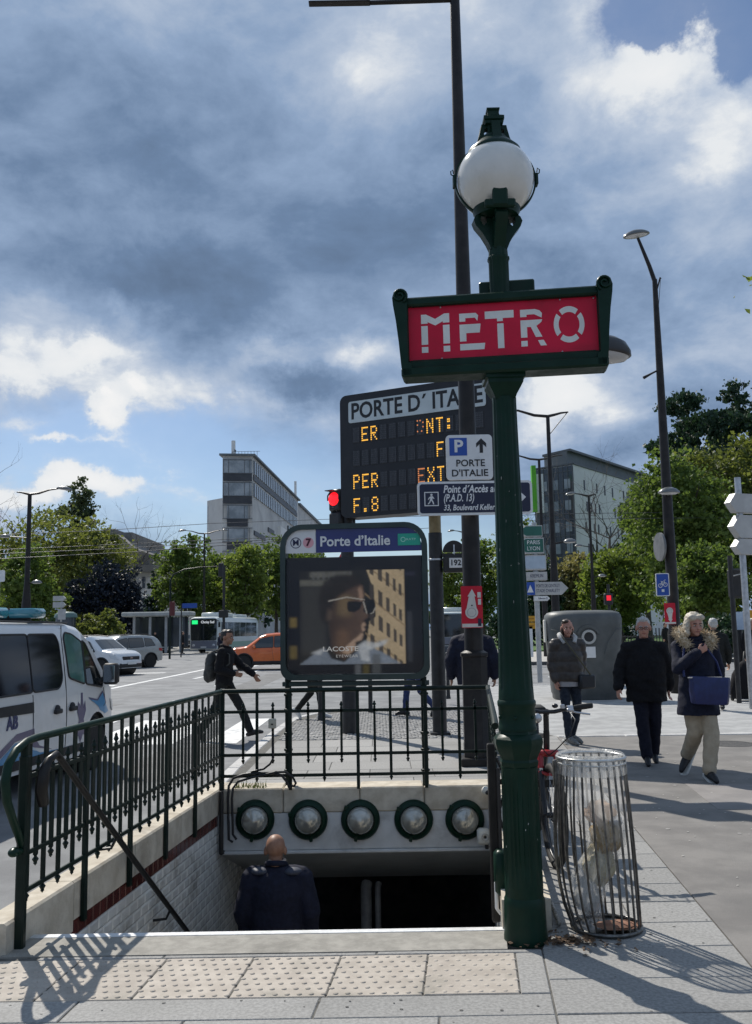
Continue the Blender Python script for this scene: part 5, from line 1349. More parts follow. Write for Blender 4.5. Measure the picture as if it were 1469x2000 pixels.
obj('hood', ringpoly(MB(), .0, 0, .20, .26, 0, .06, 20, MX.Translation((.03, -.67, 1.36)), 15, 165), CG, ct, 40)
obj('label_plate', MB().box((.05, -.645, 1.03), (.23, .012, .24), 0, .003), SIGNW, ct)
for s, m_ in ((1, 1), (-1, 1)):
    obj('moulding', MB().tube([(s * .36, -.645, .98), (s * .45, -.65, 1.25), (s * .62, -.62, 1.50), (s * .76, -.52, 1.53)], .012, 6), CG, ct, 60)
obj('handle_plate', MB().box((-.855, -.15, 1.5), (.05, .22, .5), 0, .02), mat('cream_plastic', (.7, .7, .68)), ct)
# ================================================================ far buildings
CONC = mat('concrete_pale', (.50, .49, .465), (.60, .59, .56), .18, .85, dirt=(.26, .255, .25), dscale=.12, damt=.6)
CONCW = mat('concrete_white', (.70, .685, .65), (.77, .755, .72), .25, .85, dirt=(.55, .54, .51), dscale=.3, damt=.6)
BGLASS = mat('building_glass', (.16, .185, .20), (.30, .33, .35), .35, .18, spec=.8)
BGLASSD = mat('building_glass_dark', (.022, .030, .038), (.05, .06, .07), .25, .15, spec=.8)
BDARK = mat('spandrel_dark', (.030, .033, .040), (.05, .053, .06), .4, .5)
FRAMEM = mat('mullion', (.10, .105, .11), rough=.5)
ROOFM = mat('roof_grey', (.10, .115, .12), (.14, .155, .16), .4, .6)
def wallframe(A, B):          # local frame on a vertical wall: x along A->B, y into the building, z up
    d = (B - A); d.z = 0; L = d.length; d.normalize(); n = V((-d.y, d.x, 0))
    return MX(((d.x, n.x, 0, A.x), (d.y, n.y, 0, A.y), (0, 0, 1, 0), (0, 0, 0, 1))), L
# --- office block on the left of the panel
def bpt(px, Y): p = P(px, 1100, Y); return V((p.x, p.y, 0))
fa = bpt(434, 180); fb = bpt(493, 181); fc_ = bpt(632, 305); fd = bpt(500, 310)
top_z = P(460, 886, 180).z
ob = thing('office_block', 'tall grey office block with dark window bands and a mast on its roof', 'building', (0, 0, 0))
def poly_tower(pts, z0, z1): return MB().slab([(p.x, p.y) for p in pts], z0, z1)
nfl = 8; fh = 3.55
up = top_z
# body steps: upper part runs the whole length but its roof drops in two stages
M1, L1 = wallframe(fb, fc_); M0, L0_ = wallframe(fa, fb)
obj('wall', poly_tower([fa, fb, fb + (fc_ - fb) * .52, fa + (fc_ - fb) * .52], 0, up - .4), CONC, ob)
obj('wall', poly_tower([fb + (fc_ - fb) * .522, fc_, fa + (fc_ - fb), fa + (fc_ - fb) * .522], 0, up - 1.5), CONC, ob)
obj('roof', poly_tower([fa + V((-.6, -.6, 0)), fb + V((.6, -.6, 0)), fb + (fc_ - fb) * .525 + V((.6, 0, 0)), fa + (fc_ - fb) * .525 + V((-.6, 0, 0))], up - .4, up), ROOFM, ob)
obj('roof', poly_tower([fb + (fc_ - fb) * .526 + V((.6, 0, 0)), fc_ + V((.6, 0, 0)), fa + (fc_ - fb), fa + (fc_ - fb) * .526], up - 1.5, up - .9), ROOFM, ob)
for f in range(6):
    zt_ = up - 1.0 - f * 4.55
    # front end: window band and dark spandrel
    w = obj('window', MB().box((L0_ / 2, -.12, zt_ - 1.5), (L0_ - (.3 if f < 2 else .0) - (0 if f < 2 else 1.8), .3, 2.7)).xf(M0), BGLASS, ob)
    mb = MB()
    for k in (.0, .18, .72, .9): mb.box((.15 + L0_ * k * .98, -.30, zt_ - 1.5), (.10, .06, 2.7))
    mb.box((L0_ / 2, -.30, zt_ - .2), (L0_, .08, .14)).box((L0_ / 2, -.30, zt_ - 2.9), (L0_, .08, .14))
    obj('frame', mb.xf(M0), FRAMEM, w)
    obj('spandrel', MB().box((L0_ / 2, -.10, zt_ - 3.65), (L0_ - (.2 if f < 2 else 1.8), .26, 1.55)).xf(M0), BDARK, ob)
# long side: ribbon windows in two stretches
for f in range(2):
    zt_ = up - 1.0 - f * 4.55
    w = obj('window', MB().box((L1 * .25, -.10, zt_ - 1.5), (L1 * .49, .25, 2.6)).xf(M1), BGLASS, ob)
    mb = MB()
    for k in range(26): mb.box((L1 * .008 + k * L1 * .49 / 26, -.25, zt_ - 1.5), (.35, .08, 2.7))
    obj('frame', mb.xf(M1), FRAMEM, w)
    if f == 0: obj('spandrel', MB().box((L1 * .25, -.10, zt_ - 3.6), (L1 * .49, .22, 1.1)).xf(M1), BDARK, ob)
obj('spandrel', MB().box((L1 * .17, -.12, up - 13.2), (L1 * .06, .2, .9)).box((L1 * .06, -.12, up - 15.6), (L1 * .10, .2, .9)).box((L1 * .06, -.12, up - 20.2), (L1 * .10, .2, .9)).xf(M1), BDARK, ob)
for f in range(4):
    zt_ = up - 9.0 - f * 4.4
    w = obj('window', MB().box((L1 * .68, -.10, zt_ - 1.5), (L1 * .63, .25, 2.5)).xf(M1), BGLASSD, ob)
    mb = MB()
    for k in range(30): mb.box((L1 * .37 + k * L1 * .625 / 30, -.25, zt_ - 1.5), (.4, .08, 2.6))
    obj('frame', mb.xf(M1), FRAMEM, w)
obj('wall_panel', MB().box((L1 * .33, -.35, (up - 11.0) / 2), (L1 * .17, .8, up - 11.0)).xf(M1), CONCW, ob)
wl = bpt(404, 186)
obj('wing', MB().slab([(wl.x, wl.y), (fa.x - .05, fa.y + 2), (fa.x + 2, fa.y + 40), (wl.x, wl.y + 40)], 0, P(415, 978, 186).z), CONC, ob)
Mw, Lw = wallframe(wl, V((fa.x, fa.y + 6, 0)))
for f in range(4): obj('window', MB().box((.9, -.1, P(415, 985, 186).z - 2.2 - f * 5.0), (1.4, .3, 3.4)).xf(Mw), BGLASSD, ob)
pz = P(453, 857, 182)
obj('antenna', MB().tube([(pz.x, 184, up - .2), (pz.x, 184, pz.z)], .42, 8), CONCW, ob, 60)
pz2 = P(577, 940, 250); obj('antenna', MB().tube([(pz2.x, 250, up - 8), (pz2.x, 250, pz2.z)], .35, 8), CONCW, ob, 60)
mb = MB()
for i in range(9): mb.tube([(fa.x + 1.5 + i * .62, 183, up), (fa.x + 1.5 + i * .62, 183, up + 1.0)], .05, 4)
mb.tube([(fa.x + 1.5, 183, up + 1.0), (fa.x + 7, 183, up + 1.0)], .05, 4).tube([(fa.x + 1.2, 184, up + .3), (fa.x + 1.8, 184, up + 1.6)], .35, 6)
obj('roof_rail', mb, FRAMEM, ob)
# --- hotel block on the right: glass end, white side with slots
ha = bpt(1052, 124); hb = bpt(1128, 120); hc = bpt(1300, 146)
hz_ = P(1128, 907, 120).z; hat = P(1125, 884, 122).z
hb2 = thing('hotel_block', 'white block with narrow slot windows and a dark glass end on the right', 'building')
back = (hc - hb)
obj('wall', MB().slab([(hb.x, hb.y), (hc.x, hc.y), (ha.x + back.x, ha.y + back.y), (ha.x, ha.y)], 0, hz_), CONCW, hb2)
Mg, Lg = wallframe(ha, hb); Ms, Ls = wallframe(hb, hc)
obj('glass_front', MB().box((Lg / 2, -.1, hz_ / 2), (Lg - .1, .3, hz_ - .3)).xf(Mg), BGLASSD, hb2)
for f in range(7):
    for k in range(3):
        obj('window', MB().box((Lg * (.26 + .30 * k), -.27, hz_ - 2.5 - f * 2.85), (.9, .08, 1.3)).xf(Mg), BGLASS, hb2)
mb = MB()
for k in range(9): mb.box((Lg * k / 8, -.28, hz_ / 2), (.09, .08, hz_))
for f in range(8): mb.box((Lg / 2, -.28, hz_ - .8 - f * 2.85), (Lg, .08, .10))
obj('mullion', mb.xf(Mg), FRAMEM, hb2)
rs_ = random.Random(11)
SLOT = mat('slot_window', (.035, .035, .038), rough=.3)
slot_me = None
for f in range(8):
    x = 3.2 + (f % 2) * .6
    while x < Ls - .5:
        if rs_.random() < .72:
            if slot_me is None: slot_me = MB().box((0, 0, 0), (.34, .14, 1.35)).mesh('window'); slot_me.materials.append(SLOT)
            o = bpy.data.objects.new('window', slot_me); col.objects.link(o); o.parent = hb2
            o.matrix_local = Ms @ MX.Translation((x, .0, hz_ - 2.4 - f * 2.85))
        x += rs_.choice((1.35, 1.35, 2.7))
inb = lambda p, q_: p + (q_ - p).normalized() * 1.2
obj('attic', MB().slab([(ha.x + 1.5, ha.y + 1.0), (hb.x - .6, hb.y + .9), (hc.x - .6, hc.y + .9), (ha.x + back.x, ha.y + back.y)], hz_, hat), ROOFM, hb2)
obj('roof', MB().slab([(ha.x + 1.2, ha.y + .7), (hb.x - .2, hb.y + .5), (hc.x, hc.y + .5), (ha.x + back.x, ha.y + back.y)], hat, hat + .3), FRAMEM, hb2)
obj('coping', MB().box((Ls / 2, 0, hz_ + .12), (Ls, .3, .2)).xf(Ms).merge(MB().box((Lg / 2, 0, hz_ + .12), (Lg, .5, .2)).xf(Mg)), FRAMEM, hb2)
ga, gb = P(1037, 910, 118), P(1049, 1000, 118)
gs = thing('banner_sign', 'bright green vertical hotel banner beside the dark glass building', 'sign', (0, 0, 0))
obj('board', MB().box(((ga.x + gb.x) / 2, 118, (ga.z + gb.z) / 2), (gb.x - ga.x, .8, ga.z - gb.z)), mat('banner_green', (.10, .42, .015), (.13, .48, .02), .8, .5), gs)
obj('side_panel', MB().box((gb.x + .5, 118.2, (ga.z + gb.z) / 2 - .6), (.9, .6, ga.z - gb.z - 1)), CONCW, gs)
obj('support', MB().tube([(gb.x + .2, 118.6, 0), (gb.x + .2, 118.6, ga.z - 1)], .2, 6), FRAMEM, gs)
# --- low stepped building behind the trees on the left
lb = thing('low_building', 'low grey building with a flared flat roof behind the dark trees on the left', 'building')
def P3(px, py, Y): return P(px, py, Y)
CONCD = mat('concrete_dark', (.15, .145, .135), (.21, .20, .19), .3, .85, dirt=(.09, .09, .085), dscale=.3)
za, zb_ = P(230, 1040, 130).z, P(230, 1067, 130).z
x0, x1 = P(150, 1050, 130).x, P(258, 1050, 130).x
obj('wall', MB().slab([(x0, 130), (x1, 130), (x1, 150), (x0, 150)], 0, za), CONCD, lb)
xr_ = P(272, 1075, 128).x
obj('roof', MB().loft([[V((x0, 128, zb_ - .7)), V((x1, 128, zb_ - 2.6)), V((x1, 150, zb_ - 2.6)), V((x0, 150, zb_ - .7))], [V((x0 - 1, 126, zb_)), V((xr_, 126, zb_ - .8)), V((xr_, 152, zb_ - .8)), V((x0 - 1, 152, zb_))], [V((x0 - 1, 126, zb_ + .9)), V((x1 - 1, 126, zb_ + 1.3)), V((x1 - 1, 152, zb_ + 1.3)), V((x0 - 1, 152, zb_ + .9))]]), CONCD, lb)
obj('tower', MB().slab([(P(200, 1050, 132).x, 132), (P(224, 1050, 132).x, 132), (P(224, 1050, 132).x, 142), (P(200, 1050, 132).x, 142)], 0, P(210, 1033, 132).z), CONCD, lb)
w0, w1 = P(232, 1100, 129.8).x, P(330, 1100, 129.8).x
zc0 = P(280, 1098, 129).z
obj('lower_wing', MB().slab([(w0, 130.2), (w1, 139), (w1, 150), (w0, 150)], 0, P(262, 1100, 130).z), CONC, lb)
obj('lower_roof', MB().loft([[V((w0, 128.6, P(250, 1113, 129).z)), V((w1 + 3, 139, P(330, 1125, 139).z)), V((w1 + 3, 150, P(330, 1125, 139).z)), V((w0, 150, P(250, 1113, 129).z))], [V((w0, 128.4, P(250, 1098, 129).z)), V((w1 + 3, 138.6, P(325, 1115, 139).z)), V((w1 + 3, 150, P(325, 1115, 139).z)), V((w0, 150, P(250, 1098, 129).z))]]), CONCD, lb)
for k in range(12):
    t = (k + .5) / 12; x = lerp(w0, w1, t); y = lerp(130.1, 138.9, t)
    obj('window', MB().box((x, y, P(280, 1135, 130).z), (.45, .25, 1.6)), CONCW if k % 2 else BGLASSD, lb)
mb = MB()
for k in range(16):
    t = k / 15; p = V((lerp(w0 + 2, w1 + 2, t), lerp(131, 140, t), 0)); z = lerp(P(255, 1098, 130).z, P(330, 1115, 139).z, t); mb.tube([(p.x, p.y, z), (p.x, p.y, z + 1.2)], .05, 4)
mb.tube([(w0 + 2, 131, P(255, 1098, 130).z + 1.2), (w1 + 2, 140, P(330, 1115, 139).z + 1.2)], .05, 4)
obj('roof_rail', mb, FRAMEM, lb)

# ================================================================ trees
LF = {'lime': leafmat('leaf_lime', (.052, .092, .022), (.140, .200, .050)), 'fresh': leafmat('leaf_fresh', (.074, .116, .023), (.188, .242, .058)),
      'olive': leafmat('leaf_olive', (.062, .090, .022), (.160, .182, .050)), 'dark': leafmat('leaf_dark', (.014, .036, .020), (.032, .065, .034), .25),
      'plum': leafmat('leaf_plum', (.008, .013, .024), (.016, .024, .040), .15), 'brown': leafmat('leaf_brown', (.11, .105, .045), (.23, .21, .10)),
      'conif': leafmat('leaf_conifer', (.018, .044, .030), (.036, .075, .05), .2), 'ivy': leafmat('leaf_ivy', (.035, .058, .025), (.09, .115, .055), .25)}
BARK = mat('bark', (.055, .045, .037), (.11, .095, .08), 6, .9, bump=.5)
def leafcloud(seed, blobs, n, s, flat=0.0, needle=False):
    r = random.Random(seed); mb = MB(); vs, fs = mb.v, mb.f
    vol = [b[3] * b[4] * b[5] for b in blobs]; tot = sum(v ** .8 for v in vol)
    for b, vv in zip(blobs, vol):
        k = int(n * vv ** .8 / tot)
        # sub-clumps give light and dark patches and gaps
        cl = []
        for _ in range(max(4, k // 42)):
            d = V((r.gauss(0, 1), r.gauss(0, 1), r.gauss(0, 1))).normalized(); q_ = r.uniform(.42, 1.12) ** .7
            cl.append((V((d.x * b[3] * q_, d.y * b[4] * q_, d.z * b[5] * q_)) + V(b[:3]), r.uniform(.09, .26) * (b[3] * b[4] * b[5]) ** (1 / 3)))
        for _ in range(k):
            c, rr = r.choice(cl)
            p = c + V((r.gauss(0, rr), r.gauss(0, rr), r.gauss(0, rr * .7)))
            a = V((r.gauss(0, 1), r.gauss(0, 1), r.gauss(0, 1) * (.4 if flat else 1))).normalized()
            t = a.orthogonal().normalized(); u = a.cross(t)
            w = s * r.uniform(.35, 1.3); l = w * (2.2 if needle else 1.35); w *= (.35 if needle else 1)
            o = len(vs)
            ph = r.uniform(0, 6.28); t, u = t * math.cos(ph) + u * math.sin(ph), u * math.cos(ph) - t * math.sin(ph)
            vs += [tuple(p - t * w * .5), tuple(p + u * l * .45 - t * w * .1 + a * w * .12), tuple(p + t * w * .5 + u * l * .1), tuple(p - u * l * .5 + t * w * .05 + a * w * .1)]
            fs.append((o, o + 1, o + 2, o + 3))
    return mb
def trunk_mb(h, r0, limbs, seed, lean=(0, 0)):
    r = random.Random(seed); mb = MB()
    pts = [V((lean[0] * (i / 5) ** 1.3 * h * .15 + r.gauss(0, .02) * h * .1, lean[1] * (i / 5) * h * .15, h * i / 5)) for i in range(6)]
    mb.tube(pts, [r0 * (1.25 if i == 0 else 1) * (1 - .13 * i) for i in range(6)], 9)
    for (z, az, ln, el) in limbs:
        t = z / h * 5; i = min(4, int(t)); b = pts[i].lerp(pts[i + 1], t - i)
        d = V((math.cos(az) * math.cos(el), math.sin(az) * math.cos(el), math.sin(el)))
        mb.tube([b, b + d * ln * .4 + V((0, 0, ln * .02)), b + d * ln * .75 + V((0, 0, ln * .10)), b + d * ln + V((0, 0, ln * .2))], [r0 * .5, r0 * .38, r0 * .24, r0 * .1], 6)
    return mb
tree_cache = {}
def tree(name, kind, loc, h, w, seed, label, group=None, n=5000, s=.34, shape='round', th=.22, needle=False, lean=(0, 0), flat=0.0, bark=True):
    r = random.Random(seed)
    t = thing(name, label, 'tree' if 'shrub' not in name else 'shrub', loc, r.uniform(0, 6.28) if shape in ('round', 'tall') else 0, group)
    hw_ = w / 2; c0 = h * th
    blobs = []
    if shape == 'round':
        for i in range(9):
            a = 2.4 * i + r.uniform(-.4, .4); q_ = (i / 9)
            z = lerp(c0 + h * .10, h * .86, q_); rad = hw_ * .62 * math.sin(math.pi * (.16 + .72 * q_))
            blobs.append((rad * math.cos(a), rad * math.sin(a), z, hw_ * r.uniform(.42, .6), hw_ * r.uniform(.42, .6), (h - c0) * r.uniform(.15, .22)))
        blobs.append((0, 0, (h + c0) / 2, hw_ * .68, hw_ * .68, (h - c0) * .42))
    elif shape == 'tall':
        for i in range(9):
            q_ = i / 8; a = 2.4 * i; rad = hw_ * .4
            blobs.append((rad * math.cos(a), rad * math.sin(a), lerp(c0, h * .88, q_), hw_ * r.uniform(.45, .65) * (1 - .35 * q_), hw_ * r.uniform(.45, .65) * (1 - .35 * q_), (h - c0) * .13))
    elif shape == 'cone':
        for i in range(10):
            q_ = i / 10; rr = hw_ * (1 - q_) ** .85 + .15
            blobs.append((0, 0, lerp(c0, h * .95, q_), rr, rr, (h - c0) * .085))
    elif shape == 'tier':       # cedar: flat spreading plates
        for i in range(13):
            q_ = i / 12; a = 2.4 * i; L = hw_ * (1 - .55 * q_) * r.uniform(.45, .8)
            blobs.append((L * math.cos(a), L * math.sin(a), lerp(c0, h * .97, q_), hw_ * .42 * (1 - .45 * q_), hw_ * .42 * (1 - .45 * q_), h * .045))
            blobs.append((L * 1.5 * math.cos(a + .3), L * 1.5 * math.sin(a + .3), lerp(c0, h * .96, q_) - .2, hw_ * .25 * (1 - .45 * q_), hw_ * .2, h * .035))
    elif shape == 'bush':
        for i in range(8):
            a = 2.4 * i; q_ = math.sqrt(i / 8) * .7
            blobs.append((hw_ * q_ * math.cos(a), hw_ * q_ * math.sin(a) * .7, h * r.uniform(.25, .6), hw_ * .42, hw_ * .36, h * r.uniform(.26, .4)))
    obj('crown', leafcloud(seed, blobs, int(n * 1.8), s * .74, flat, needle), LF[kind], t)
    if bark:
        limbs = [(h * lerp(th, .62, (i + .5) / 7), 2.4 * i + r.uniform(-.4, .4), hw_ * r.uniform(.7, .95), r.uniform(.45, .95)) for i in range(7)]
        obj('trunk', trunk_mb(h * .8, max(.09, h * .018), limbs, seed, lean), BARK, t, 60)
    else: obj('stem', MB().tube([(0, 0, 0), (0, 0, h * .5)], .08, 6), BARK, t)
    return t
def bare_tree(loc, h, spread, seed, label, az=None, r0=.16, levels=5):
    t = thing('bare_tree', label, 'tree', loc); r = random.Random(seed); mb = MB()
    def br(p, d, L, rad, lev):
        pts = [p]; q_ = p; dd = d
        for i in range(3):
            dd = (dd + V((r.gauss(0, .14), r.gauss(0, .14), r.gauss(.04, .10)))).normalized(); q_ = q_ + dd * L / 3; pts.append(q_)
        mb.tube(pts, [rad, rad * .85, rad * .7, rad * .55], 5 if lev < 2 else 3, cap=False)
        if lev < levels:
            for k in range(3 if lev < 3 else 2):
                a = dd + V((r.gauss(0, .55), r.gauss(0, .55), r.gauss(.12, .4))) * spread
                br(pts[r.choice((2, 3, 3))], a.normalized(), L * r.uniform(.6, .85), rad * .55, lev + 1)
    d0 = V((az[0], az[1], az[2])).normalized() if az else V((0, 0, 1))
    br(V((0, 0, 0)), d0, h * .36, r0, 0)
    obj('trunk', MB().tube([(0, 0, 0), (0, 0, h * .12)], r0, 7), BARK, t, 60); obj('branch', mb, mat('twig', (.075, .062, .052), (.13, .11, .095), 5, .9), t)
    return t
def gx(px, Y, z=ROADZ): p = P(px, 1230, Y); return (p.x, Y, z)
def hof(px, py, Y): return P(px, py, Y).z - ROADZ
def wof(px0, px1, Y): return (px1 - px0) / F * Y
# left group
tree('tree', 'olive', gx(80, 92), hof(80, 985, 92), wof(-70, 225, 92), 1, 'big yellow green tree at far left behind the double street lamp', n=9000, s=.42)
tree('tree', 'lime', gx(50, 78), hof(50, 1055, 78), wof(-20, 108, 78), 2, 'dense rounded green tree at the far left edge in front of the yellow green tree', n=5200, s=.36, th=.08)
tree('tree', 'ivy', gx(147, 105), hof(147, 925, 105), wof(92, 196, 105), 3, 'ivy covered tall tree rising above the left trees', n=7000, s=.42, shape='tall', th=.25)
tree('tree', 'olive', gx(190, 96), hof(190, 1005, 96), wof(120, 245, 96), 4, 'loose olive tree in front of the flared grey building', n=3600, s=.40, th=.3)
bare_tree(gx(70, 100), hof(70, 915, 100), 1.0, 5, 'leafless tree with fine twigs showing above the far left trees', r0=.3, levels=6)
bare_tree(gx(200, 112), hof(215, 1010, 112), 1.25, 6, 'leafless tree leaning right above the flared grey roof', (.30, 0, 1), r0=.24, levels=6)
tree('tree', 'plum', gx(208, 84), hof(208, 1085, 84), wof(128, 275, 84), 7, 'dark blue purple leaved tree behind the green shrub', n=6500, s=.36, th=.05)
tree('shrub', 'olive', gx(192, 68, .01), hof(192, 1180, 68), wof(140, 250, 68), 8, 'wide yellow green shrub behind the silver car', n=3600, s=.26, shape='bush', bark=False)
tree('shrub', 'dark', gx(110, 70, .01), hof(110, 1200, 70), wof(60, 160, 70), 81, 'low dark shrub behind the ambulance light bar', n=2000, s=.26, shape='bush', bark=False)
tree('conifer_tree', 'conif', gx(300, 98), hof(300, 1105, 98), wof(268, 330, 98), 9, 'blue green conifer between the purple tree and the lindens', n=3800, s=.36, shape='cone', th=.04)
for i, (px, py, w, Y, kd, lab) in enumerate(((362, 1035, 118, 96, 'lime', 'bright green linden tree left of the others, above the bus stop'), (425, 1062, 96, 104, 'lime', 'green linden tree behind the bus between two others'), (478, 1048, 105, 98, 'fresh', 'yellow green linden tree over the bus and orange car'), (540, 1040, 110, 108, 'lime', 'green linden tree half hidden by the station panel'), (610, 1065, 100, 118, 'lime', 'green linden tree hidden behind the station panel except a sliver in its slot'))):
    tree('linden_tree', kd, gx(px, Y), hof(px, py, Y), w / F * Y * 1.05, 20 + i, lab, 'linden trees along the avenue', n=5600, s=.38, th=.26)
for i, (px, py, w, Y, kd, lab) in enumerate(((885, 1045, 90, 110, 'fresh', 'pale green tree between the board post and the brown mast'), (945, 1030, 90, 90, 'lime', 'darker green tree just left of the metro post'), (1020, 1000, 100, 84, 'fresh', 'green tree behind the stacked direction signs'), (1115, 1070, 110, 80, 'brown', 'brownish budding tree behind the container'), (1065, 1085, 70, 72, 'dark', 'dark green small tree behind the stacked signs'))):
    tree('tree', kd, gx(px, Y), hof(px, py, Y), w / F * Y * 1.05, 40 + i, lab, n=4600, s=.34, th=.2)
# right group, park trees
tree('tree', 'fresh', gx(1215, 70), hof(1215, 1060, 70), wof(1140, 1290, 70), 60, 'rounded yellow green tree behind the grey haired man', n=6500, s=.32, th=.22)
tree('tree', 'lime', gx(1345, 62), hof(1345, 870, 62), wof(1245, 1450, 62), 61, 'big green tree directly behind the right street lamp', n=11500, s=.33, th=.2)
tree('tree', 'olive', gx(1440, 70), hof(1440, 835, 70), wof(1340, 1560, 70), 62, 'large olive tree at the right edge under the cedar', n=10500, s=.36, th=.2)
tree('tree', 'lime', gx(1385, 50), hof(1385, 1050, 50), wof(1320, 1455, 50), 63, 'lower green tree behind the blond woman', n=5600, s=.27, th=.28)
tree('tree', 'lime', gx(1268, 86), hof(1268, 925, 86), wof(1215, 1330, 86), 64, 'loose green tree in front of the white block end', n=4200, s=.38, th=.3)
tree('cedar_tree', 'dark', gx(1395, 92), hof(1395, 780, 92), wof(1215, 1575, 92), 65, 'dark spreading cedar rising behind the right trees', n=24000, s=.42, shape='tier', th=.36, flat=.6)
tree('cedar_tree', 'dark', gx(1490, 100), hof(1490, 760, 100), wof(1370, 1620, 100), 66, 'second dark cedar at the right edge', n=13000, s=.42, shape='tier', th=.36, flat=.6)
bare_tree(gx(1175, 76), hof(1175, 900, 76), 1.15, 67, 'leafless tree in front of the white slot windowed block', (.05, 0, 1), r0=.2, levels=6)
bare_tree(gx(1140, 90), hof(1140, 960, 90), 1.2, 68, 'thin leafless tree beside the third double street lamp', r0=.16, levels=5)
tree('shrub', 'dark', gx(1420, 46, .01), hof(1420, 1185, 46), wof(1340, 1520, 46), 69, 'dark hedge like shrub at the right edge behind the pedestrians', n=3200, s=.22, shape='bush', bark=False)
tree('shrub', 'dark', gx(1190, 96, .01), hof(1190, 1190, 96), wof(1120, 1300, 96), 70, 'dark undergrowth shrub beyond the lawn', n=2600, s=.34, shape='bush', bark=False)
tree('shrub', 'dark', gx(1010, 80, .01), hof(1010, 1170, 80), wof(940, 1100, 80), 71, 'dark shrub behind the yellow sign', n=2600, s=.34, shape='bush', bark=False)
# near branch entering at the right edge
br_ = thing('plane_tree', 'tree whose leafy branch tips enter at the upper right edge', 'tree', (7.2, 11.6, 0))
cb_ = P(1490, 560, 11.6) - V((7.2, 11.6, 0)); cb2 = P(1492, 632, 11.6) - V((7.2, 11.6, 0)); cb3 = P(1500, 500, 11.6) - V((7.2, 11.6, 0))
obj('crown', leafcloud(90, [(cb_.x + .15, 0, cb_.z, .22, .3, .3), (cb2.x - .02, 0, cb2.z, .15, .2, .10), (cb3.x + .1, 0, cb3.z + .1, .16, .3, .2), (cb_.x + 1.4, 0, cb_.z + .3, 1.1, 1.2, 1.0)], 900, .085), LF['fresh'], br_)
obj('trunk', MB().tube([(0, 0, 0), (.02, 0, 2.5), (-.05, 0, 5), (-.1, 0, 6.6)], [.16, .13, .09, .04], 8).tube([(-.03, 0, 4.6), (cb_.x + .3, 0, cb_.z), (cb_.x - .05, 0, cb_.z + .05)], [.05, .02, .006], 6).tube([(-.03, 0, 4.2), (cb2.x + .2, 0, cb2.z), (cb2.x - .1, 0, cb2.z)], [.04, .015, .005], 6), BARK, br_, 60)
# far treeline closing the horizon
mb = leafcloud(95, [(-190 + i * 17 + random.uniform(-4, 4), 210 + random.uniform(-25, 25), 3.2, 11, 6, random.uniform(4, 6)) for i in range(24)], 16000, 1.0)
tag(obj('far_treeline', mb, LF['dark']), 'dark mass of trees closing the far end of the streets', 'trees', kind='stuff')

# ================================================================ street lamps of the avenue
LHEAD = mat('lamp_head_grey', (.10, .105, .105), (.15, .155, .155), 3, .3, spec=.7)
def head(parent, c, L=.75, az=0.0, tilt=0.0, m=None):
    M_ = MX.Translation(c) @ MX.Rotation(az, 4, 'Z') @ MX.Rotation(tilt, 4, 'Y') @ MX.Diagonal((L / .5, .8, 1.2, 1))
    h = obj('lamp_head', MB().lathe([(1e-4, .11), (.08, .10), (.16, .07), (.225, .02), (.235, -.01), (.22, -.02)], 24, M=M_), m or LHEAD, parent, 50)
    obj('diffuser', MB().lathe([(.20, -.018), (.15, -.04), (1e-4, -.05)], 20, M=M_), mat('diffuser', (.5, .5, .5)), h, 60)
    return h
lr = thing('street_light', 'street light on the right with a bent top and blue bicycle sign', 'street light', (7.02, 22.0, -.012), group='street lights with dark posts')
HR = P(1280, 545, 22).z
obj('post', MB().lathe([(.165, 0), (.165, 1.4), (.135, 1.5), (.13, 3.2), (.115, 5.0), (.085, 8), (.06, HR)], 20), BROWNM, lr, 40)
tip = P(1246, 464, 22) - V((7.02, 22, 0))
obj('arm', MB().tube([(.0, 0, HR - .05), (-.12, -.02, HR + .35), (tip.x, tip.y, tip.z)], [.055, .05, .035], 8), BROWNM, lr, 60)
obj('arm', MB().tube([(0, 0, HR - .4), (.14, 0, HR + .05), (.16, 0, HR + .02)], .02, 6).tube([(0, 0, HR - 1.2), (.15, 0, HR + .05)], .008, 4), BROWNM, lr)
p = P(1243, 458, 22) - V((7.02, 22, 0)); head(lr, (p.x, p.y, p.z), .72, 0, R(-8))
p = P(1308, 960, 21.7) - V((7.02, 22, 0)); head(lr, (p.x, -.25, p.z), .56, R(90) * 0 + R(5), R(0))
obj('arm', MB().tube([(0, 0, p.z - .02), (p.x, -.3, p.z + .05)], .03, 6), BROWNM, lr, 60)
p = P(1268, 733, 22) - V((7.02, 22, 0)); obj('camera_arm', MB().tube([(.0, 0, p.z + .16), (p.x + .05, 0, p.z + .05), (p.x - .14, 0, p.z - .05)], [.02, .025, .04], 6), BROWNM, lr, 60)
rs = thing('round_sign', 'round traffic sign seen edge on above the blue bicycle sign', 'sign', (P(1287, 1068, 21.9).x, 21.9, P(1287, 1068, 21.9).z), R(-85))
obj('disc', MB().prism(circ(0, 0, .34, 28), .05), mat('sign_back_dark', (.12, .125, .13), (.18, .185, .19), 5, .5), rs, 40)
bs = thing('bicycle_sign', 'blue bicycle sign with white border on the right street light', 'sign', (P(1294, 1142, 21.8).x, 21.78, P(1294, 1142, 21.8).z), R(-8))
plate(bs, .31, .54, .03, SIGNW); bf = flat('face', [rrect(-.135, -.25, .135, .25, .02)], SBLUE, bs, -.004)
mbb = ringpoly(MB(), -.055, -.02, .038, .05, -.009, .003, 16); ringpoly(mbb, .06, .0, .038, .05, -.009, .003, 16)
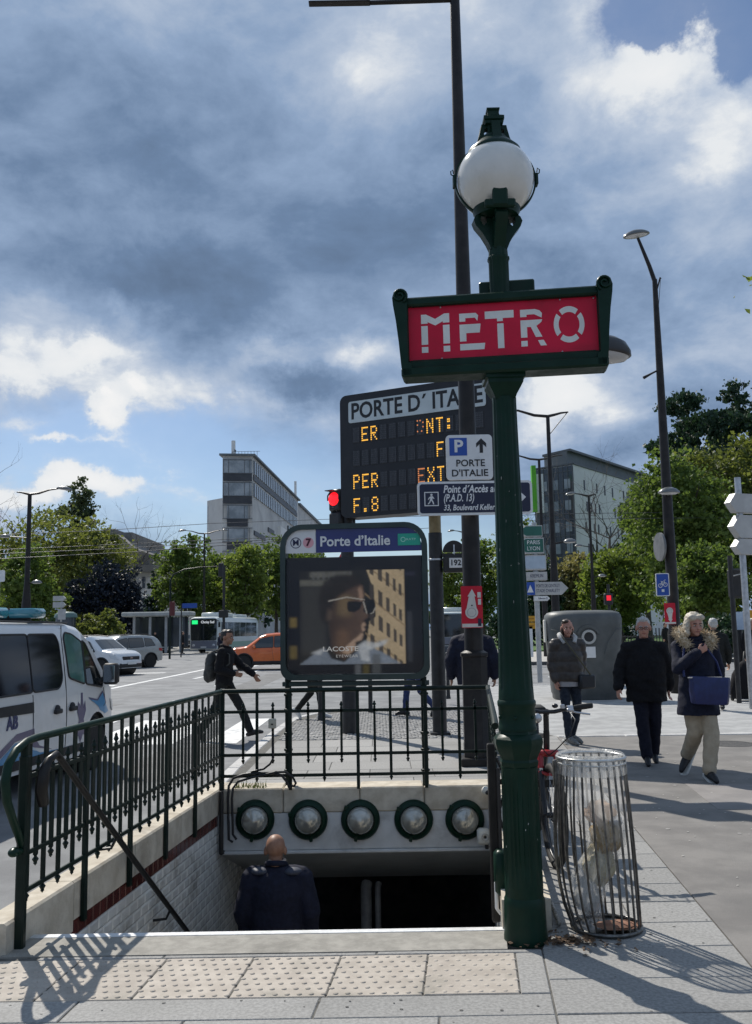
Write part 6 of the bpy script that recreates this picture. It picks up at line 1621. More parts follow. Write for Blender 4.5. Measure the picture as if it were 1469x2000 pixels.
for a, b in (((-.055, -.02), (-.02, .06)), ((-.02, .06), (.05, .06)), ((.06, 0), (.03, .10)), ((-.02, .06), (.0, -.01)), ((0, -.01), (.05, .06)), ((.03, .10), (.07, .11)), ((-.04, .08), (0, .07))): mbb.tube([(a[0], -.008, a[1]), (b[0], -.008, b[1])], .008, 4)
obj('bicycle_mark', mbb, SIGNW, bf); flat('small_mark', [q(-.03, -.17, .03, -.11)], SIGNW, bf, -.008)
poster(1297, 1178, 1321, 1219, 21.78, 'small red poster with an inverted bulb on the right street light', up=False)
def double_lamp(loc, h, aL, aR, lab, headL=None, headR=None, r=.11, strut=False, low=None, grp='street lights of the avenue', th_=.16):
    t = thing('street_light', lab, 'street light', loc, 0, grp)
    obj('post', MB().lathe([(th_, 0), (th_ * .95, h * .35), (r * .75, h * .5), (r * .55, h)], 14), BROWNM, t, 40)
    for s, a in ((-1, aL), (1, aR)):
        if a: obj('arm', MB().tube([(0, 0, h - .02), (s * a * .3, 0, h + .03), (s * a * .65, 0, h + a * .13), (s * a, 0, h + a * .17)], [.085, .08, .06, .04], 7, flat=.7), BROWNM, t, 60)
    if headL: head(t, (-aL - .25, 0, h + aL * .17 - .02), headL, 0, R(-8))
    if headR: head(t, (aR + .25, 0, h + aR * .17 - .02), headR, 0, R(8))
    if strut: obj('strut', MB().tube([(.03, 0, h - strut), (aR * .95, 0, h + aR * .15)], .018, 5), BROWNM, t)
    if low:
        for (dx, z) in low:
            obj('low_arm', MB().tube([(0, 0, z - .08), (dx, 0, z)], .03, 6), BROWNM, t, 60); head(t, (dx + math.copysign(.25, dx), 0, z), .55)
    return t
def H_(px, py, Y): return P(px, py, Y).z - ROADZ
double_lamp(gx(1087, 35), H_(1080, 812, 35), 1.75, .80, 'tall dark lamp post with two curved arms nearest the metro post', strut=.75, headL=None, low=[(.40, H_(1110, 1058, 35))], r=.13)
double_lamp(gx(1066, 50), H_(1062, 897, 50), 1.65, 1.3, 'lamp post with two curved arms just behind the first one', r=.13)
double_lamp(gx(1162, 56), H_(1160, 968, 56), .85, .45, 'smaller lamp post with one head in front of the white block', headL=.75, strut=.9, low=[(.35, H_(1178, 1125, 56)), (-.5, H_(1147, 1066, 56))], r=.12)
double_lamp(gx(50, 45), H_(55, 965, 45), .65, 1.45, 'lamp post at far left with its head reaching right above the ambulance', headR=.85, low=[(.22, H_(66, 1138, 45)), (-.9, H_(30, 1052, 45) + .1)], r=.17, th_=.24)
double_lamp(gx(398, 82), H_(397, 1042, 82), 1.75, 1.6, 'old style double lamp before the office block', headL=.8, headR=.6, r=.12)
double_lamp(gx(915, 80), H_(905, 1040, 80), 1.0, 0, 'small lamp with a drooping head left of the brown mast', headL=.7, r=.11)
# stack of direction signs
SWH = mat('stack_white', (.40, .40, .39), (.48, .48, .465), 3, .45, dirt=(.40, .40, .39), dscale=3)
SGRN = mat('stack_green', (.015, .10, .075), (.02, .12, .09), 3, .4)
YS = 27.0
c0 = P(1047, 1200, YS)
ss = thing('direction_signs', 'stack of box shaped direction signs on a post right of the metro post', 'sign', (c0.x, YS, -.012))
zp = lambda y: P(1047, y, YS).z + .012
obj('post', MB().tube([(.06, .1, 0), (.06, .1, zp(1020))], .075, 10), GREYB, ss, 60)
def arrow_box(par, x0, x1, z0, z1, m_face, m_body, left=True, dep=.30, lab=None, txt=None):
    mid = (z0 + z1) / 2; h = (z1 - z0) / 2
    tip = h * .55
    o = [(x0 + tip, z0), (x1, z0), (x1, z1), (x0 + tip, z1), (x0, mid + h * .55), (x0, mid - h * .55)] if left else [(x0, z0), (x1 - h, z0), (x1, mid), (x1 - h, z1), (x0, z1)]
    b = obj('sign_box', MB().prism(o, dep), m_body, par, None, lab)
    cx_, cz_ = (x0 + x1) / 2, mid
    fpl = [(cx_ + (x - cx_) * .94, cz_ + (z - cz_) * .84) for x, z in o]
    f = obj('sign_face', MB().prism(fpl, .004, MX.Translation((0, -.004, 0))), m_face, b)
    if txt:
        n_ = len(txt)
        for i, s in enumerate(txt): text(s, (z1 - z0) / (n_ + .6) * .95, (cx_ + .03, -.006, z1 - (z1 - z0) * (i + .8) / (n_ + .6)), f, SIGNW if m_face in (SGRN, SBLUE) else NAVY, width=(x1 - x0) * .55)
    return b
xq = lambda x: P(x, 1100, YS).x - c0.x
SSM = MX.Rotation(R(12), 4, 'Z')
for (xa, xb, ya, yb2, mf, tx) in ((1023, 1062, 1026, 1048, SGRN, None), (1019, 1064, 1050, 1081, SGRN, ('PARIS', 'LYON')), (1020, 1067, 1084, 1113, mat('stack_pale_blue', (.36, .44, .52), (.42, .50, .58), 5, .3), None), (1023, 1068, 1117, 1133, SWH, ('KREMLIN',))):
    arrow_box(ss, xq(xa), xq(xb), zp(yb2), zp(ya), mf, SWH, True, .32, None, tx)
arrow_box(ss, xq(1025), xq(1108), zp(1162), zp(1137), SWH, SWH, False, .16, None, ('PORTE DE GENTILLY', 'STADE CHARLETY'))
flat('blue_panel', [q(xq(1025), zp(1162), xq(1043), zp(1137))], SBLUE, ss, -.012); flat('triangle_mark', [[(xq(1028), zp(1157)), (xq(1040), zp(1157)), (xq(1034), zp(1142))]], SIGNW, ss, -.016)
arrow_box(ss, xq(1040), xq(1072), zp(1174), zp(1164), SIGNW, SWH, False, .05, None, ('Kellermann 33',))
# yellow signs
YEL = mat('sign_yellow', (.55, .27, .015), (.62, .32, .02), 4, .5)
cy = P(1038, 1290, 40.5)
ys_ = thing('yellow_sign', 'pair of small yellow signs on a white post at the far kerb', 'sign', (cy.x, 40.6, .0))
zy = lambda y: P(1038, y, 40.5).z
obj('post', MB().box((0, .03, zy(1280) / 2 + zy(1225) / 2 - .02), (.22, .12, zy(1225) - zy(1285))), SIGNW, ys_)
for a, b in ((1203, 1214), (1216, 1228)):
    pl = plate(ys_, .54, zy(a) - zy(b), .02, YEL, 'plate', -.03, .04, cz=(zy(a) + zy(b)) / 2)
    flat('line_mark', [q(-.18, (zy(a) + zy(b)) / 2 - .02, .18, (zy(a) + zy(b)) / 2 + .02)], mat('yellow_ink', (.30, .13, .01)), pl, -.034)
# pedestrian light
pl_ = P(1188, 1168, 40); pt = thing('pedestrian_light', 'small pedestrian light glowing red behind the recycling container', 'traffic light', (pl_.x, 40, ROADZ))
zr = pl_.z - ROADZ
obj('pole', MB().tube([(.05, .1, 0), (.05, .1, zr + .6)], .06, 8), BLACKM, pt, 60); obj('housing', MB().box((0, 0, zr - .05), (.36, .22, .5), 0, .04), BLACKM, pt)
obj('red_lens', MB().box((0, -.115, zr), (.19, .02, .22), 0, .01), mat('red_dim', (.9, .02, .04), rough=.4, emit=.7), pt)
# right edge arrow signs on a post with traffic light
YR = 17.5
cr = P(1455, 1240, YR)
rt = thing('direction_signs', 'three pale arrow shaped direction signs at the right edge', 'sign', (cr.x, YR, -.012))
zq = lambda y: P(1450, y, YR).z + .012
for (xa, ya, yb2) in ((1424, 963, 1000), (1428, 1005, 1050), (1432, 1052, 1082)):
    x0 = P(xa, 1000, YR).x - cr.x; h = (zq(ya) - zq(yb2)) / 2; m_ = (zq(ya) + zq(yb2)) / 2
    mbx = MB().prism([(x0, m_), (x0 + h * .8, m_ - h), (1.5, m_ - h), (1.5, m_ + h), (x0 + h * .8, m_ + h)], .16, MX.Translation((0, 0, 0)) @ MX.Rotation(R(22), 4, 'Z'))
    obj('sign_box', mbx, SWH, rt)
obj('post', MB().tube([(.12, .16, 0), (.12, .16, zq(930))], .06, 10), STEEL, rt, 60)
tr2 = thing('traffic_light', 'black traffic light seen from behind at the right edge', 'traffic light', (P(1445, 1240, 19).x, 19.0, -.012))
zq2 = lambda y: P(1445, y, 19).z + .012
obj('pole', MB().tube([(-.10, 0, 0), (-.10, 0, zq2(1085))], .05, 10), BLACKM, tr2, 60)
obj('housing', MB().box((.02, .1, (zq2(1110) + zq2(1168)) / 2), (.26, .24, zq2(1110) - zq2(1168)), 0, .04), BLACKM, tr2)
obj('frame', MB().tube([(-.1, -.02, zq2(1125)), (.16, -.02, zq2(1120)), (.20, -.02, zq2(1150)), (.14, -.02, zq2(1165))], .018, 6), GREYB, tr2, 60)
inf = thing('info_panel', 'pale blue information panel on a dark post at the right edge', 'sign', (P(1450, 1300, 20.5).x, 20.5, -.012))
zq3 = lambda y: P(1450, y, 20.5).z + .012
obj('post', MB().tube([(0, .06, 0), (0, .06, zq3(1200))], .075, 10), BLACKM, inf, 60)
plate(inf, .27, zq3(1195) - zq3(1230), .01, mat('info_blue', (.36, .46, .60), (.46, .55, .66), 12, .4), 'plate', -.03, .03, cz=(zq3(1195) + zq3(1230)) / 2)
ye = thing('yellow_sign', 'small yellow panel cut by the right edge', 'sign', (P(1467, 1205, 22).x, 22, -.012))
plate(ye, .26, .30, .01, YEL, 'plate', 0, .03, cz=P(1467, 1203, 22).z); obj('post', MB().tube([(0, .06, 0), (0, .06, P(1467, 1203, 22).z)], .03, 8), BLACKM, ye)
# small white sign stack at left behind the ambulance
ls = thing('direction_signs', 'small stack of pale direction signs behind the ambulance roof', 'sign', gx(114, 62))
for a, b in ((1164, 1174), (1176, 1187)):
    arrow_box(ls, -.42, .42, P(114, b, 62).z - ROADZ, P(114, a, 62).z - ROADZ, SWH, SWH, False, .2)
obj('post', MB().tube([(.1, .2, 0), (.1, .2, P(114, 1165, 62).z)], .06, 8), GREYB, ls); obj('lower_plate', MB().box((.2, 0, P(114, 1200, 62).z - ROADZ), (.5, .1, .7)), SWH, ls)
wp = P(-2, 1125, 40); w_s = thing('white_sign', 'white rounded sign cut by the left edge above the ambulance', 'sign', (wp.x, 40, ROADZ))
plate(w_s, .5, .5, .06, SIGNW, 'plate', 0, .03, cz=wp.z - ROADZ); obj('post', MB().tube([(0, .05, 0), (0, .05, wp.z - ROADZ)], .04, 8), GREYB, w_s)
# overhead wires and their drop
for i, (pts, lab) in enumerate((
        ([(-30, 1046, 48), (200, 1036, 52), (420, 1022, 57), (700, 1012, 62), (960, 1004, 66)], 'uppermost overhead wire crossing the sky left of the metro post'),
        ([(-30, 1075, 48), (260, 1062, 52), (560, 1048, 56), (860, 1030, 60)], 'second overhead wire below the uppermost one'),
        ([(-30, 1083, 44), (260, 1070, 48), (560, 1052, 52)], 'third overhead wire crossing before the left trees'),
        ([(-30, 1093, 40), (260, 1078, 44), (560, 1056, 48)], 'lowest overhead wire crossing before the left trees'),
        ([(970, 1008, 52), (1120, 1003, 56), (1300, 1001, 60), (1500, 997, 64)], 'upper overhead wire in front of the white block'),
        ([(970, 1020, 50), (1120, 1014, 54), (1300, 1012, 58), (1500, 1010, 62)], 'lower overhead wire in front of the white block'))):
    tag(obj('overhead_wire', MB().tube([tuple(P(*p)) for p in pts], .017, 5), mat('wire', (.06, .06, .065), rough=.5, metal=.5)), lab, 'wire', 'overhead wires over the avenue')
# traffic light arm at left before the lindens
ma = thing('traffic_light', 'curved traffic light mast reaching over the road by the bus stop', 'traffic light', gx(332, 62))
z1_ = P(332, 1125, 62).z - ROADZ
obj('pole', MB().tube([(0, 0, 0), (0, 0, z1_ - .3), (.2, 0, z1_ + .1), (.9, 0, z1_ + .42), (2.0, 0, z1_ + .55), (3.5, 0, z1_ + .6)], [.075, .065, .055, .045, .04, .035], 8), GREEND, ma, 60)
obj('housing', MB().box((3.4, 0, z1_ + .35), (.35, .3, .95), 0, .05), BLACKM, ma); obj('housing', MB().box((.15, -.05, P(337, 1185, 62).z), (.33, .3, .95), 0, .05), mat('lens_red_dark', (.10, .015, .015), rough=.5), ma)
p3 = G(437, 1285, ROADZ); tm_ = thing('traffic_light', 'dark slim traffic light post behind the walking man', 'traffic light', gx(437, 60))
obj('pole', MB().tube([(0, 0, 0), (0, 0, P(437, 1100, 60).z)], .09, 8), BLACKM, tm_, 60); obj('housing', MB().box((.0, -.1, P(440, 1195, 60).z), (.6, .3, .5), 0, .05), BLACKM, tm_)
bsn = thing('street_name_sign', 'small blue street name plate above the bus stop', 'sign', gx(370, 66))
plate(bsn, 1.05, .34, .03, SBLUE, 'plate', 0, .05, cz=P(370, 1183, 66).z - ROADZ); obj('post', MB().tube([(-.6, .1, 0), (-.6, .1, P(370, 1175, 66).z)], .05, 6), BLACKM, bsn)
# bus shelter
sh = thing('bus_shelter', 'pale flat roofed bus shelter left of the bus', 'bus shelter', gx(310, 76, .01))
zsh = P(310, 1200, 76).z
obj('roof', MB().box((0, 0, zsh), (5.6, 2.2, .38), 0, .08), mat('shelter_roof', (.34, .35, .33), (.42, .43, .41), 2, .6), sh)
for x in (-1.9, -.6, .7, 1.9): obj('post', MB().box((x, -.4, zsh / 2 - .1), (.2, .2, zsh - .2)), GREYB, sh)
obj('glass_panel', MB().box((0, .7, zsh / 2 + .1), (4.6, .05, zsh - .7)), BGLASSD, sh); obj('bench', MB().box((0, .3, .45), (3, .4, .06)), GREYB, sh)
kp_ = thing('small_shelter', 'small rounded green shelter behind the ambulance', 'shelter', gx(128, 66))
zk = P(128, 1200, 66).z
obj('roof', MB().lathe([(.8, zk - .1), (.75, zk + .15), (.5, zk + .3), (1e-4, zk + .33)], 20), mat('shelter_green', (.10, .17, .16), rough=.5), kp_, 50); obj('body', MB().lathe([(.7, 0), (.7, zk - .1)], 20), BGLASSD, kp_, 50)
# park fence
pf = thing('park_fence', 'low dark park fence along the lawn behind the pedestrians', 'fence', (0, 0, 0))
fa_, fb2 = G(1140, 1252, ROADZ), G(1360, 1252, ROADZ)
fa_ = V((P(1130, 1240, 58).x, 58, 0)); fb2 = V((P(1470, 1240, 54).x, 54, 0))
d_ = fb2 - fa_; npk = 60
pk = MB().box((0, 0, .5), (.045, .03, 1.0)).mesh('picket'); pk.materials.append(BLACKM)
for i in range(npk + 1):
    o = bpy.data.objects.new('picket', pk); col.objects.link(o); o.parent = pf; o.location = fa_ + d_ * (i / npk)
for z in (.2, .92): obj('rail', MB().tube([fa_ + V((0, 0, z)), fb2 + V((0, 0, z))], .022, 5), BLACKM, pf)
# ================================================================ vehicles
CGLASS = mat('car_glass', (.012, .016, .018), rough=.04, spec=.9, coat=.3)
CPLAST = mat('car_plastic', (.014, .014, .015), (.022, .022, .023), 9, .6)
CHROME = mat('chrome', (.7, .7, .7), rough=.12, metal=1.0)
LAMPG = mat('lamp_clear', (.55, .57, .58), rough=.08, spec=.9, coat=.5)
PLATEW = mat('number_plate', (.68, .68, .66), rough=.4)
TYRE = mat('tyre', (.010, .010, .010), (.02, .02, .02), 30, .8)
def interp(tab, x):
    if x <= tab[0][0]: return tab[0][1]
    for (a, b), (c, d) in zip(tab, tab[1:]):
        if x <= c:
            t = (x - a) / (c - a); return b + (d - b) * t
    return tab[-1][1]
class Car:
    """Body lofted along x (front = +x) from a side profile, a plan taper and a belt line."""
    def __init__(s, top, belt, plan, sill, W, wheels, rw, tumble=.17, roof=1.6):
        s.top, s.belt, s.plan, s.sill, s.W, s.wheels, s.rw, s.tumble, s.roof = top, belt, plan, sill, W, wheels, rw, tumble, roof
        s.x0, s.x1 = top[0][0], top[-1][0]
    def hw(s, x): return s.W / 2 * interp(s.plan, x)
    def side(s, x, z):      # half width of the flank at (x, z)
        h = s.hw(x); b = interp(s.belt, x)
        if z <= b:
            t = z / b
            return h * (.955 + .045 * math.sin(min(1, t * 1.25) * math.pi / 2) - .012 * max(0, t - .8) / .2)
        return h * (.988 - s.tumble * ((z - b) / (s.roof - b)) ** 1.15)
    def ring(s, x):
        zt = interp(s.top, x); b = min(interp(s.belt, x), zt - .05); zb = interp(s.sill, x)
        za = 0
        for wx in s.wheels:
            d = s.rw * 1.17
            if abs(x - wx) < d: za = max(za, s.rw + math.sqrt(d * d - (x - wx) ** 2))
        z0 = max(zb, za)
        zs = [z0, max(z0 + .02, lerp(zb, b, .25)), max(z0 + .04, lerp(zb, b, .6)), max(z0 + .06, b - .06), max(z0 + .08, b)]
        pts = [V((x, s.side(x, z), z)) for z in zs]
        e = zt - b; hh = s.side(x, zt) if e > .12 else s.hw(x) * .97
        if e > .12:
            pts += [V((x, s.side(x, lerp(b, zt, .5)), lerp(b, zt, .5))), V((x, s.side(x, zt - .10), zt - .10)), V((x, hh - .05, zt - .03)), V((x, hh - .16, zt - .004)), V((x, hh * .45, zt + .012)), V((x, 0, zt + .018))]
        else:
            pts += [V((x, hh - .02, lerp(b, zt, .4))), V((x, hh - .05, lerp(b, zt, .7))), V((x, hh - .10, lerp(b, zt, .9))), V((x, hh - .20, zt)), V((x, hh * .45, zt + .014)), V((x, 0, zt + .02))]
        return pts
    def body(s, step=.06):
        n = int((s.x1 - s.x0) / step); rings = []
        xs = sorted(set([lerp(s.x0, s.x1, i / n) for i in range(n + 1)]))
        for x in xs:
            r = s.ring(x); rings.append(r + [V((p.x, -p.y, p.z)) for p in r[-2::-1]])
        mb = MB(); mb.loft(rings, cap=True, closed=False)
        return mb
    def flank(s, poly, e=.006, sgn=1, cut=.12):      # a polygon in (x, z) laid on the flank
        bm = bmesh.new(); vs = [bm.verts.new((x, 0, z)) for x, z in poly]; bm.faces.new(vs)
        xs = [p[0] for p in poly]; zs = [p[1] for p in poly]
        for (lo, hi, ax) in ((min(xs), max(xs), 0), (min(zs), max(zs), 2)):
            k = max(1, int((hi - lo) / cut))
            for i in range(1, k):
                c = [0, 0, 0]; c[ax] = lerp(lo, hi, i / k); no = [0, 0, 0]; no[ax] = 1
                bmesh.ops.bisect_plane(bm, geom=bm.verts[:] + bm.edges[:] + bm.faces[:], plane_co=c, plane_no=no)
        mb = MB(); bm.verts.index_update()
        mb.v = [(v.co.x, sgn * (s.side(v.co.x, v.co.z) + e), v.co.z) for v in bm.verts]; mb.f = [tuple(v.index for v in f.verts) for f in bm.faces]
        bm.free(); return mb
    def topz(s, x, y):
        r = s.ring(x); pts = r[4:]
        y = abs(y)
        for a, b in zip(pts, pts[1:]):
            if b.y <= y <= a.y + 1e-9: return lerp(a.z, b.z, (a.y - y) / max(1e-6, a.y - b.y))
        return pts[-1].z
    def toppatch(s, xa, xb, wa, wb, e=.008, n=8):    # windscreen, rear window
        mb = MB(); vs = []
        for i in range(n + 1):
            t = i / n; x = lerp(xa, xb, t); w = lerp(wa, wb, t)
            for j in range(9):
                y = w * (j / 4 - 1); vs.append((x, y, s.topz(x, y) + e))
        fs = [(i * 9 + j, i * 9 + j + 1, i * 9 + j + 10, i * 9 + j + 9) for i in range(n) for j in range(8)]
        return mb.add(vs, fs)
def car_wheels(c, root, rim_m, spokes=5, width=.20):
    me_t = MB().lathe([(c.rw * .66, -width / 2), (c.rw * .93, -width / 2), (c.rw, -width * .32), (c.rw, width * .32), (c.rw * .93, width / 2), (c.rw * .66, width / 2)], 32, M=MX.Rotation(math.pi / 2, 4, 'X')).mesh('tyre', 40); me_t.materials.append(TYRE)
    rm = MB().lathe([(c.rw * .68, -.02), (c.rw * .68, width * .48), (c.rw * .62, width * .48), (c.rw * .60, .02), (1e-4, .0)], 32, M=MX.Rotation(math.pi / 2, 4, 'X'))
    for i in range(spokes):
        a = 2 * math.pi * i / spokes
        rm.box((c.rw * .33, -width * .36, 0), (c.rw * .60, .04, c.rw * .15), 0, .005, MX.Rotation(a, 4, 'Y'))
    rm.lathe([(c.rw * .15, width * .28), (c.rw * .15, width * .46), (1e-4, width * .46)], 14, M=MX.Rotation(math.pi / 2, 4, 'X'))
    for i, wx in enumerate(c.wheels):
        for sy in (1, -1):
            w = bpy.data.objects.new('wheel', None); col.objects.link(w); w.parent = root; w.location = (wx, sy * (c.hw(wx) - width / 2 - .02), c.rw)
            w.rotation_euler = (0, 0, math.pi if sy > 0 else 0)
            o = bpy.data.objects.new('tyre', me_t); col.objects.link(o); o.parent = w
            o = obj('rim', rm.mesh('rim', 40) if (i == 0 and sy == 1) else car_wheels.last, rim_m, w); car_wheels.last = o.data
    mb = MB()
    xs = [c.x0 + .15] + [v for wx in sorted(c.wheels) for v in (wx - c.rw * 1.25, wx + c.rw * 1.25)] + [c.x1 - .15]
    mb.box(((c.x0 + c.x1) / 2, 0, .40), (c.x1 - c.x0 - .5, c.W * .62, .36)); obj('underbody', mb, CPLAST, root)
    for wx in c.wheels:
        d = c.rw * 1.15
        obj('wheel_arch', MB().tube([(wx, -c.hw(wx) * .93, c.rw), (wx, c.hw(wx) * .93, c.rw)], d, 24), CPLAST, root, 40)
def arch_lip(c, root, m):
    for wx in c.wheels:
        for sy in (1, -1):
            d = c.rw * 1.16; P_ = []
            for i in range(17):
                a = math.pi * i / 16; x = wx + d * math.cos(a); z = c.rw + d * math.sin(a); P_.append((x, sy * (c.side(x, z) + .004), z))
            obj('arch_trim', MB().tube(P_, .032, 6), m, root, 60)
def side_glass(c, root, poly, name='window', m=CGLASS, sides=(1, -1), e=.007, seal=True):
    for sy in sides:
        w = obj(name, c.flank(poly, e, sy), m, root, 60)
        if seal:
            k = len(poly); loop = []
            for i in range(k):
                a, b = poly[i], poly[(i + 1) % k]
                for j in range(4): x, z = lerp(a[0], b[0], j / 4), lerp(a[1], b[1], j / 4); loop.append((x, sy * (c.side(x, z) + .004), z))
            obj('seal', MB().tube(loop, .012, 5, closed=True), CPLAST, w, 60)
def round_poly(pts, r=.05, n=3):
    out = []; k = len(pts)
    for i in range(k):
        a, b, cc = V(pts[i - 1]), V(pts[i]), V(pts[(i + 1) % k])
        d1, d2 = (a - b), (cc - b); q_ = min(r, d1.length * .4, d2.length * .4); p1, p2 = b + d1.normalized() * q_, b + d2.normalized() * q_
        for j in range(n + 1):
            t = j / n; p = p1 * (1 - t) ** 2 + b * 2 * t * (1 - t) + p2 * t * t; out.append((p.x, p.y))
    return out

# ---------------------------------------------------------------- the ambulance van
VANW = mat('van_white', (.70, .70, .685), (.74, .74, .73), 2, .22, coat=.5, dirt=(.55, .54, .51), dscale=2, damt=.35)
van = Car(top=[(-2.52, 1.0), (-2.50, 1.72), (-2.40, 1.86), (-1.5, 1.885), (.9, 1.875), (1.25, 1.83), (1.45, 1.75), (2.05, 1.20), (2.32, 1.06), (2.50, .92), (2.56, .62), (2.57, .45)],
          belt=[(-2.52, 1.02), (1.0, 1.03), (1.9, 1.0), (2.3, .90), (2.57, .42)], plan=[(-2.52, .93), (-2.3, .985), (-1, 1), (1.2, 1), (1.9, .965), (2.3, .90), (2.5, .78), (2.57, .66)],
          sill=[(-2.52, .32), (-2.2, .26), (2.2, .24), (2.57, .26)], W=1.956, wheels=(-1.50, 1.62), rw=.335, tumble=.13, roof=1.88)
vr = thing('ambulance_van', 'white ambulance van with blue wave stripes and a purple hand mark', 'van', (-4.74, 10.53, ROADZ), R(84))
obj('body', van.body(.05), VANW, vr, 35)
car_wheels(van, vr, mat('van_rim', (.30, .31, .32), rough=.35, metal=.8), 6, .22)
S = (-1, 1)
side_glass(van, vr, round_poly([(-2.25, 1.10), (-1.15, 1.09), (-1.15, 1.72), (-2.25, 1.72)], .09, 4), sides=S)
DKG = mat('tinted_glass', (.006, .007, .011), rough=.06, spec=.3)
side_glass(van, vr, round_poly([(-1.10, 1.09), (-.16, 1.09), (-.16, 1.72), (-1.10, 1.72)], .05, 4), m=DKG, sides=S)
side_glass(van, vr, round_poly([(-.16, 1.09), (.50, 1.09), (.60, 1.20), (.595, 1.62), (.52, 1.72), (-.16, 1.72)], .08, 4), m=DKG, sides=S)
VREFL = mat('van_reflection_green', (.05, .13, .115), (.10, .21, .19), 1.4, .06, spec=.8)  # green reflection in the front side window, painted into the glass colour
side_glass(van, vr, round_poly([(.78, 1.20), (1.22, 1.10), (1.24, 1.62), (.98, 1.72), (.80, 1.74), (.75, 1.68)], .05, 4), m=VREFL, sides=S)
side_glass(van, vr, round_poly([(1.26, 1.10), (1.80, 1.03), (1.83, 1.08), (1.36, 1.60), (1.27, 1.64)], .03, 3), m=CGLASS, sides=S)
for sy in S:
    mir = obj('mirror', MB().box((1.75, sy * 1.08, 1.20), (.13, .20, .27), 0, .045).tube([(1.72, sy * .93, 1.10), (1.75, sy * 1.02, 1.16)], .035, 8), CPLAST, vr, 50)
    obj('mirror_glass', MB().box((1.682, sy * 1.08, 1.20), (.006, .15, .21), 0, .002), CHROME, mir)
    for pts in ([(-.155, .34), (-.155, 1.06)], [(.68, .36), (.68, 1.10), (.70, 1.70), (.74, 1.82)], [(1.86, 1.02), (1.92, .82), (1.84, .78)]):
        pp_ = []
        for a, b in zip(pts, pts[1:]):
            for j in range(6): x, z = lerp(a[0], b[0], j / 5), lerp(a[1], b[1], j / 5); pp_.append((x, sy * (van.side(x, z) + .0005), z))
        obj('door_gap', MB().tube(pp_, .006, 4), CPLAST, vr)
    for x in (.42, .82):
        hnd = obj('door_handle', MB().box((x, sy * (van.side(x, .83) + .018), .835), (.16, .045, .055), 0, .015).sphere((x, sy * (van.side(x, .83) + .006), .86), (.055, .03, .05), 10, 8), CPLAST, vr, 50)
    obj('side_rail', van.flank([(-1.9, .985), (-.155, .985), (-.155, .87), (-1.9, .90)], .012, sy), CPLAST, vr)
    obj('rub_strip', van.flank([(-1.05, .30), (1.18, .30), (1.18, .40), (-1.05, .40)], .012, sy), CPLAST, vr)
    WB1, WB2, WB3 = mat('wave_blue', (.03, .25, .50), rough=.3, coat=.3), mat('wave_purple', (.075, .065, .16), rough=.3, coat=.3), mat('wave_pale', (.45, .58, .68), rough=.3, coat=.3)
    obj('wave_stripe', van.flank([(-1.6, .30), (-.90, .52), (-.52, .68), (-.13, .70), (-.10, .60), (.02, .50), (.35, .42), (.1, .46), (-.15, .50), (-.25, .62), (-.55, .60), (-.9, .44), (-1.5, .22)], .004, sy, .08), WB2, vr)
    obj('wave_stripe', van.flank([(-1.5, .20), (-.9, .43), (-.55, .585), (-.28, .60), (-.17, .49), (.05, .42), (.5, .40), (.1, .36), (-.25, .40), (-.6, .40), (-1.1, .24)], .0055, sy, .08), WB1, vr)
    obj('wave_stripe', van.flank([(-.32, .60), (-.25, .59), (-.14, .50), (.0, .44), (-.14, .47), (-.25, .56)], .007, sy, .08), WB3, vr)
    obj('hand_mark', van.flank([(.98, .60), (1.20, .60), (1.16, .68), (1.22, .78), (1.20, .90), (1.13, .82), (1.135, 1.0), (1.085, 1.0), (1.08, .83), (1.00, .90), (.975, .78), (1.03, .67)], .004, sy, .06), WB2, vr)
    obj('hand_mark', van.flank([(.88, .42), (1.0, .50), (1.0, .58), (1.2, .58), (1.3, .46), (1.16, .50), (1.1, .40), (1.03, .49)], .004, sy, .06), WB2, vr)
    obj('wave_stripe', van.flank([(1.32, .92), (1.62, .87), (1.82, .96), (1.93, .80), (2.08, .70), (1.92, .68), (1.72, .74), (1.64, .80)], .004, sy, .05), WB1, vr)
    obj('wave_stripe', van.flank([(1.30, .935), (1.62, .885), (1.82, .985), (1.95, .82), (1.93, .80), (1.82, .955), (1.63, .865), (1.40, .895)], .0055, sy, .05), WB2, vr)
lb_ = text('AB', .19, (-.62, -(van.side(-.6, .8) + .004), .80), vr, mat('van_navy', (.02, .03, .12), rough=.4), face='-y', bold=.006)
obj('windscreen', van.toppatch(2.04, 1.46, .78, .70), CGLASS, vr, 60)
obj('headlight', van.flank([(2.18, .86), (2.42, .80), (2.48, .66), (2.25, .70)], .008, -1, .05).merge(van.flank([(2.18, .86), (2.42, .80), (2.48, .66), (2.25, .70)], .008, 1, .05)), LAMPG, vr)
obj('front_bumper', MB().box((2.50, 0, .38), (.22, 1.40, .26), 0, .08), CPLAST, vr, 50)
lbm = mat('beacon_blue', (.03, .20, .26), (.05, .28, .34), 3, .12, coat=.6, spec=.8)
bar = obj('light_bar', MB().box((.28, 0, 1.965), (.32, 1.62, .11), 0, .05), lbm, vr, 50)
for y in (-.5, 0, .5): obj('bar_joint', MB().box((.28, y, 1.965), (.325, .02, .115), 0, .05), CPLAST, bar, 50)
obj('bar_foot', MB().box((.28, 0, 1.895), (.22, 1.3, .05), 0, .01), CPLAST, vr)
bar2 = obj('light_bar', MB().box((-.72, -.46, 1.97), (1.45, .24, .11), 0, .05), lbm, vr, 50)
for x in (-1.1, -.35): obj('bar_joint', MB().box((x, -.46, 1.97), (.02, .245, .115), 0, .05), CPLAST, bar2, 50)
obj('bar_foot', MB().box((-.72, -.46, 1.905), (1.2, .16, .05), 0, .01), CPLAST, vr)
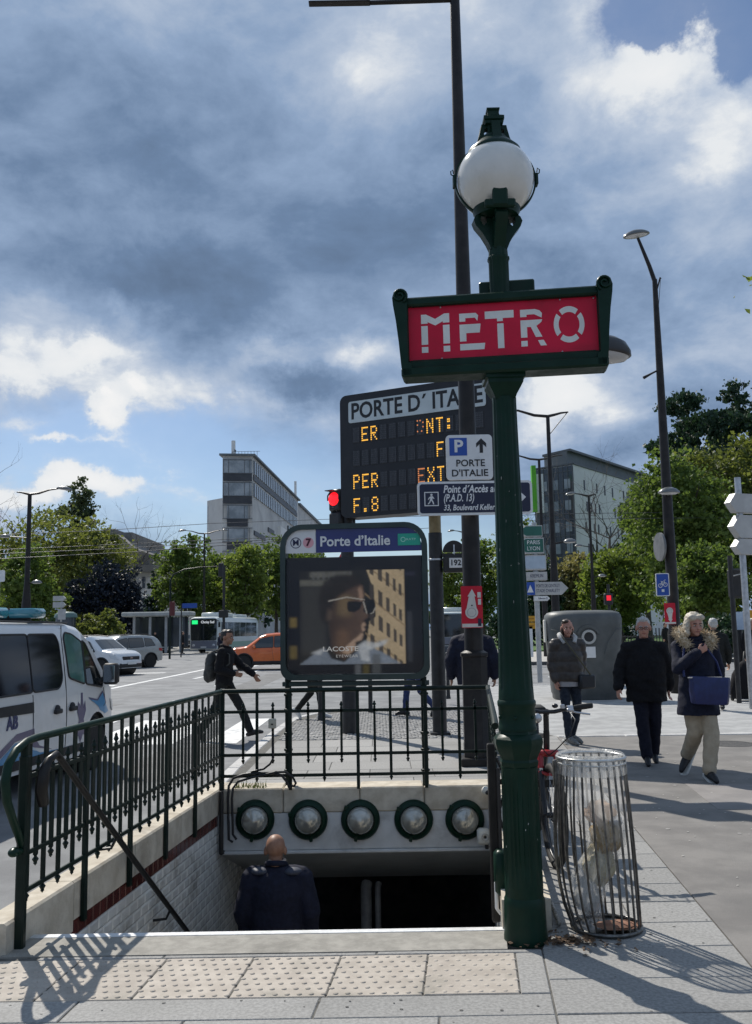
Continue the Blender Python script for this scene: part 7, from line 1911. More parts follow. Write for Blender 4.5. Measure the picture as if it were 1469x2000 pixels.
obj('roof_groove', MB().tube([(1.0, -.80, 1.855), (-2.2, -.80, 1.875)], .012, 5).tube([(1.0, .80, 1.855), (-2.2, .80, 1.875)], .012, 5), CPLAST, vr)
for y in (-.35, .35):
    st_ = obj('seat', MB().box((-.25, y, .95), (.16, .48, .75), 0, .07).box((-.24, y, 1.42), (.10, .28, .20), 0, .04), mat('seat_fabric', (.03, .03, .04), rough=.9), vr, 50)

# ---------------------------------------------------------------- cars on the avenue
def suv(name, label, paint, loc, rz, tail='suv', rim=None, roofbar=False, lower=None):
    c = Car(top=[(-2.18, .72), (-2.14, 1.05), (-1.95, 1.42), (-1.70, 1.58), (-1.0, 1.635), (-.1, 1.64), (.35, 1.60), (.62, 1.50), (1.22, 1.06), (1.75, 1.0), (2.02, .90), (2.14, .72), (2.17, .55)],
            belt=[(-2.18, 1.0), (-1.8, 1.04), (1.0, .95), (1.9, .83), (2.17, .52)], plan=[(-2.18, .80), (-2.05, .90), (-1.6, .985), (0, 1), (1.3, .985), (1.8, .93), (2.05, .82), (2.17, .66)],
            sill=[(-2.18, .42), (-1.8, .30), (1.8, .27), (2.17, .30)], W=1.84, wheels=(-1.33, 1.32), rw=.345, tumble=.22, roof=1.63)
    t = thing(name, label, 'car', loc, rz)
    obj('body', c.body(.07), paint, t, 35)
    car_wheels(c, t, rim or mat('alloy', (.60, .61, .62), rough=.3, metal=.3), 9)
    arch_lip(c, t, CPLAST)
    side_glass(c, t, round_poly([(.02, 1.0), (.98, .985), (.58, 1.40), (.02, 1.50)], .05))
    side_glass(c, t, round_poly([(-.94, 1.045), (-.03, 1.0), (-.03, 1.50), (-.90, 1.50)], .05))
    side_glass(c, t, round_poly([(-1.62, 1.10), (-1.0, 1.06), (-1.0, 1.49), (-1.42, 1.44)], .05))
    obj('windscreen', c.toppatch(1.18, .66, .70, .58), CGLASS, t, 60)
    obj('rear_window', c.toppatch(-2.06, -1.76, .62, .56), CGLASS, t, 60)
    for sy in (1, -1):
        obj('mirror', MB().box((.86, sy * 1.02, 1.03), (.12, .20, .15), 0, .04), paint, t, 50)
        obj('sill_trim', c.flank([(-.95, .29), (.95, .28), (.95, .40), (-.95, .41)], .012, sy), CPLAST, t)
        obj('headlight', c.flank([(1.68, .86), (1.98, .80), (2.10, .64), (1.80, .70)], .010, sy, .06), LAMPG, t)
        obj('tail_light', c.flank([(-2.10, .95), (-1.85, .98), (-1.85, .84), (-2.12, .80)], .010, sy, .06), mat('tail_red', (.35, .01, .01), rough=.15), t)
        for x in (.18, -.80): obj('door_handle', MB().box((x, sy * (c.side(x, .86) + .012), .86), (.16, .03, .03), 0, .01), paint if sy else paint, t)
        if roofbar: obj('roof_bar', MB().tube([(.3, sy * .60, 1.62), (-.3, sy * .61, 1.67), (-1.3, sy * .60, 1.66), (-1.55, sy * .58, 1.60)], .02, 6), CPLAST, t, 60)
        pp_ = [(.0 + .02 * j, sy * (c.side(.0, z) + .001), z) for j, z in enumerate((.40, .55, .7, .85, .98))]
        obj('door_gap', MB().tube(pp_, .006, 4), CPLAST, t)
    obj('grille', MB().box((2.115, 0, .70), (.07, 1.02, .16), 0, .02), CPLAST, t)
    obj('front_bumper', MB().box((2.08, 0, .40), (.20, 1.36, .24), 0, .06), CPLAST, t, 50)
    obj('number_plate', MB().box((2.19, 0, .50), (.02, .52, .11), 0, .004), PLATEW, t)
    obj('badge', MB().box((2.155, 0, .71), (.02, .14, .07), 0, .01), CHROME, t)
    obj('rear_bumper', MB().box((-2.12, 0, .48), (.16, 1.4, .28), 0, .05), CPLAST, t, 50)
    return t
WHT = mat('car_white', (.68, .69, .69), rough=.2, coat=.6)
SLV = mat('car_silver', (.34, .35, .335), (.38, .39, .37), 5, .25, coat=.6, metal=.2)
ORG = mat('car_orange', (.62, .115, .012), (.68, .135, .016), 3, .22, coat=.7)
def vloc(px, py): p = G(px, py, ROADZ); return (p.x, p.y, ROADZ)
suv('car', 'white off roader turning out from behind the ambulance with its front visible', WHT, (-12.25, 39.9, ROADZ), R(-26), roofbar=True)
suv('car', 'silver grey off roader behind the white car, windscreen shining', SLV, (-13.1, 46.9, ROADZ), R(180 + 50), roofbar=True)
suv('car', 'orange car crossing behind the walking man, its left flank cut by the panel', ORG, (-4.75, 42.6, ROADZ), R(180 + 4))
suv('car', 'small white car far off beside the bus stop', WHT, (-19.3, 82.0, ROADZ), R(-80))
suv('car', 'dark parked car in the far distance left of the bus', mat('car_dark', (.03, .032, .035), rough=.2, coat=.6), (-20.0, 100.0, ROADZ), R(-88))

# ---------------------------------------------------------------- buses
def bus(label, loc, rz, dest=None):
    t = thing('bus', label, 'bus', loc, rz)
    BW = mat('bus_white', (.56, .60, .58), (.62, .65, .63), 2, .3, coat=.4); BG = mat('bus_green', (.12, .30, .26), rough=.3, coat=.4)
    BGY = mat('bus_grey', (.16, .17, .21), rough=.3, coat=.4)
    rings = []
    for (y, w, z0, z1) in ((0, 1.10, .45, 2.75), (.05, 1.22, .33, 2.95), (.25, 1.26, .30, 3.02), (1.0, 1.275, .28, 3.05), (11.6, 1.275, .28, 3.05), (11.9, 1.22, .4, 2.95)):
        rings.append([V(p) for p in ((-w, y, z0), (w, y, z0), (w, y, z1 - .35), (w - .10, y, z1 - .10), (w - .35, y, z1), (-w + .35, y, z1), (-w + .10, y, z1 - .10), (-w, y, z1 - .35))])
    obj('body', MB().loft(rings), BW, t, 25)
    obj('roof_unit', MB().box((.1, 3.2, 3.2), (1.8, 3.4, .42), 0, .12).box((0, 8, 3.17), (1.7, 3.0, .3), 0, .1), BW, t, 40)
    obj('windscreen', MB().prism(round_poly([(-1.12, 1.05), (1.12, 1.05), (1.14, 2.85), (-1.14, 2.85)], .12), .05, MX.Translation((0, -.02, 0))), CGLASS, t)
    obj('lower_front', MB().prism(round_poly([(-1.13, .40), (1.13, .40), (1.13, 1.02), (-1.13, 1.02)], .10), .05, MX.Translation((0, -.025, 0))), BGY, t)
    for s in (-1, 1):
        obj('headlight', MB().sphere((s * .88, -.03, .66), (.13, .05, .10), 14, 8), LAMPG, t, 60)
        obj('mirror', MB().box((s * 1.42, -.18, 2.35), (.18, .10, .42), 0, .04).tube([(s * 1.1, 0, 2.75), (s * 1.38, -.16, 2.65), (s * 1.42, -.18, 2.5)], .03, 6), CPLAST, t, 50)
        obj('side_band', MB().box((s * 1.27, 6, .62), (.03, 11, .55)), BG, t)
        for k in range(6): obj('window', MB().box((s * 1.275, 1.6 + k * 1.75, 1.95), (.03, 1.62, 1.25), 0, .01), CGLASS, t)
        for y in (2.6, 8.6): obj('wheel', MB().lathe([(.3, -.14), (.46, -.14), (.48, -.08), (.48, .08), (.46, .14), (.3, .14), (.28, .06), (1e-4, .06)], 24, M=MX.Translation((s * 1.12, y, .48)) @ MX.Rotation(s * math.pi / 2, 4, 'Y')), TYRE, t, 40)
    obj('wiper', MB().tube([(-.1, -.035, 1.08), (.5, -.035, 1.6)], .015, 5), CPLAST, t)
    if dest:
        obj('route_display', MB().box((-.78, -.035, 2.58), (.50, .02, .32)), mat('led_green', (.02, .85, .22), rough=.5, emit=.95), t)
        d = obj('destination_display', MB().box((.35, -.03, 2.58), (1.4, .02, .30)), BLACKM, t)
        text(dest, .30, (.35, -.045, 2.58), d, mat('led_white', (.8, .82, .82), emit=.6), bold=.004, width=1.15)
    obj('number_plate', MB().box((0, -.06, .50), (.5, .02, .11)), PLATEW, t)
    return t
p = G(411, 1274, ROADZ); bus('white and green city bus at the stop with a lit green route square', (p.x, 78.0, ROADZ), R(-9), 'Choisy Sud')
bus('pale bus far down the road between the board post and the brown mast', (P(884, 1230, 74).x, 74.0, ROADZ), R(-4))
# scooter in front of the far bus
sc_ = thing('scooter', 'dark scooter at the crossing seen between the board post and the mast', 'scooter', (P(862, 1250, 40).x + .1, 40.0, ROADZ), R(20))
for y in (-.6, .65): obj('wheel', MB().lathe([(.1, -.06), (.26, -.06), (.28, 0), (.26, .06), (.1, .06)], 20, M=MX.Translation((0, y, .28)) @ MX.Rotation(math.pi / 2, 4, 'Y')), TYRE, sc_, 40)
obj('body', MB().box((0, .4, .60), (.34, .9, .32), 0, .1).box((0, -.1, .32), (.36, .6, .10), 0, .03).box((0, -.48, .65), (.40, .16, .62), 0, .07), mat('scooter_dark', (.02, .02, .024), rough=.25, coat=.5), sc_, 50)
obj('seat', MB().box((0, .42, .82), (.30, .75, .12), 0, .05), RUBBER, sc_, 50); obj('handlebar', MB().tube([(-.34, -.38, 1.02), (-.12, -.44, 1.04), (.12, -.44, 1.04), (.34, -.38, 1.02)], .02, 8), CPLAST, sc_, 60)
obj('headlight', MB().sphere((0, -.56, .85), (.09, .05, .08), 12, 8), LAMPG, sc_, 60)
for s in (-1, 1): obj('mirror', MB().sphere((s * .36, -.40, 1.22), (.07, .02, .05), 10, 8).tube([(s * .28, -.40, 1.04), (s * .36, -.40, 1.2)], .01, 5), CPLAST, sc_, 60)
# ================================================================ people
def remesh(name, mb, vox, m, parent, smooth=4, wr=0.0, wf=9.0, quilt=0.0, qn=22.0, fac=.5):
    me = mb.mesh(name); o = bpy.data.objects.new(name, me); col.objects.link(o)
    md = o.modifiers.new('r', 'REMESH'); md.mode = 'VOXEL'; md.voxel_size = vox; md.use_smooth_shade = True
    if smooth:
        ms_ = o.modifiers.new('s', 'SMOOTH'); ms_.factor = fac; ms_.iterations = smooth
    dg = bpy.context.evaluated_depsgraph_get()
    me2 = bpy.data.meshes.new_from_object(o.evaluated_get(dg)); bpy.data.objects.remove(o); bpy.data.meshes.remove(me)
    if wr or quilt:
        sd_ = len(name) * 3.1 + parent.location.x
        ns = [v.normal.copy() for v in me2.vertices]
        for v, n in zip(me2.vertices, ns):
            d = 0.0
            if wr:
                p = v.co; d += wr * mnoise.noise(V((p.x * wf + sd_, p.y * wf, p.z * wf * 1.7 + p.x * 3))) + wr * .5 * mnoise.noise(V((p.x * wf * 2.3, p.y * wf * 2.3 + sd_, p.z * wf * 2.6)))
            if quilt: d += quilt * (abs(math.sin(v.co.z * qn)) ** .5 - .6)
            v.co += n * d
    for p in me2.polygons: p.use_smooth = True
    me2.name = name; me2.materials.clear(); me2.materials.append(m)
    o = bpy.data.objects.new(name, me2); col.objects.link(o); o.parent = parent
    return o
def cap(mb, a, ra, b, rb, n=12, sq_=1.0):
    a, b = V(a), V(b); d = (b - a); L = d.length; d.normalize()
    Q = MX.Translation(a) @ d.to_track_quat('Z', 'Y').to_matrix().to_4x4()
    pr = [(1e-4, -ra), (ra * .5, -ra * .87), (ra * .87, -ra * .5), (ra, 0), (rb, L), (rb * .87, L + rb * .5), (rb * .5, L + rb * .87), (1e-4, L + rb)]
    mb.lathe(pr, n, M=Q); return mb
def rings(mb, rs, n=28):          # elliptical sections (z, cx, cy, rx, ry)
    mb.loft([[V((cx + rx * math.cos(2 * math.pi * i / n), cy + ry * math.sin(2 * math.pi * i / n), z)) for i in range(n)] for z, cx, cy, rx, ry in rs]); return mb
def hand(mb, w, d, thumb, curl=.5, s=1.0):     # wrist, direction of the fingers, direction of the thumb
    w, d, t = V(w), V(d).normalized(), V(thumb); t = (t - d * t.dot(d)).normalized(); n = d.cross(t)
    Q = MX((( t.x, d.x, n.x, w.x), (t.y, d.y, n.y, w.y), (t.z, d.z, n.z, w.z), (0, 0, 0, 1)))
    mb.sphere((0, .048 * s, 0), (.041 * s, .056 * s, .018 * s), 14, 10, Q)
    for k, (x, L) in enumerate(((.031, .072), (.010, .080), (-.011, .074), (-.031, .058))):
        p0 = V((x, .085, 0)) * s; p = [p0]; a = 0
        for j, f in enumerate((.45, .30, .25)):
            a += curl * (.5 if j == 0 else .75); p.append(p[-1] + V((0, math.cos(a), -math.sin(a))) * L * f * s)
        for j in range(3): cap(mb, Q @ p[j], (.0098 - .001 * j) * s, Q @ p[j + 1], (.0088 - .001 * j) * s, 8)
    cap(mb, Q @ V((.030 * s, .020 * s, -.002)), .013 * s, Q @ V((.058 * s, .055 * s, -.012 * s)), .0105 * s, 8); cap(mb, Q @ V((.058 * s, .055 * s, -.012 * s)), .0105 * s, Q @ V((.060 * s, .085 * s, -.020 * s)), .009 * s, 8)
SKIN = mat('skin_light', (.40, .22, .15), (.46, .27, .19), 30, .5, spec=.35); SKIN2 = mat('skin_tan', (.27, .14, .09), (.33, .18, .12), 30, .5, spec=.35); SKINR = mat('skin_rosy', (.44, .21, .15), (.50, .27, .20), 26, .5, spec=.35)
EYEW = mat('eye_white', (.55, .53, .50), rough=.3); EYED = mat('eye_dark', (.02, .015, .012), rough=.2); LIP = mat('lip', (.28, .10, .08), rough=.5)
HDARK = mat('hair_dark', (.012, .009, .007), (.022, .017, .013), 60, .5); HGREY = mat('hair_grey', (.36, .35, .33), (.50, .49, .47), 60, .6); HBLOND = mat('hair_blond', (.40, .34, .25), (.58, .52, .42), 50, .6); HBROWN = mat('hair_brown', (.030, .018, .012), (.05, .03, .02), 50, .5)
def head_parts(t, skin, HT, hair=None, female=False, k=1.0, glasses=False, brow=HDARK, mouth=True):
    """HT: matrix of the head (origin at the middle of the skull, face towards -y). Returns the head part of the body mesh."""
    mb = MB()
    mb.sphere((0, .012, .03), (.078, .097, .090), 22, 16, HT); mb.sphere((0, -.028, -.045), (.060 if not female else .055, .064, .070), 18, 14, HT)
    mb.sphere((0, -.066, -.098), (.027, .024, .022), 12, 8, HT); mb.sphere((0, -.066, .012), (.052, .028, .018), 12, 8, HT)
    for s in (-1, 1):
        mb.sphere((s * .036, -.060, -.038), (.024, .026, .022), 12, 8, HT); mb.sphere((s * .081, .014, -.012), (.015, .024, .036), 12, 8, HT)
    cap(mb, HT @ V((0, -.086, .0)), .0085, HT @ V((0, -.106, -.036)), .0135, 10); mb.sphere((0, -.092, -.040), (.019, .014, .009), 10, 8, HT)
    mb.sphere((0, -.088, -.066), (.021, .011, .009), 10, 8, HT)
    ey = MB(); ed = MB(); bw = MB()
    for s in (-1, 1):
        ey.sphere((s * .031, -.0865, -.004), (.0125, .008, .0065), 10, 8, HT); ed.sphere((s * .031, -.0925, -.004), (.0062, .004, .0062), 10, 8, HT)
        bw.tube([HT @ V((s * .014, -.097, .016)), HT @ V((s * .032, -.097, .021)), HT @ V((s * .050, -.084, .014))], .0042, 5)
    e = obj('eyes', ey, EYEW, t, 60); obj('pupils', ed, EYED, e, 60); obj('eyebrows', bw, brow, t, 60)
    if mouth: obj('lips', MB().tube([HT @ V((-.022, -.088, -.068)), HT @ V((0, -.1005, -.066)), HT @ V((.022, -.088, -.068))], .0046, 6), LIP, t, 60)
    if glasses:
        gl = MB()
        for s in (-1, 1):
            gl.tube([HT @ V((s * .031 + .024 * math.cos(a), -.104, -.006 + .017 * math.sin(a))) for a in [2 * math.pi * i / 16 for i in range(16)]], .0026, 5, closed=True)
            gl.tube([HT @ V((s * .054, -.102, -.002)), HT @ V((s * .078, -.02, .0))], .002, 5)
        gl.tube([HT @ V((-.008, -.106, -.002)), HT @ V((.008, -.106, -.002))], .0025, 5); obj('glasses', gl, EYED, t, 60)
    return mb
def Hm(c, yaw=0, pitch=0, k=1.0): return MX.Translation(c) @ MX.Rotation(R(yaw), 4, 'Z') @ MX.Rotation(R(pitch), 4, 'X') @ MX.Scale(k, 4)
def person(label, loc, rz, H, skin, head, arms, legs, top, trousers, shoes, hair=None, group=None, vox=.0085, hcurl=.6, hands=(1, 1), soles=None, glasses=False, female=False, torso=None, brow=HDARK, hem=.80, hem_r=(.20, .145), arm_r=(.068, .058, .050), leg_r=(.088, .066, .055), shoulder=.19, wr=.010, quilt=0.0, collar=True, bust=0.0, lean=0.0, detail=True, neckline=1.46):
    """All joints in metres for a 1.75 m figure facing -y; scaled to H."""
    k = H / 1.75
    t = thing('person', label, 'person', loc, rz, group); t.scale = (k, k, k)
    HT = Hm(*head)
    hc = HT.translation
    b = head_parts(t, skin, HT, female=female, glasses=glasses, brow=brow)
    nb = V((hc.x * .35, lean * .35 + .015, 1.44))
    cap(b, nb, .056 if not female else .046, HT @ V((0, .015, -.05)), .052 if not female else .044)
    cap(b, (0, .01, .95), .08, nb, .055)
    for i, (s_, e_, w_, hd_, th_) in enumerate(arms):
        cap(b, nb, .05, s_, .045); cap(b, s_, .045, e_, .037); cap(b, e_, .036, w_, .027)
        if hands[i]: hand(b, w_, hd_, th_, hcurl if not isinstance(hcurl, tuple) else hcurl[i], 1.0 if not female else .92)
    for (hp_, kn, an, toe) in legs:
        cap(b, (0, 0, .95), .08, hp_, .07); cap(b, hp_, .07, kn, .048); cap(b, kn, .046, an, .034); cap(b, an, .034, toe, .026)
    remesh('body', b, vox, skin, t, 3)
    # trousers
    m = MB()
    rings(m, [(.86, 0, lean * .02, .155, .115), (.95, 0, 0, .165, .12), (1.05, 0, 0, .155, .11)])
    for (hp_, kn, an, toe) in legs:
        hp_, kn, an = V(hp_), V(kn), V(an)
        cap(m, hp_, leg_r[0], kn, leg_r[1], 14); cap(m, kn, leg_r[1], an + (kn - an).normalized() * .03, leg_r[2], 14)
    remesh('trousers', m, .012, trousers, t, 4, .008, 8)
    for (hp_, kn, an, toe) in legs:
        an, toe = V(an), V(toe); d = (toe - an); dn = d.normalized(); up = V((0, 0, 1)) - dn * dn.z; up.normalize()
        m = MB(); heel = an - dn * .045 - up * .045
        cap(m, an - up * .02, .042, heel, .036); cap(m, heel, .036, toe, .036); cap(m, an, .040, toe - dn * .03 + up * .005, .036); cap(m, toe, .037, toe + dn * .045 - up * .006, .028)
        sh_ = remesh('shoe', m, .009, shoes, t, 3)
        if soles is not None:
            sm = MB(); sd_ = dn.cross(up)
            prof = [(-.085, .028), (-.06, .040), (.06, .040), (.14, .046), (.20, .040), (.235, .022)]
            base = heel - up * .030
            L_ = [base + dn * (x + .03) + sd_ * y for x, y in prof] + [base + dn * (x + .03) - sd_ * y for x, y in prof[::-1]]
            sm.loft([L_, [p + up * .026 for p in L_]]); obj('sole', sm, soles, sh_)
    # coat or jacket: torso and sleeves in one piece
    m = MB()
    ly = lambda z: lean * max(0, (z - .95)) * .9
    tr = torso or [(hem, 0, 0, *hem_r), (.95, 0, 0, .185, .13), (1.08, 0, .005, .18, .125), (1.25, 0, .005, .195, .13), (1.36, 0, .01, .19, .115), (1.43, 0, .012, .13, .085), (1.475, 0, .012, .075, .068)]
    rings(m, [(z, cx, cy + ly(z), rx, ry) for z, cx, cy, rx, ry in tr])
    if bust: 
        for s in (-1, 1): m.sphere((s * .075, -.10, 1.24), (.075, .06, .075), 12, 8)
    for (s_, e_, w_, hd_, th_) in arms:
        s_, e_, w_ = V(s_), V(e_), V(w_)
        cap(m, V((s_.x * .35, s_.y, 1.415 + (s_.z - 1.40) * .3)), .062, s_, arm_r[0] * 1.02, 14); cap(m, s_, arm_r[0], e_, arm_r[1], 14); cap(m, e_, arm_r[1], w_ + (e_ - w_).normalized() * .02, arm_r[2], 14)
    remesh('coat', m, .011, top, t, 4, wr, 7.5, quilt)
    if collar:
        obj('collar', MB().tube([(nb.x + .075 * math.cos(a), nb.y - .005 + .074 * math.sin(a), 1.475 + .022 * math.sin(a)) for a in [2 * math.pi * i / 24 for i in range(24)]], .022, 8, closed=True), top, t, 60)
    if hair: hair(t, HT)
    return t
def hair_blob(m, parts, vox=.009, wr=.006, wf=28, name='hair'):
    def f(t, HT):
        mb = MB()
        for c, r in parts: mb.sphere(c, r, 16, 12, HT)
        remesh(name, mb, vox, m, t, 2, wr, wf)
    return f
short_hair = lambda m: hair_blob(m, [((0, .028, .044), (.084, .090, .082)), ((0, -.03, .090), (.060, .055, .032)), ((0, .075, -.01), (.066, .040, .06)), ((.066, .03, .02), (.018, .05, .045)), ((-.066, .03, .02), (.018, .05, .045))])
BLKC = mat('cloth_black', (.006, .006, .008), (.011, .011, .013), 40, .85, bump=.3, bscale=180, spec=.25); NAVC = mat('cloth_navy', (.007, .009, .022), (.012, .015, .034), 30, .8, bump=.3, bscale=160, spec=.3)
NAVT = mat('trouser_navy', (.008, .009, .018), (.013, .014, .026), 30, .85, spec=.25); CHAR = mat('trouser_charcoal', (.012, .013, .013), (.02, .021, .02), 30, .85, spec=.25)
JEAN = mat('jeans_dark', (.016, .022, .034), (.030, .038, .054), 22, .85, spec=.25); JEANB = mat('jeans_blue', (.015, .03, .10), (.03, .05, .15), 22, .85); BEIGE = mat('trouser_beige', (.36, .30, .215), (.42, .355, .26), 14, .85, bump=.2, bscale=120)
BRNP = mat('puffer_brown', (.035, .029, .026), (.055, .046, .04), 20, .45, spec=.45); SHOE = mat('shoe_black', (.010, .010, .012), rough=.5); SHOEG = mat('shoe_grey', (.10, .105, .10), (.25, .25, .24), 38, .6); SHOEW = mat('shoe_white', (.62, .62, .60), rough=.5); SOLE = mat('sole_white', (.60, .60, .57), rough=.6)
DN = (0, -.15, -1)
# grey haired man in the black coat
gp_ = person('grey haired man with glasses in a black coat walking towards the camera', (3.11, 10.9, -.002), R(-8), 1.69, SKINR, ((.0, -.02, 1.612), -7, 3),
    [((-.195, .0, 1.355), (-.290, .03, 1.13), (-.335, -.07, .90), (-.1, -.25, -1), (.3, -1, 0)), ((.195, .0, 1.355), (.275, .07, 1.13), (.275, .10, .88), (0, .1, -1), (-.3, -1, 0))],
    [((-.085, 0, .90), (-.075, -.06, .50), (-.045, -.10, .085), (-.055, -.23, .045)), ((.085, 0, .90), (.085, .03, .50), (.07, .17, .10), (.075, .06, .04))],
    BLKC, NAVT, SHOE, hair_blob(HGREY, [((0, .022, .050), (.083, .092, .080)), ((0, -.025, .092), (.058, .052, .032)), ((0, .08, -.01), (.066, .036, .055)), ((.068, .035, .012), (.016, .042, .035)), ((-.068, .035, .012), (.016, .042, .035))]), glasses=True, brow=HGREY,
    hem=.74, hem_r=(.225, .165), arm_r=(.092, .082, .068), wr=.014, torso=[(.73, 0, 0, .235, .17), (.85, 0, 0, .24, .172), (1.02, 0, -.01, .238, .172), (1.22, 0, -.005, .236, .16), (1.32, 0, .005, .205, .135), (1.41, 0, .01, .14, .10), (1.48, 0, .012, .078, .072)], leg_r=(.100, .078, .070))
# blond woman with the fur collar
FUR = mat('fur_collar', (.34, .25, .14), (.62, .52, .38), 60, .9)
def blond_hair(t, HT):
    hair_blob(HBLOND, [((0, .03, .048), (.092, .100, .088)), ((-.080, .012, -.02), (.036, .062, .080)), ((.074, .03, -.01), (.032, .055, .07)), ((0, .09, -.03), (.085, .045, .085)), ((-.085, -.01, -.085), (.034, .045, .045)), ((-.045, -.062, .078), (.052, .034, .036)), ((.045, -.055, .078), (.05, .034, .034))], wr=.005, wf=30)(t, HT)
bw = person('blond woman in a dark parka with fur collar, blue bag and beige trousers', (3.33, 9.8, -.002), R(-6), 1.72, SKINR, ((.0, -.035, 1.610), 10, 6),
    [((-.185, .0, 1.38), (-.215, -.14, 1.15), (-.02, -.235, 1.325), (.85, .1, .42), (-.2, -.3, 1)), ((.185, .0, 1.38), (.245, .06, 1.13), (.235, .02, .89), (0, -.1, -1), (-.4, -1, 0))],
    [((-.075, 0, .88), (-.045, .02, .47), (-.085, .30, .20), (-.15, .24, .09)), ((.075, 0, .88), (.095, -.10, .48), (.035, -.16, .085), (.055, -.29, .045))],
    NAVC, BEIGE, SHOE, blond_hair, female=True, soles=SOLE, hem=.66, brow=HBROWN,
    torso=[(.66, .0, .0, .225, .185), (.78, 0, 0, .21, .17), (.95, 0, 0, .195, .15), (1.10, 0, .005, .185, .138), (1.25, 0, 0, .19, .14), (1.36, 0, .01, .175, .118), (1.43, 0, .012, .12, .09), (1.48, 0, .012, .08, .075)], arm_r=(.070, .064, .054), leg_r=(.098, .085, .072), hcurl=(1.0, .6))
def furry(t, path, r, n, seed, name='fur_collar', m=FUR):
    mb = MB(); rr = random.Random(seed)
    mb.tube(path, [r * .72] * len(path), 9)
    for i in range(n):
        f = rr.uniform(0, len(path) - 1.001); j = int(f); c = V(path[j]).lerp(V(path[j + 1]), f - j)
        d = V((rr.gauss(0, 1), rr.gauss(0, 1), rr.gauss(0, 1))).normalized(); p = c + d * r * .66; q_ = c + d * r * rr.uniform(1.0, 1.5) + V((rr.gauss(0, .010), rr.gauss(0, .01), rr.gauss(-.006, .01))); s = d.orthogonal().normalized() * .005; u = d.cross(s).normalized() * .005
        o = len(mb.v); mb.v += [tuple(p + s), tuple(p - s * .5 + u), tuple(p - s * .5 - u), tuple(q_)]; mb.f += [(o, o + 1, o + 3), (o + 1, o + 2, o + 3), (o + 2, o, o + 3)]
    return tag(obj(name, mb, m, t), None)
furry(bw, [(-.085, -.10, 1.37), (-.145, -.07, 1.47), (-.165, .0, 1.53), (-.12, .09, 1.52), (0, .13, 1.50), (.12, .09, 1.49), (.165, .0, 1.475), (.155, -.08, 1.43), (.125, -.125, 1.40)], .068, 1500, 4)
bgw = thing('handbag', 'royal blue handbag worn across the front of the blond woman', 'bag', (3.33, 9.8, -.002), R(-6))
BAGB = mat('bag_blue', (.006, .012, .070), (.010, .019, .10), 12, .45, bump=.2, bscale=40)
mb = MB(); mb.loft([[V((x * sx_, -.225 + y * sy_ - .0, z)) for x, y in ((-.2, -.03), (-.17, -.07), (.17, -.07), (.2, -.03), (.2, .03), (.17, .06), (-.17, .06), (-.2, .03))] for z, sx_, sy_ in ((.775, .86, 1.0), (.79, .90, 1.1), (.90, .98, 1.1), (1.02, 1.0, .9), (1.05, 1.0, .6))])
obj('pouch', mb.xf(MX.Translation((.02, 0, 0)) @ MX.Rotation(R(3), 4, 'Y')), BAGB, bgw, 40)
obj('strap', MB().tube([(-.17, -.20, 1.05), (-.17, -.16, 1.18), (-.13, -.10, 1.36), (-.09, -.02, 1.45)], .014, 6).tube([(.20, -.20, 1.05), (.17, -.165, 1.2), (.05, -.155, 1.38)], .012, 6), BAGB, bgw, 60)
obj('zip', MB().box((.02, -.262, 1.045), (.34, .01, .012)), CHROME, bgw)
# woman in the brown puffer jacket
pbw = person('woman in a brown quilted jacket and dark jeans walking in front of the container', (2.59, 12.75, -.002), R(10), 1.70, SKINR, ((.0, -.02, 1.608), -12, 2),
    [((-.185, .0, 1.38), (-.225, .03, 1.12), (-.205, -.03, .88), (.05, -.1, -1), (.3, -1, 0)), ((.185, .0, 1.38), (.215, .05, 1.12), (.165, -.0, .92), (-.1, -.2, -1), (-.3, -1, 0))],
    [((-.08, 0, .89), (-.075, -.04, .49), (-.045, -.03, .085), (.0, -.15, .045)), ((.08, 0, .89), (.105, -.02, .50), (.055, .12, .10), (.12, .02, .05))],
    BRNP, JEAN, SHOEG, hair_blob(HBROWN, [((0, .028, .048), (.081, .090, .080)), ((-.07, .03, -.03), (.024, .05, .08)), ((.068, .03, -.03), (.022, .045, .07)), ((0, .085, -.05), (.07, .04, .08)), ((-.03, -.035, .092), (.05, .05, .03))]), female=True, soles=SOLE, brow=HBROWN, hem=.86, quilt=.012, wr=.006, arm_r=(.084, .078, .062), leg_r=(.086, .064, .048),
    torso=[(.86, 0, 0, .185, .145), (.90, 0, 0, .205, .16), (1.05, 0, 0, .21, .16), (1.22, 0, 0, .21, .155), (1.34, 0, .005, .19, .13), (1.42, 0, .01, .13, .095), (1.47, 0, .012, .085, .078)])
obj('hood', MB().tube([(-.07, -.085, 1.40), (-.105, -.03, 1.475), (-.09, .05, 1.51), (0, .09, 1.52), (.09, .05, 1.51), (.105, -.03, 1.475), (.07, -.085, 1.40)], [.03, .038, .042, .045, .042, .038, .03], 10), mat('hood_grey', (.42, .42, .41), (.5, .5, .49), 20, .9), pbw, 60)
obj('shirt_hem', MB().loft([[V((r1 * math.cos(a), r2 * math.sin(a), z)) for a in [2 * math.pi * i / 24 for i in range(24)]] for z, r1, r2 in ((.80, .178, .135), (.89, .18, .138))]), mat('shirt_grey', (.34, .33, .34), rough=.9), pbw, 60)
pbb = thing('shoulder_bag', 'small dark shoulder bag on a long strap worn by the woman in brown', 'bag', (2.59, 12.75, -.002), R(10))
obj('pouch', MB().box((.20, -.135, .84), (.24, .09, .19), R(10), .03), mat('bag_dark', (.012, .014, .018), rough=.45), pbb, 40)
obj('strap', MB().tube([(.26, -.15, .92), (.13, -.185, 1.08), (.0, -.185, 1.26), (-.08, -.15, 1.38), (-.10, -.03, 1.47)], .010, 6), mat('strap_olive', (.09, .08, .045), rough=.6), pbb, 60)
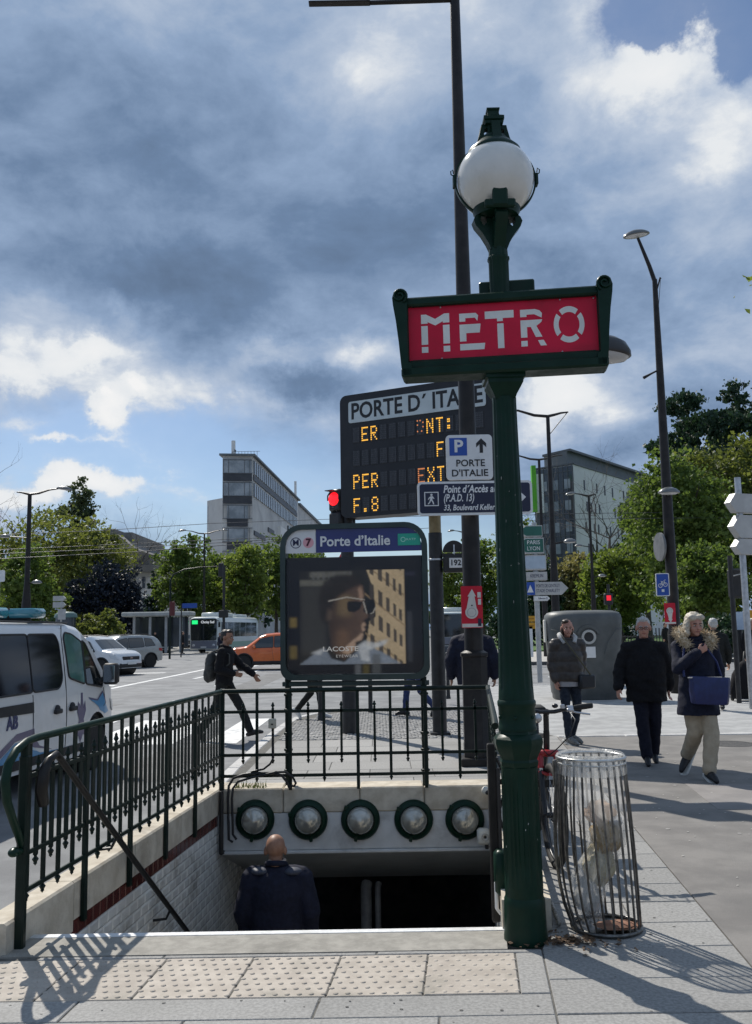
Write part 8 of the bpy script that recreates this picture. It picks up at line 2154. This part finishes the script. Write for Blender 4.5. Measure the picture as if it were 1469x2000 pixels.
# walking man on the left, seen from the side
pml = person('young man in black with a backpack striding across the road to the right', (-2.48, 15.0, ROADZ), R(80), 1.76, SKIN2, ((.0, -.05, 1.622), -6, 4),
    [((-.175, -.02, 1.385), (-.215, .03, 1.11), (-.10, -.20, 1.045), (.45, -.8, -.2), (.1, -.3, 1)), ((.175, -.02, 1.385), (.23, -.20, 1.17), (.20, -.43, 1.02), (-.05, -.55, -.85), (-.3, -1, .5))],
    [((.085, 0, .91), (.085, -.24, .53), (.06, -.42, .135), (.065, -.56, .135)), ((-.085, 0, .91), (-.09, .10, .50), (-.08, .36, .17), (-.08, .33, .045))],
    BLKC, CHAR, SHOE, short_hair(HDARK), lean=-.10, hem=.86, hem_r=(.175, .135), wr=.012, arm_r=(.074, .066, .052), leg_r=(.094, .072, .064))
rk = thing('backpack', 'dark grey backpack on the back of the striding young man', 'backpack', (-2.48, 15.0, ROADZ), R(80))
mb = MB(); mb.sphere((0, .215, 1.17), (.15, .10, .25), 18, 14); mb.sphere((0, .27, 1.04), (.125, .07, .14), 16, 12)
remesh('bag', mb, .012, mat('pack_grey', (.028, .03, .03), (.045, .047, .046), 20, .7), rk, 3, .008, 12)
obj('strap', MB().tube([(-.10, .16, 1.40), (-.12, .02, 1.45), (-.13, -.13, 1.36), (-.15, -.14, 1.22), (-.15, .05, 1.05)], .018, 6, flat=.5), mat('pack_strap', (.05, .052, .05), rough=.8), rk, 60)
# bald man going down the stairs
pbd = person('bald man in a dark navy quilted jacket going down the metro stairs', (-.83, 7.62, -1.70), R(176), 1.72, SKIN2, ((.02, -.025, 1.578), 6, 8),
    [((-.20, .0, 1.37), (-.275, .03, 1.12), (-.25, -.08, .90), (0, -.3, -1), (.3, -1, 0)), ((.20, .0, 1.37), (.275, .03, 1.12), (.26, -.06, .90), (0, -.3, -1), (-.3, -1, 0))],
    [((-.085, 0, .90), (-.085, -.16, .53), (-.08, -.06, .13), (-.08, -.19, .09)), ((.085, 0, .90), (.09, .02, .50), (.08, .10, .09), (.08, -.03, .05))],
    NAVC, NAVT, SHOE, None, hem=.80, hem_r=(.205, .155), quilt=.006, arm_r=(.088, .078, .062), wr=.008, torso=[(.80, 0, 0, .21, .155), (.95, 0, 0, .215, .16), (1.1, 0, 0, .22, .16), (1.27, 0, .01, .23, .155), (1.36, 0, .015, .215, .125), (1.42, 0, .015, .14, .09), (1.465, 0, .015, .08, .07)])
obj('shoulder_patch', MB().sphere((-.13, .03, 1.425), (.085, .075, .032), 16, 10).sphere((.13, .03, 1.425), (.085, .075, .032), 16, 10), mat('patch_slate', (.030, .036, .058), (.045, .052, .078), 30, .6), pbd, 60)
obj('shirt_collar', MB().tube([(.062 * math.cos(a), .012 + .060 * math.sin(a), 1.50) for a in [2 * math.pi * i / 20 for i in range(20)]], .014, 7, closed=True), mat('collar_beige', (.36, .30, .25), rough=.9), pbd, 60)
# people half hidden behind the panel, the mast and at the right edge
std_arms = [((-.19, 0, 1.38), (-.25, .04, 1.12), (-.25, -.04, .88), (0, -.2, -1), (.3, -1, 0)), ((.19, 0, 1.38), (.25, .04, 1.12), (.25, -.04, .88), (0, -.2, -1), (-.3, -1, 0))]
wide_legs = [((-.085, 0, .90), (-.09, -.20, .51), (-.08, -.24, .10), (-.08, -.37, .07)), ((.085, 0, .90), (.09, .02, .49), (.08, .30, .16), (.08, .24, .05))]
std_legs = [((-.085, 0, .90), (-.085, -.03, .49), (-.08, .0, .085), (-.09, -.13, .045)), ((.085, 0, .90), (.085, -.02, .49), (.08, .03, .085), (.09, -.10, .045))]
person('person in black trousers and white trainers hidden behind the station panel', (P(607, 1400, 16.9).x, 16.9, 0), R(78), 1.68, SKIN, ((0, -.03, 1.62), 0, 0), std_arms, wide_legs, BLKC, CHAR, SHOEW, short_hair(HDARK), vox=.012)
person('person in bright blue jeans walking behind the panel and the board post', (P(818, 1400, 17.1).x, 17.1, 0), R(-80), 1.70, SKIN, ((0, -.03, 1.62), 0, 0), std_arms, wide_legs, BLKC, JEANB, SHOE, short_hair(HDARK), vox=.012)
person('broad person in a dark navy jacket standing behind the brown mast', (P(926, 1400, 12.9).x, 12.9, 0), R(172), 1.82, SKIN, ((0, -.02, 1.635), 0, 14), [((-.20, 0, 1.33), (-.285, .04, 1.10), (-.285, -.04, .88), (0, -.2, -1), (.3, -1, 0)), ((.20, 0, 1.33), (.285, .04, 1.10), (.285, -.04, .88), (0, -.2, -1), (-.3, -1, 0))], [(a, b, c, d) for a, b, c, d in [((-.06, 0, .9), (-.06, -.02, .49), (-.055, .0, .085), (-.06, -.13, .045)), ((.06, 0, .9), (.06, -.02, .49), (.055, .03, .085), (.06, -.1, .045))]], NAVC, CHAR, SHOE, short_hair(HDARK), vox=.012, arm_r=(.095, .085, .065), torso=[(.78, 0, 0, .20, .15), (.95, 0, 0, .225, .17), (1.1, 0, 0, .24, .17), (1.27, 0, .01, .245, .16), (1.36, 0, .015, .22, .13), (1.42, 0, .015, .14, .09), (1.465, 0, .015, .08, .07)])
p = G(1400, 1345); person('grey haired person walking away with a dark backpack behind the blond woman', (P(1398, 1300, 17.5).x, 17.5, -.012), R(170), 1.72, SKIN, ((0, -.02, 1.615), 0, 0), std_arms, std_legs, CHAR, CHAR, SHOE, short_hair(HGREY), vox=.012)
person('person in dark clothes cut off by the right edge of the view', (P(1474, 1300, 20.0).x, 20.0, -.012), R(20), 1.72, SKIN, ((0, -.02, 1.615), 0, 0), std_arms, std_legs, BLKC, CHAR, SHOE, short_hair(HBLOND), vox=.012)
sb = thing('shopping_trolley', 'black rounded shopping trolley beside the info panel at the right edge', 'trolley bag', (P(1452, 1338, 19.5).x, 19.5, -.012))
mb = MB(); rings(mb, [(.05, 0, 0, .26, .17), (.2, 0, 0, .30, .19), (.55, .02, 0, .24, .17), (.75, .04, 0, .13, .1), (.82, .05, 0, .04, .04)])
obj('bag', mb, BLKC, sb, 60); obj('handle', MB().tube([(.06, .1, .7), (.12, .15, 1.0), (.2, .15, 1.02)], .014, 6), BLACKM, sb, 60)
for s in (-1, 1): obj('wheel', MB().tube([(s * .2 - .02, .12, .06), (s * .2 + .02, .12, .06)], .06, 12), RUBBER, sb, 40)
# small figures far off by the bus stop
for px, Y, lab, mt, rz in ((357, 70, 'small dark figure waiting at the bus stop', BLKC, 90), (430, 66, 'small dark figure in front of the bus windscreen', NAVC, -40), (303, 74, 'small figure under the bus shelter roof', CHAR, 20), (1300, 48, 'small figure on the far pavement behind the right street light', CHAR, 40)):
    person(lab, (P(px, 1240, Y).x, Y, ROADZ if Y > 60 and px > 400 else .01), R(rz), 1.7, SKIN, ((0, -.02, 1.615), 0, 0), std_arms, std_legs, mt, CHAR, SHOE, short_hair(HDARK), vox=.02)
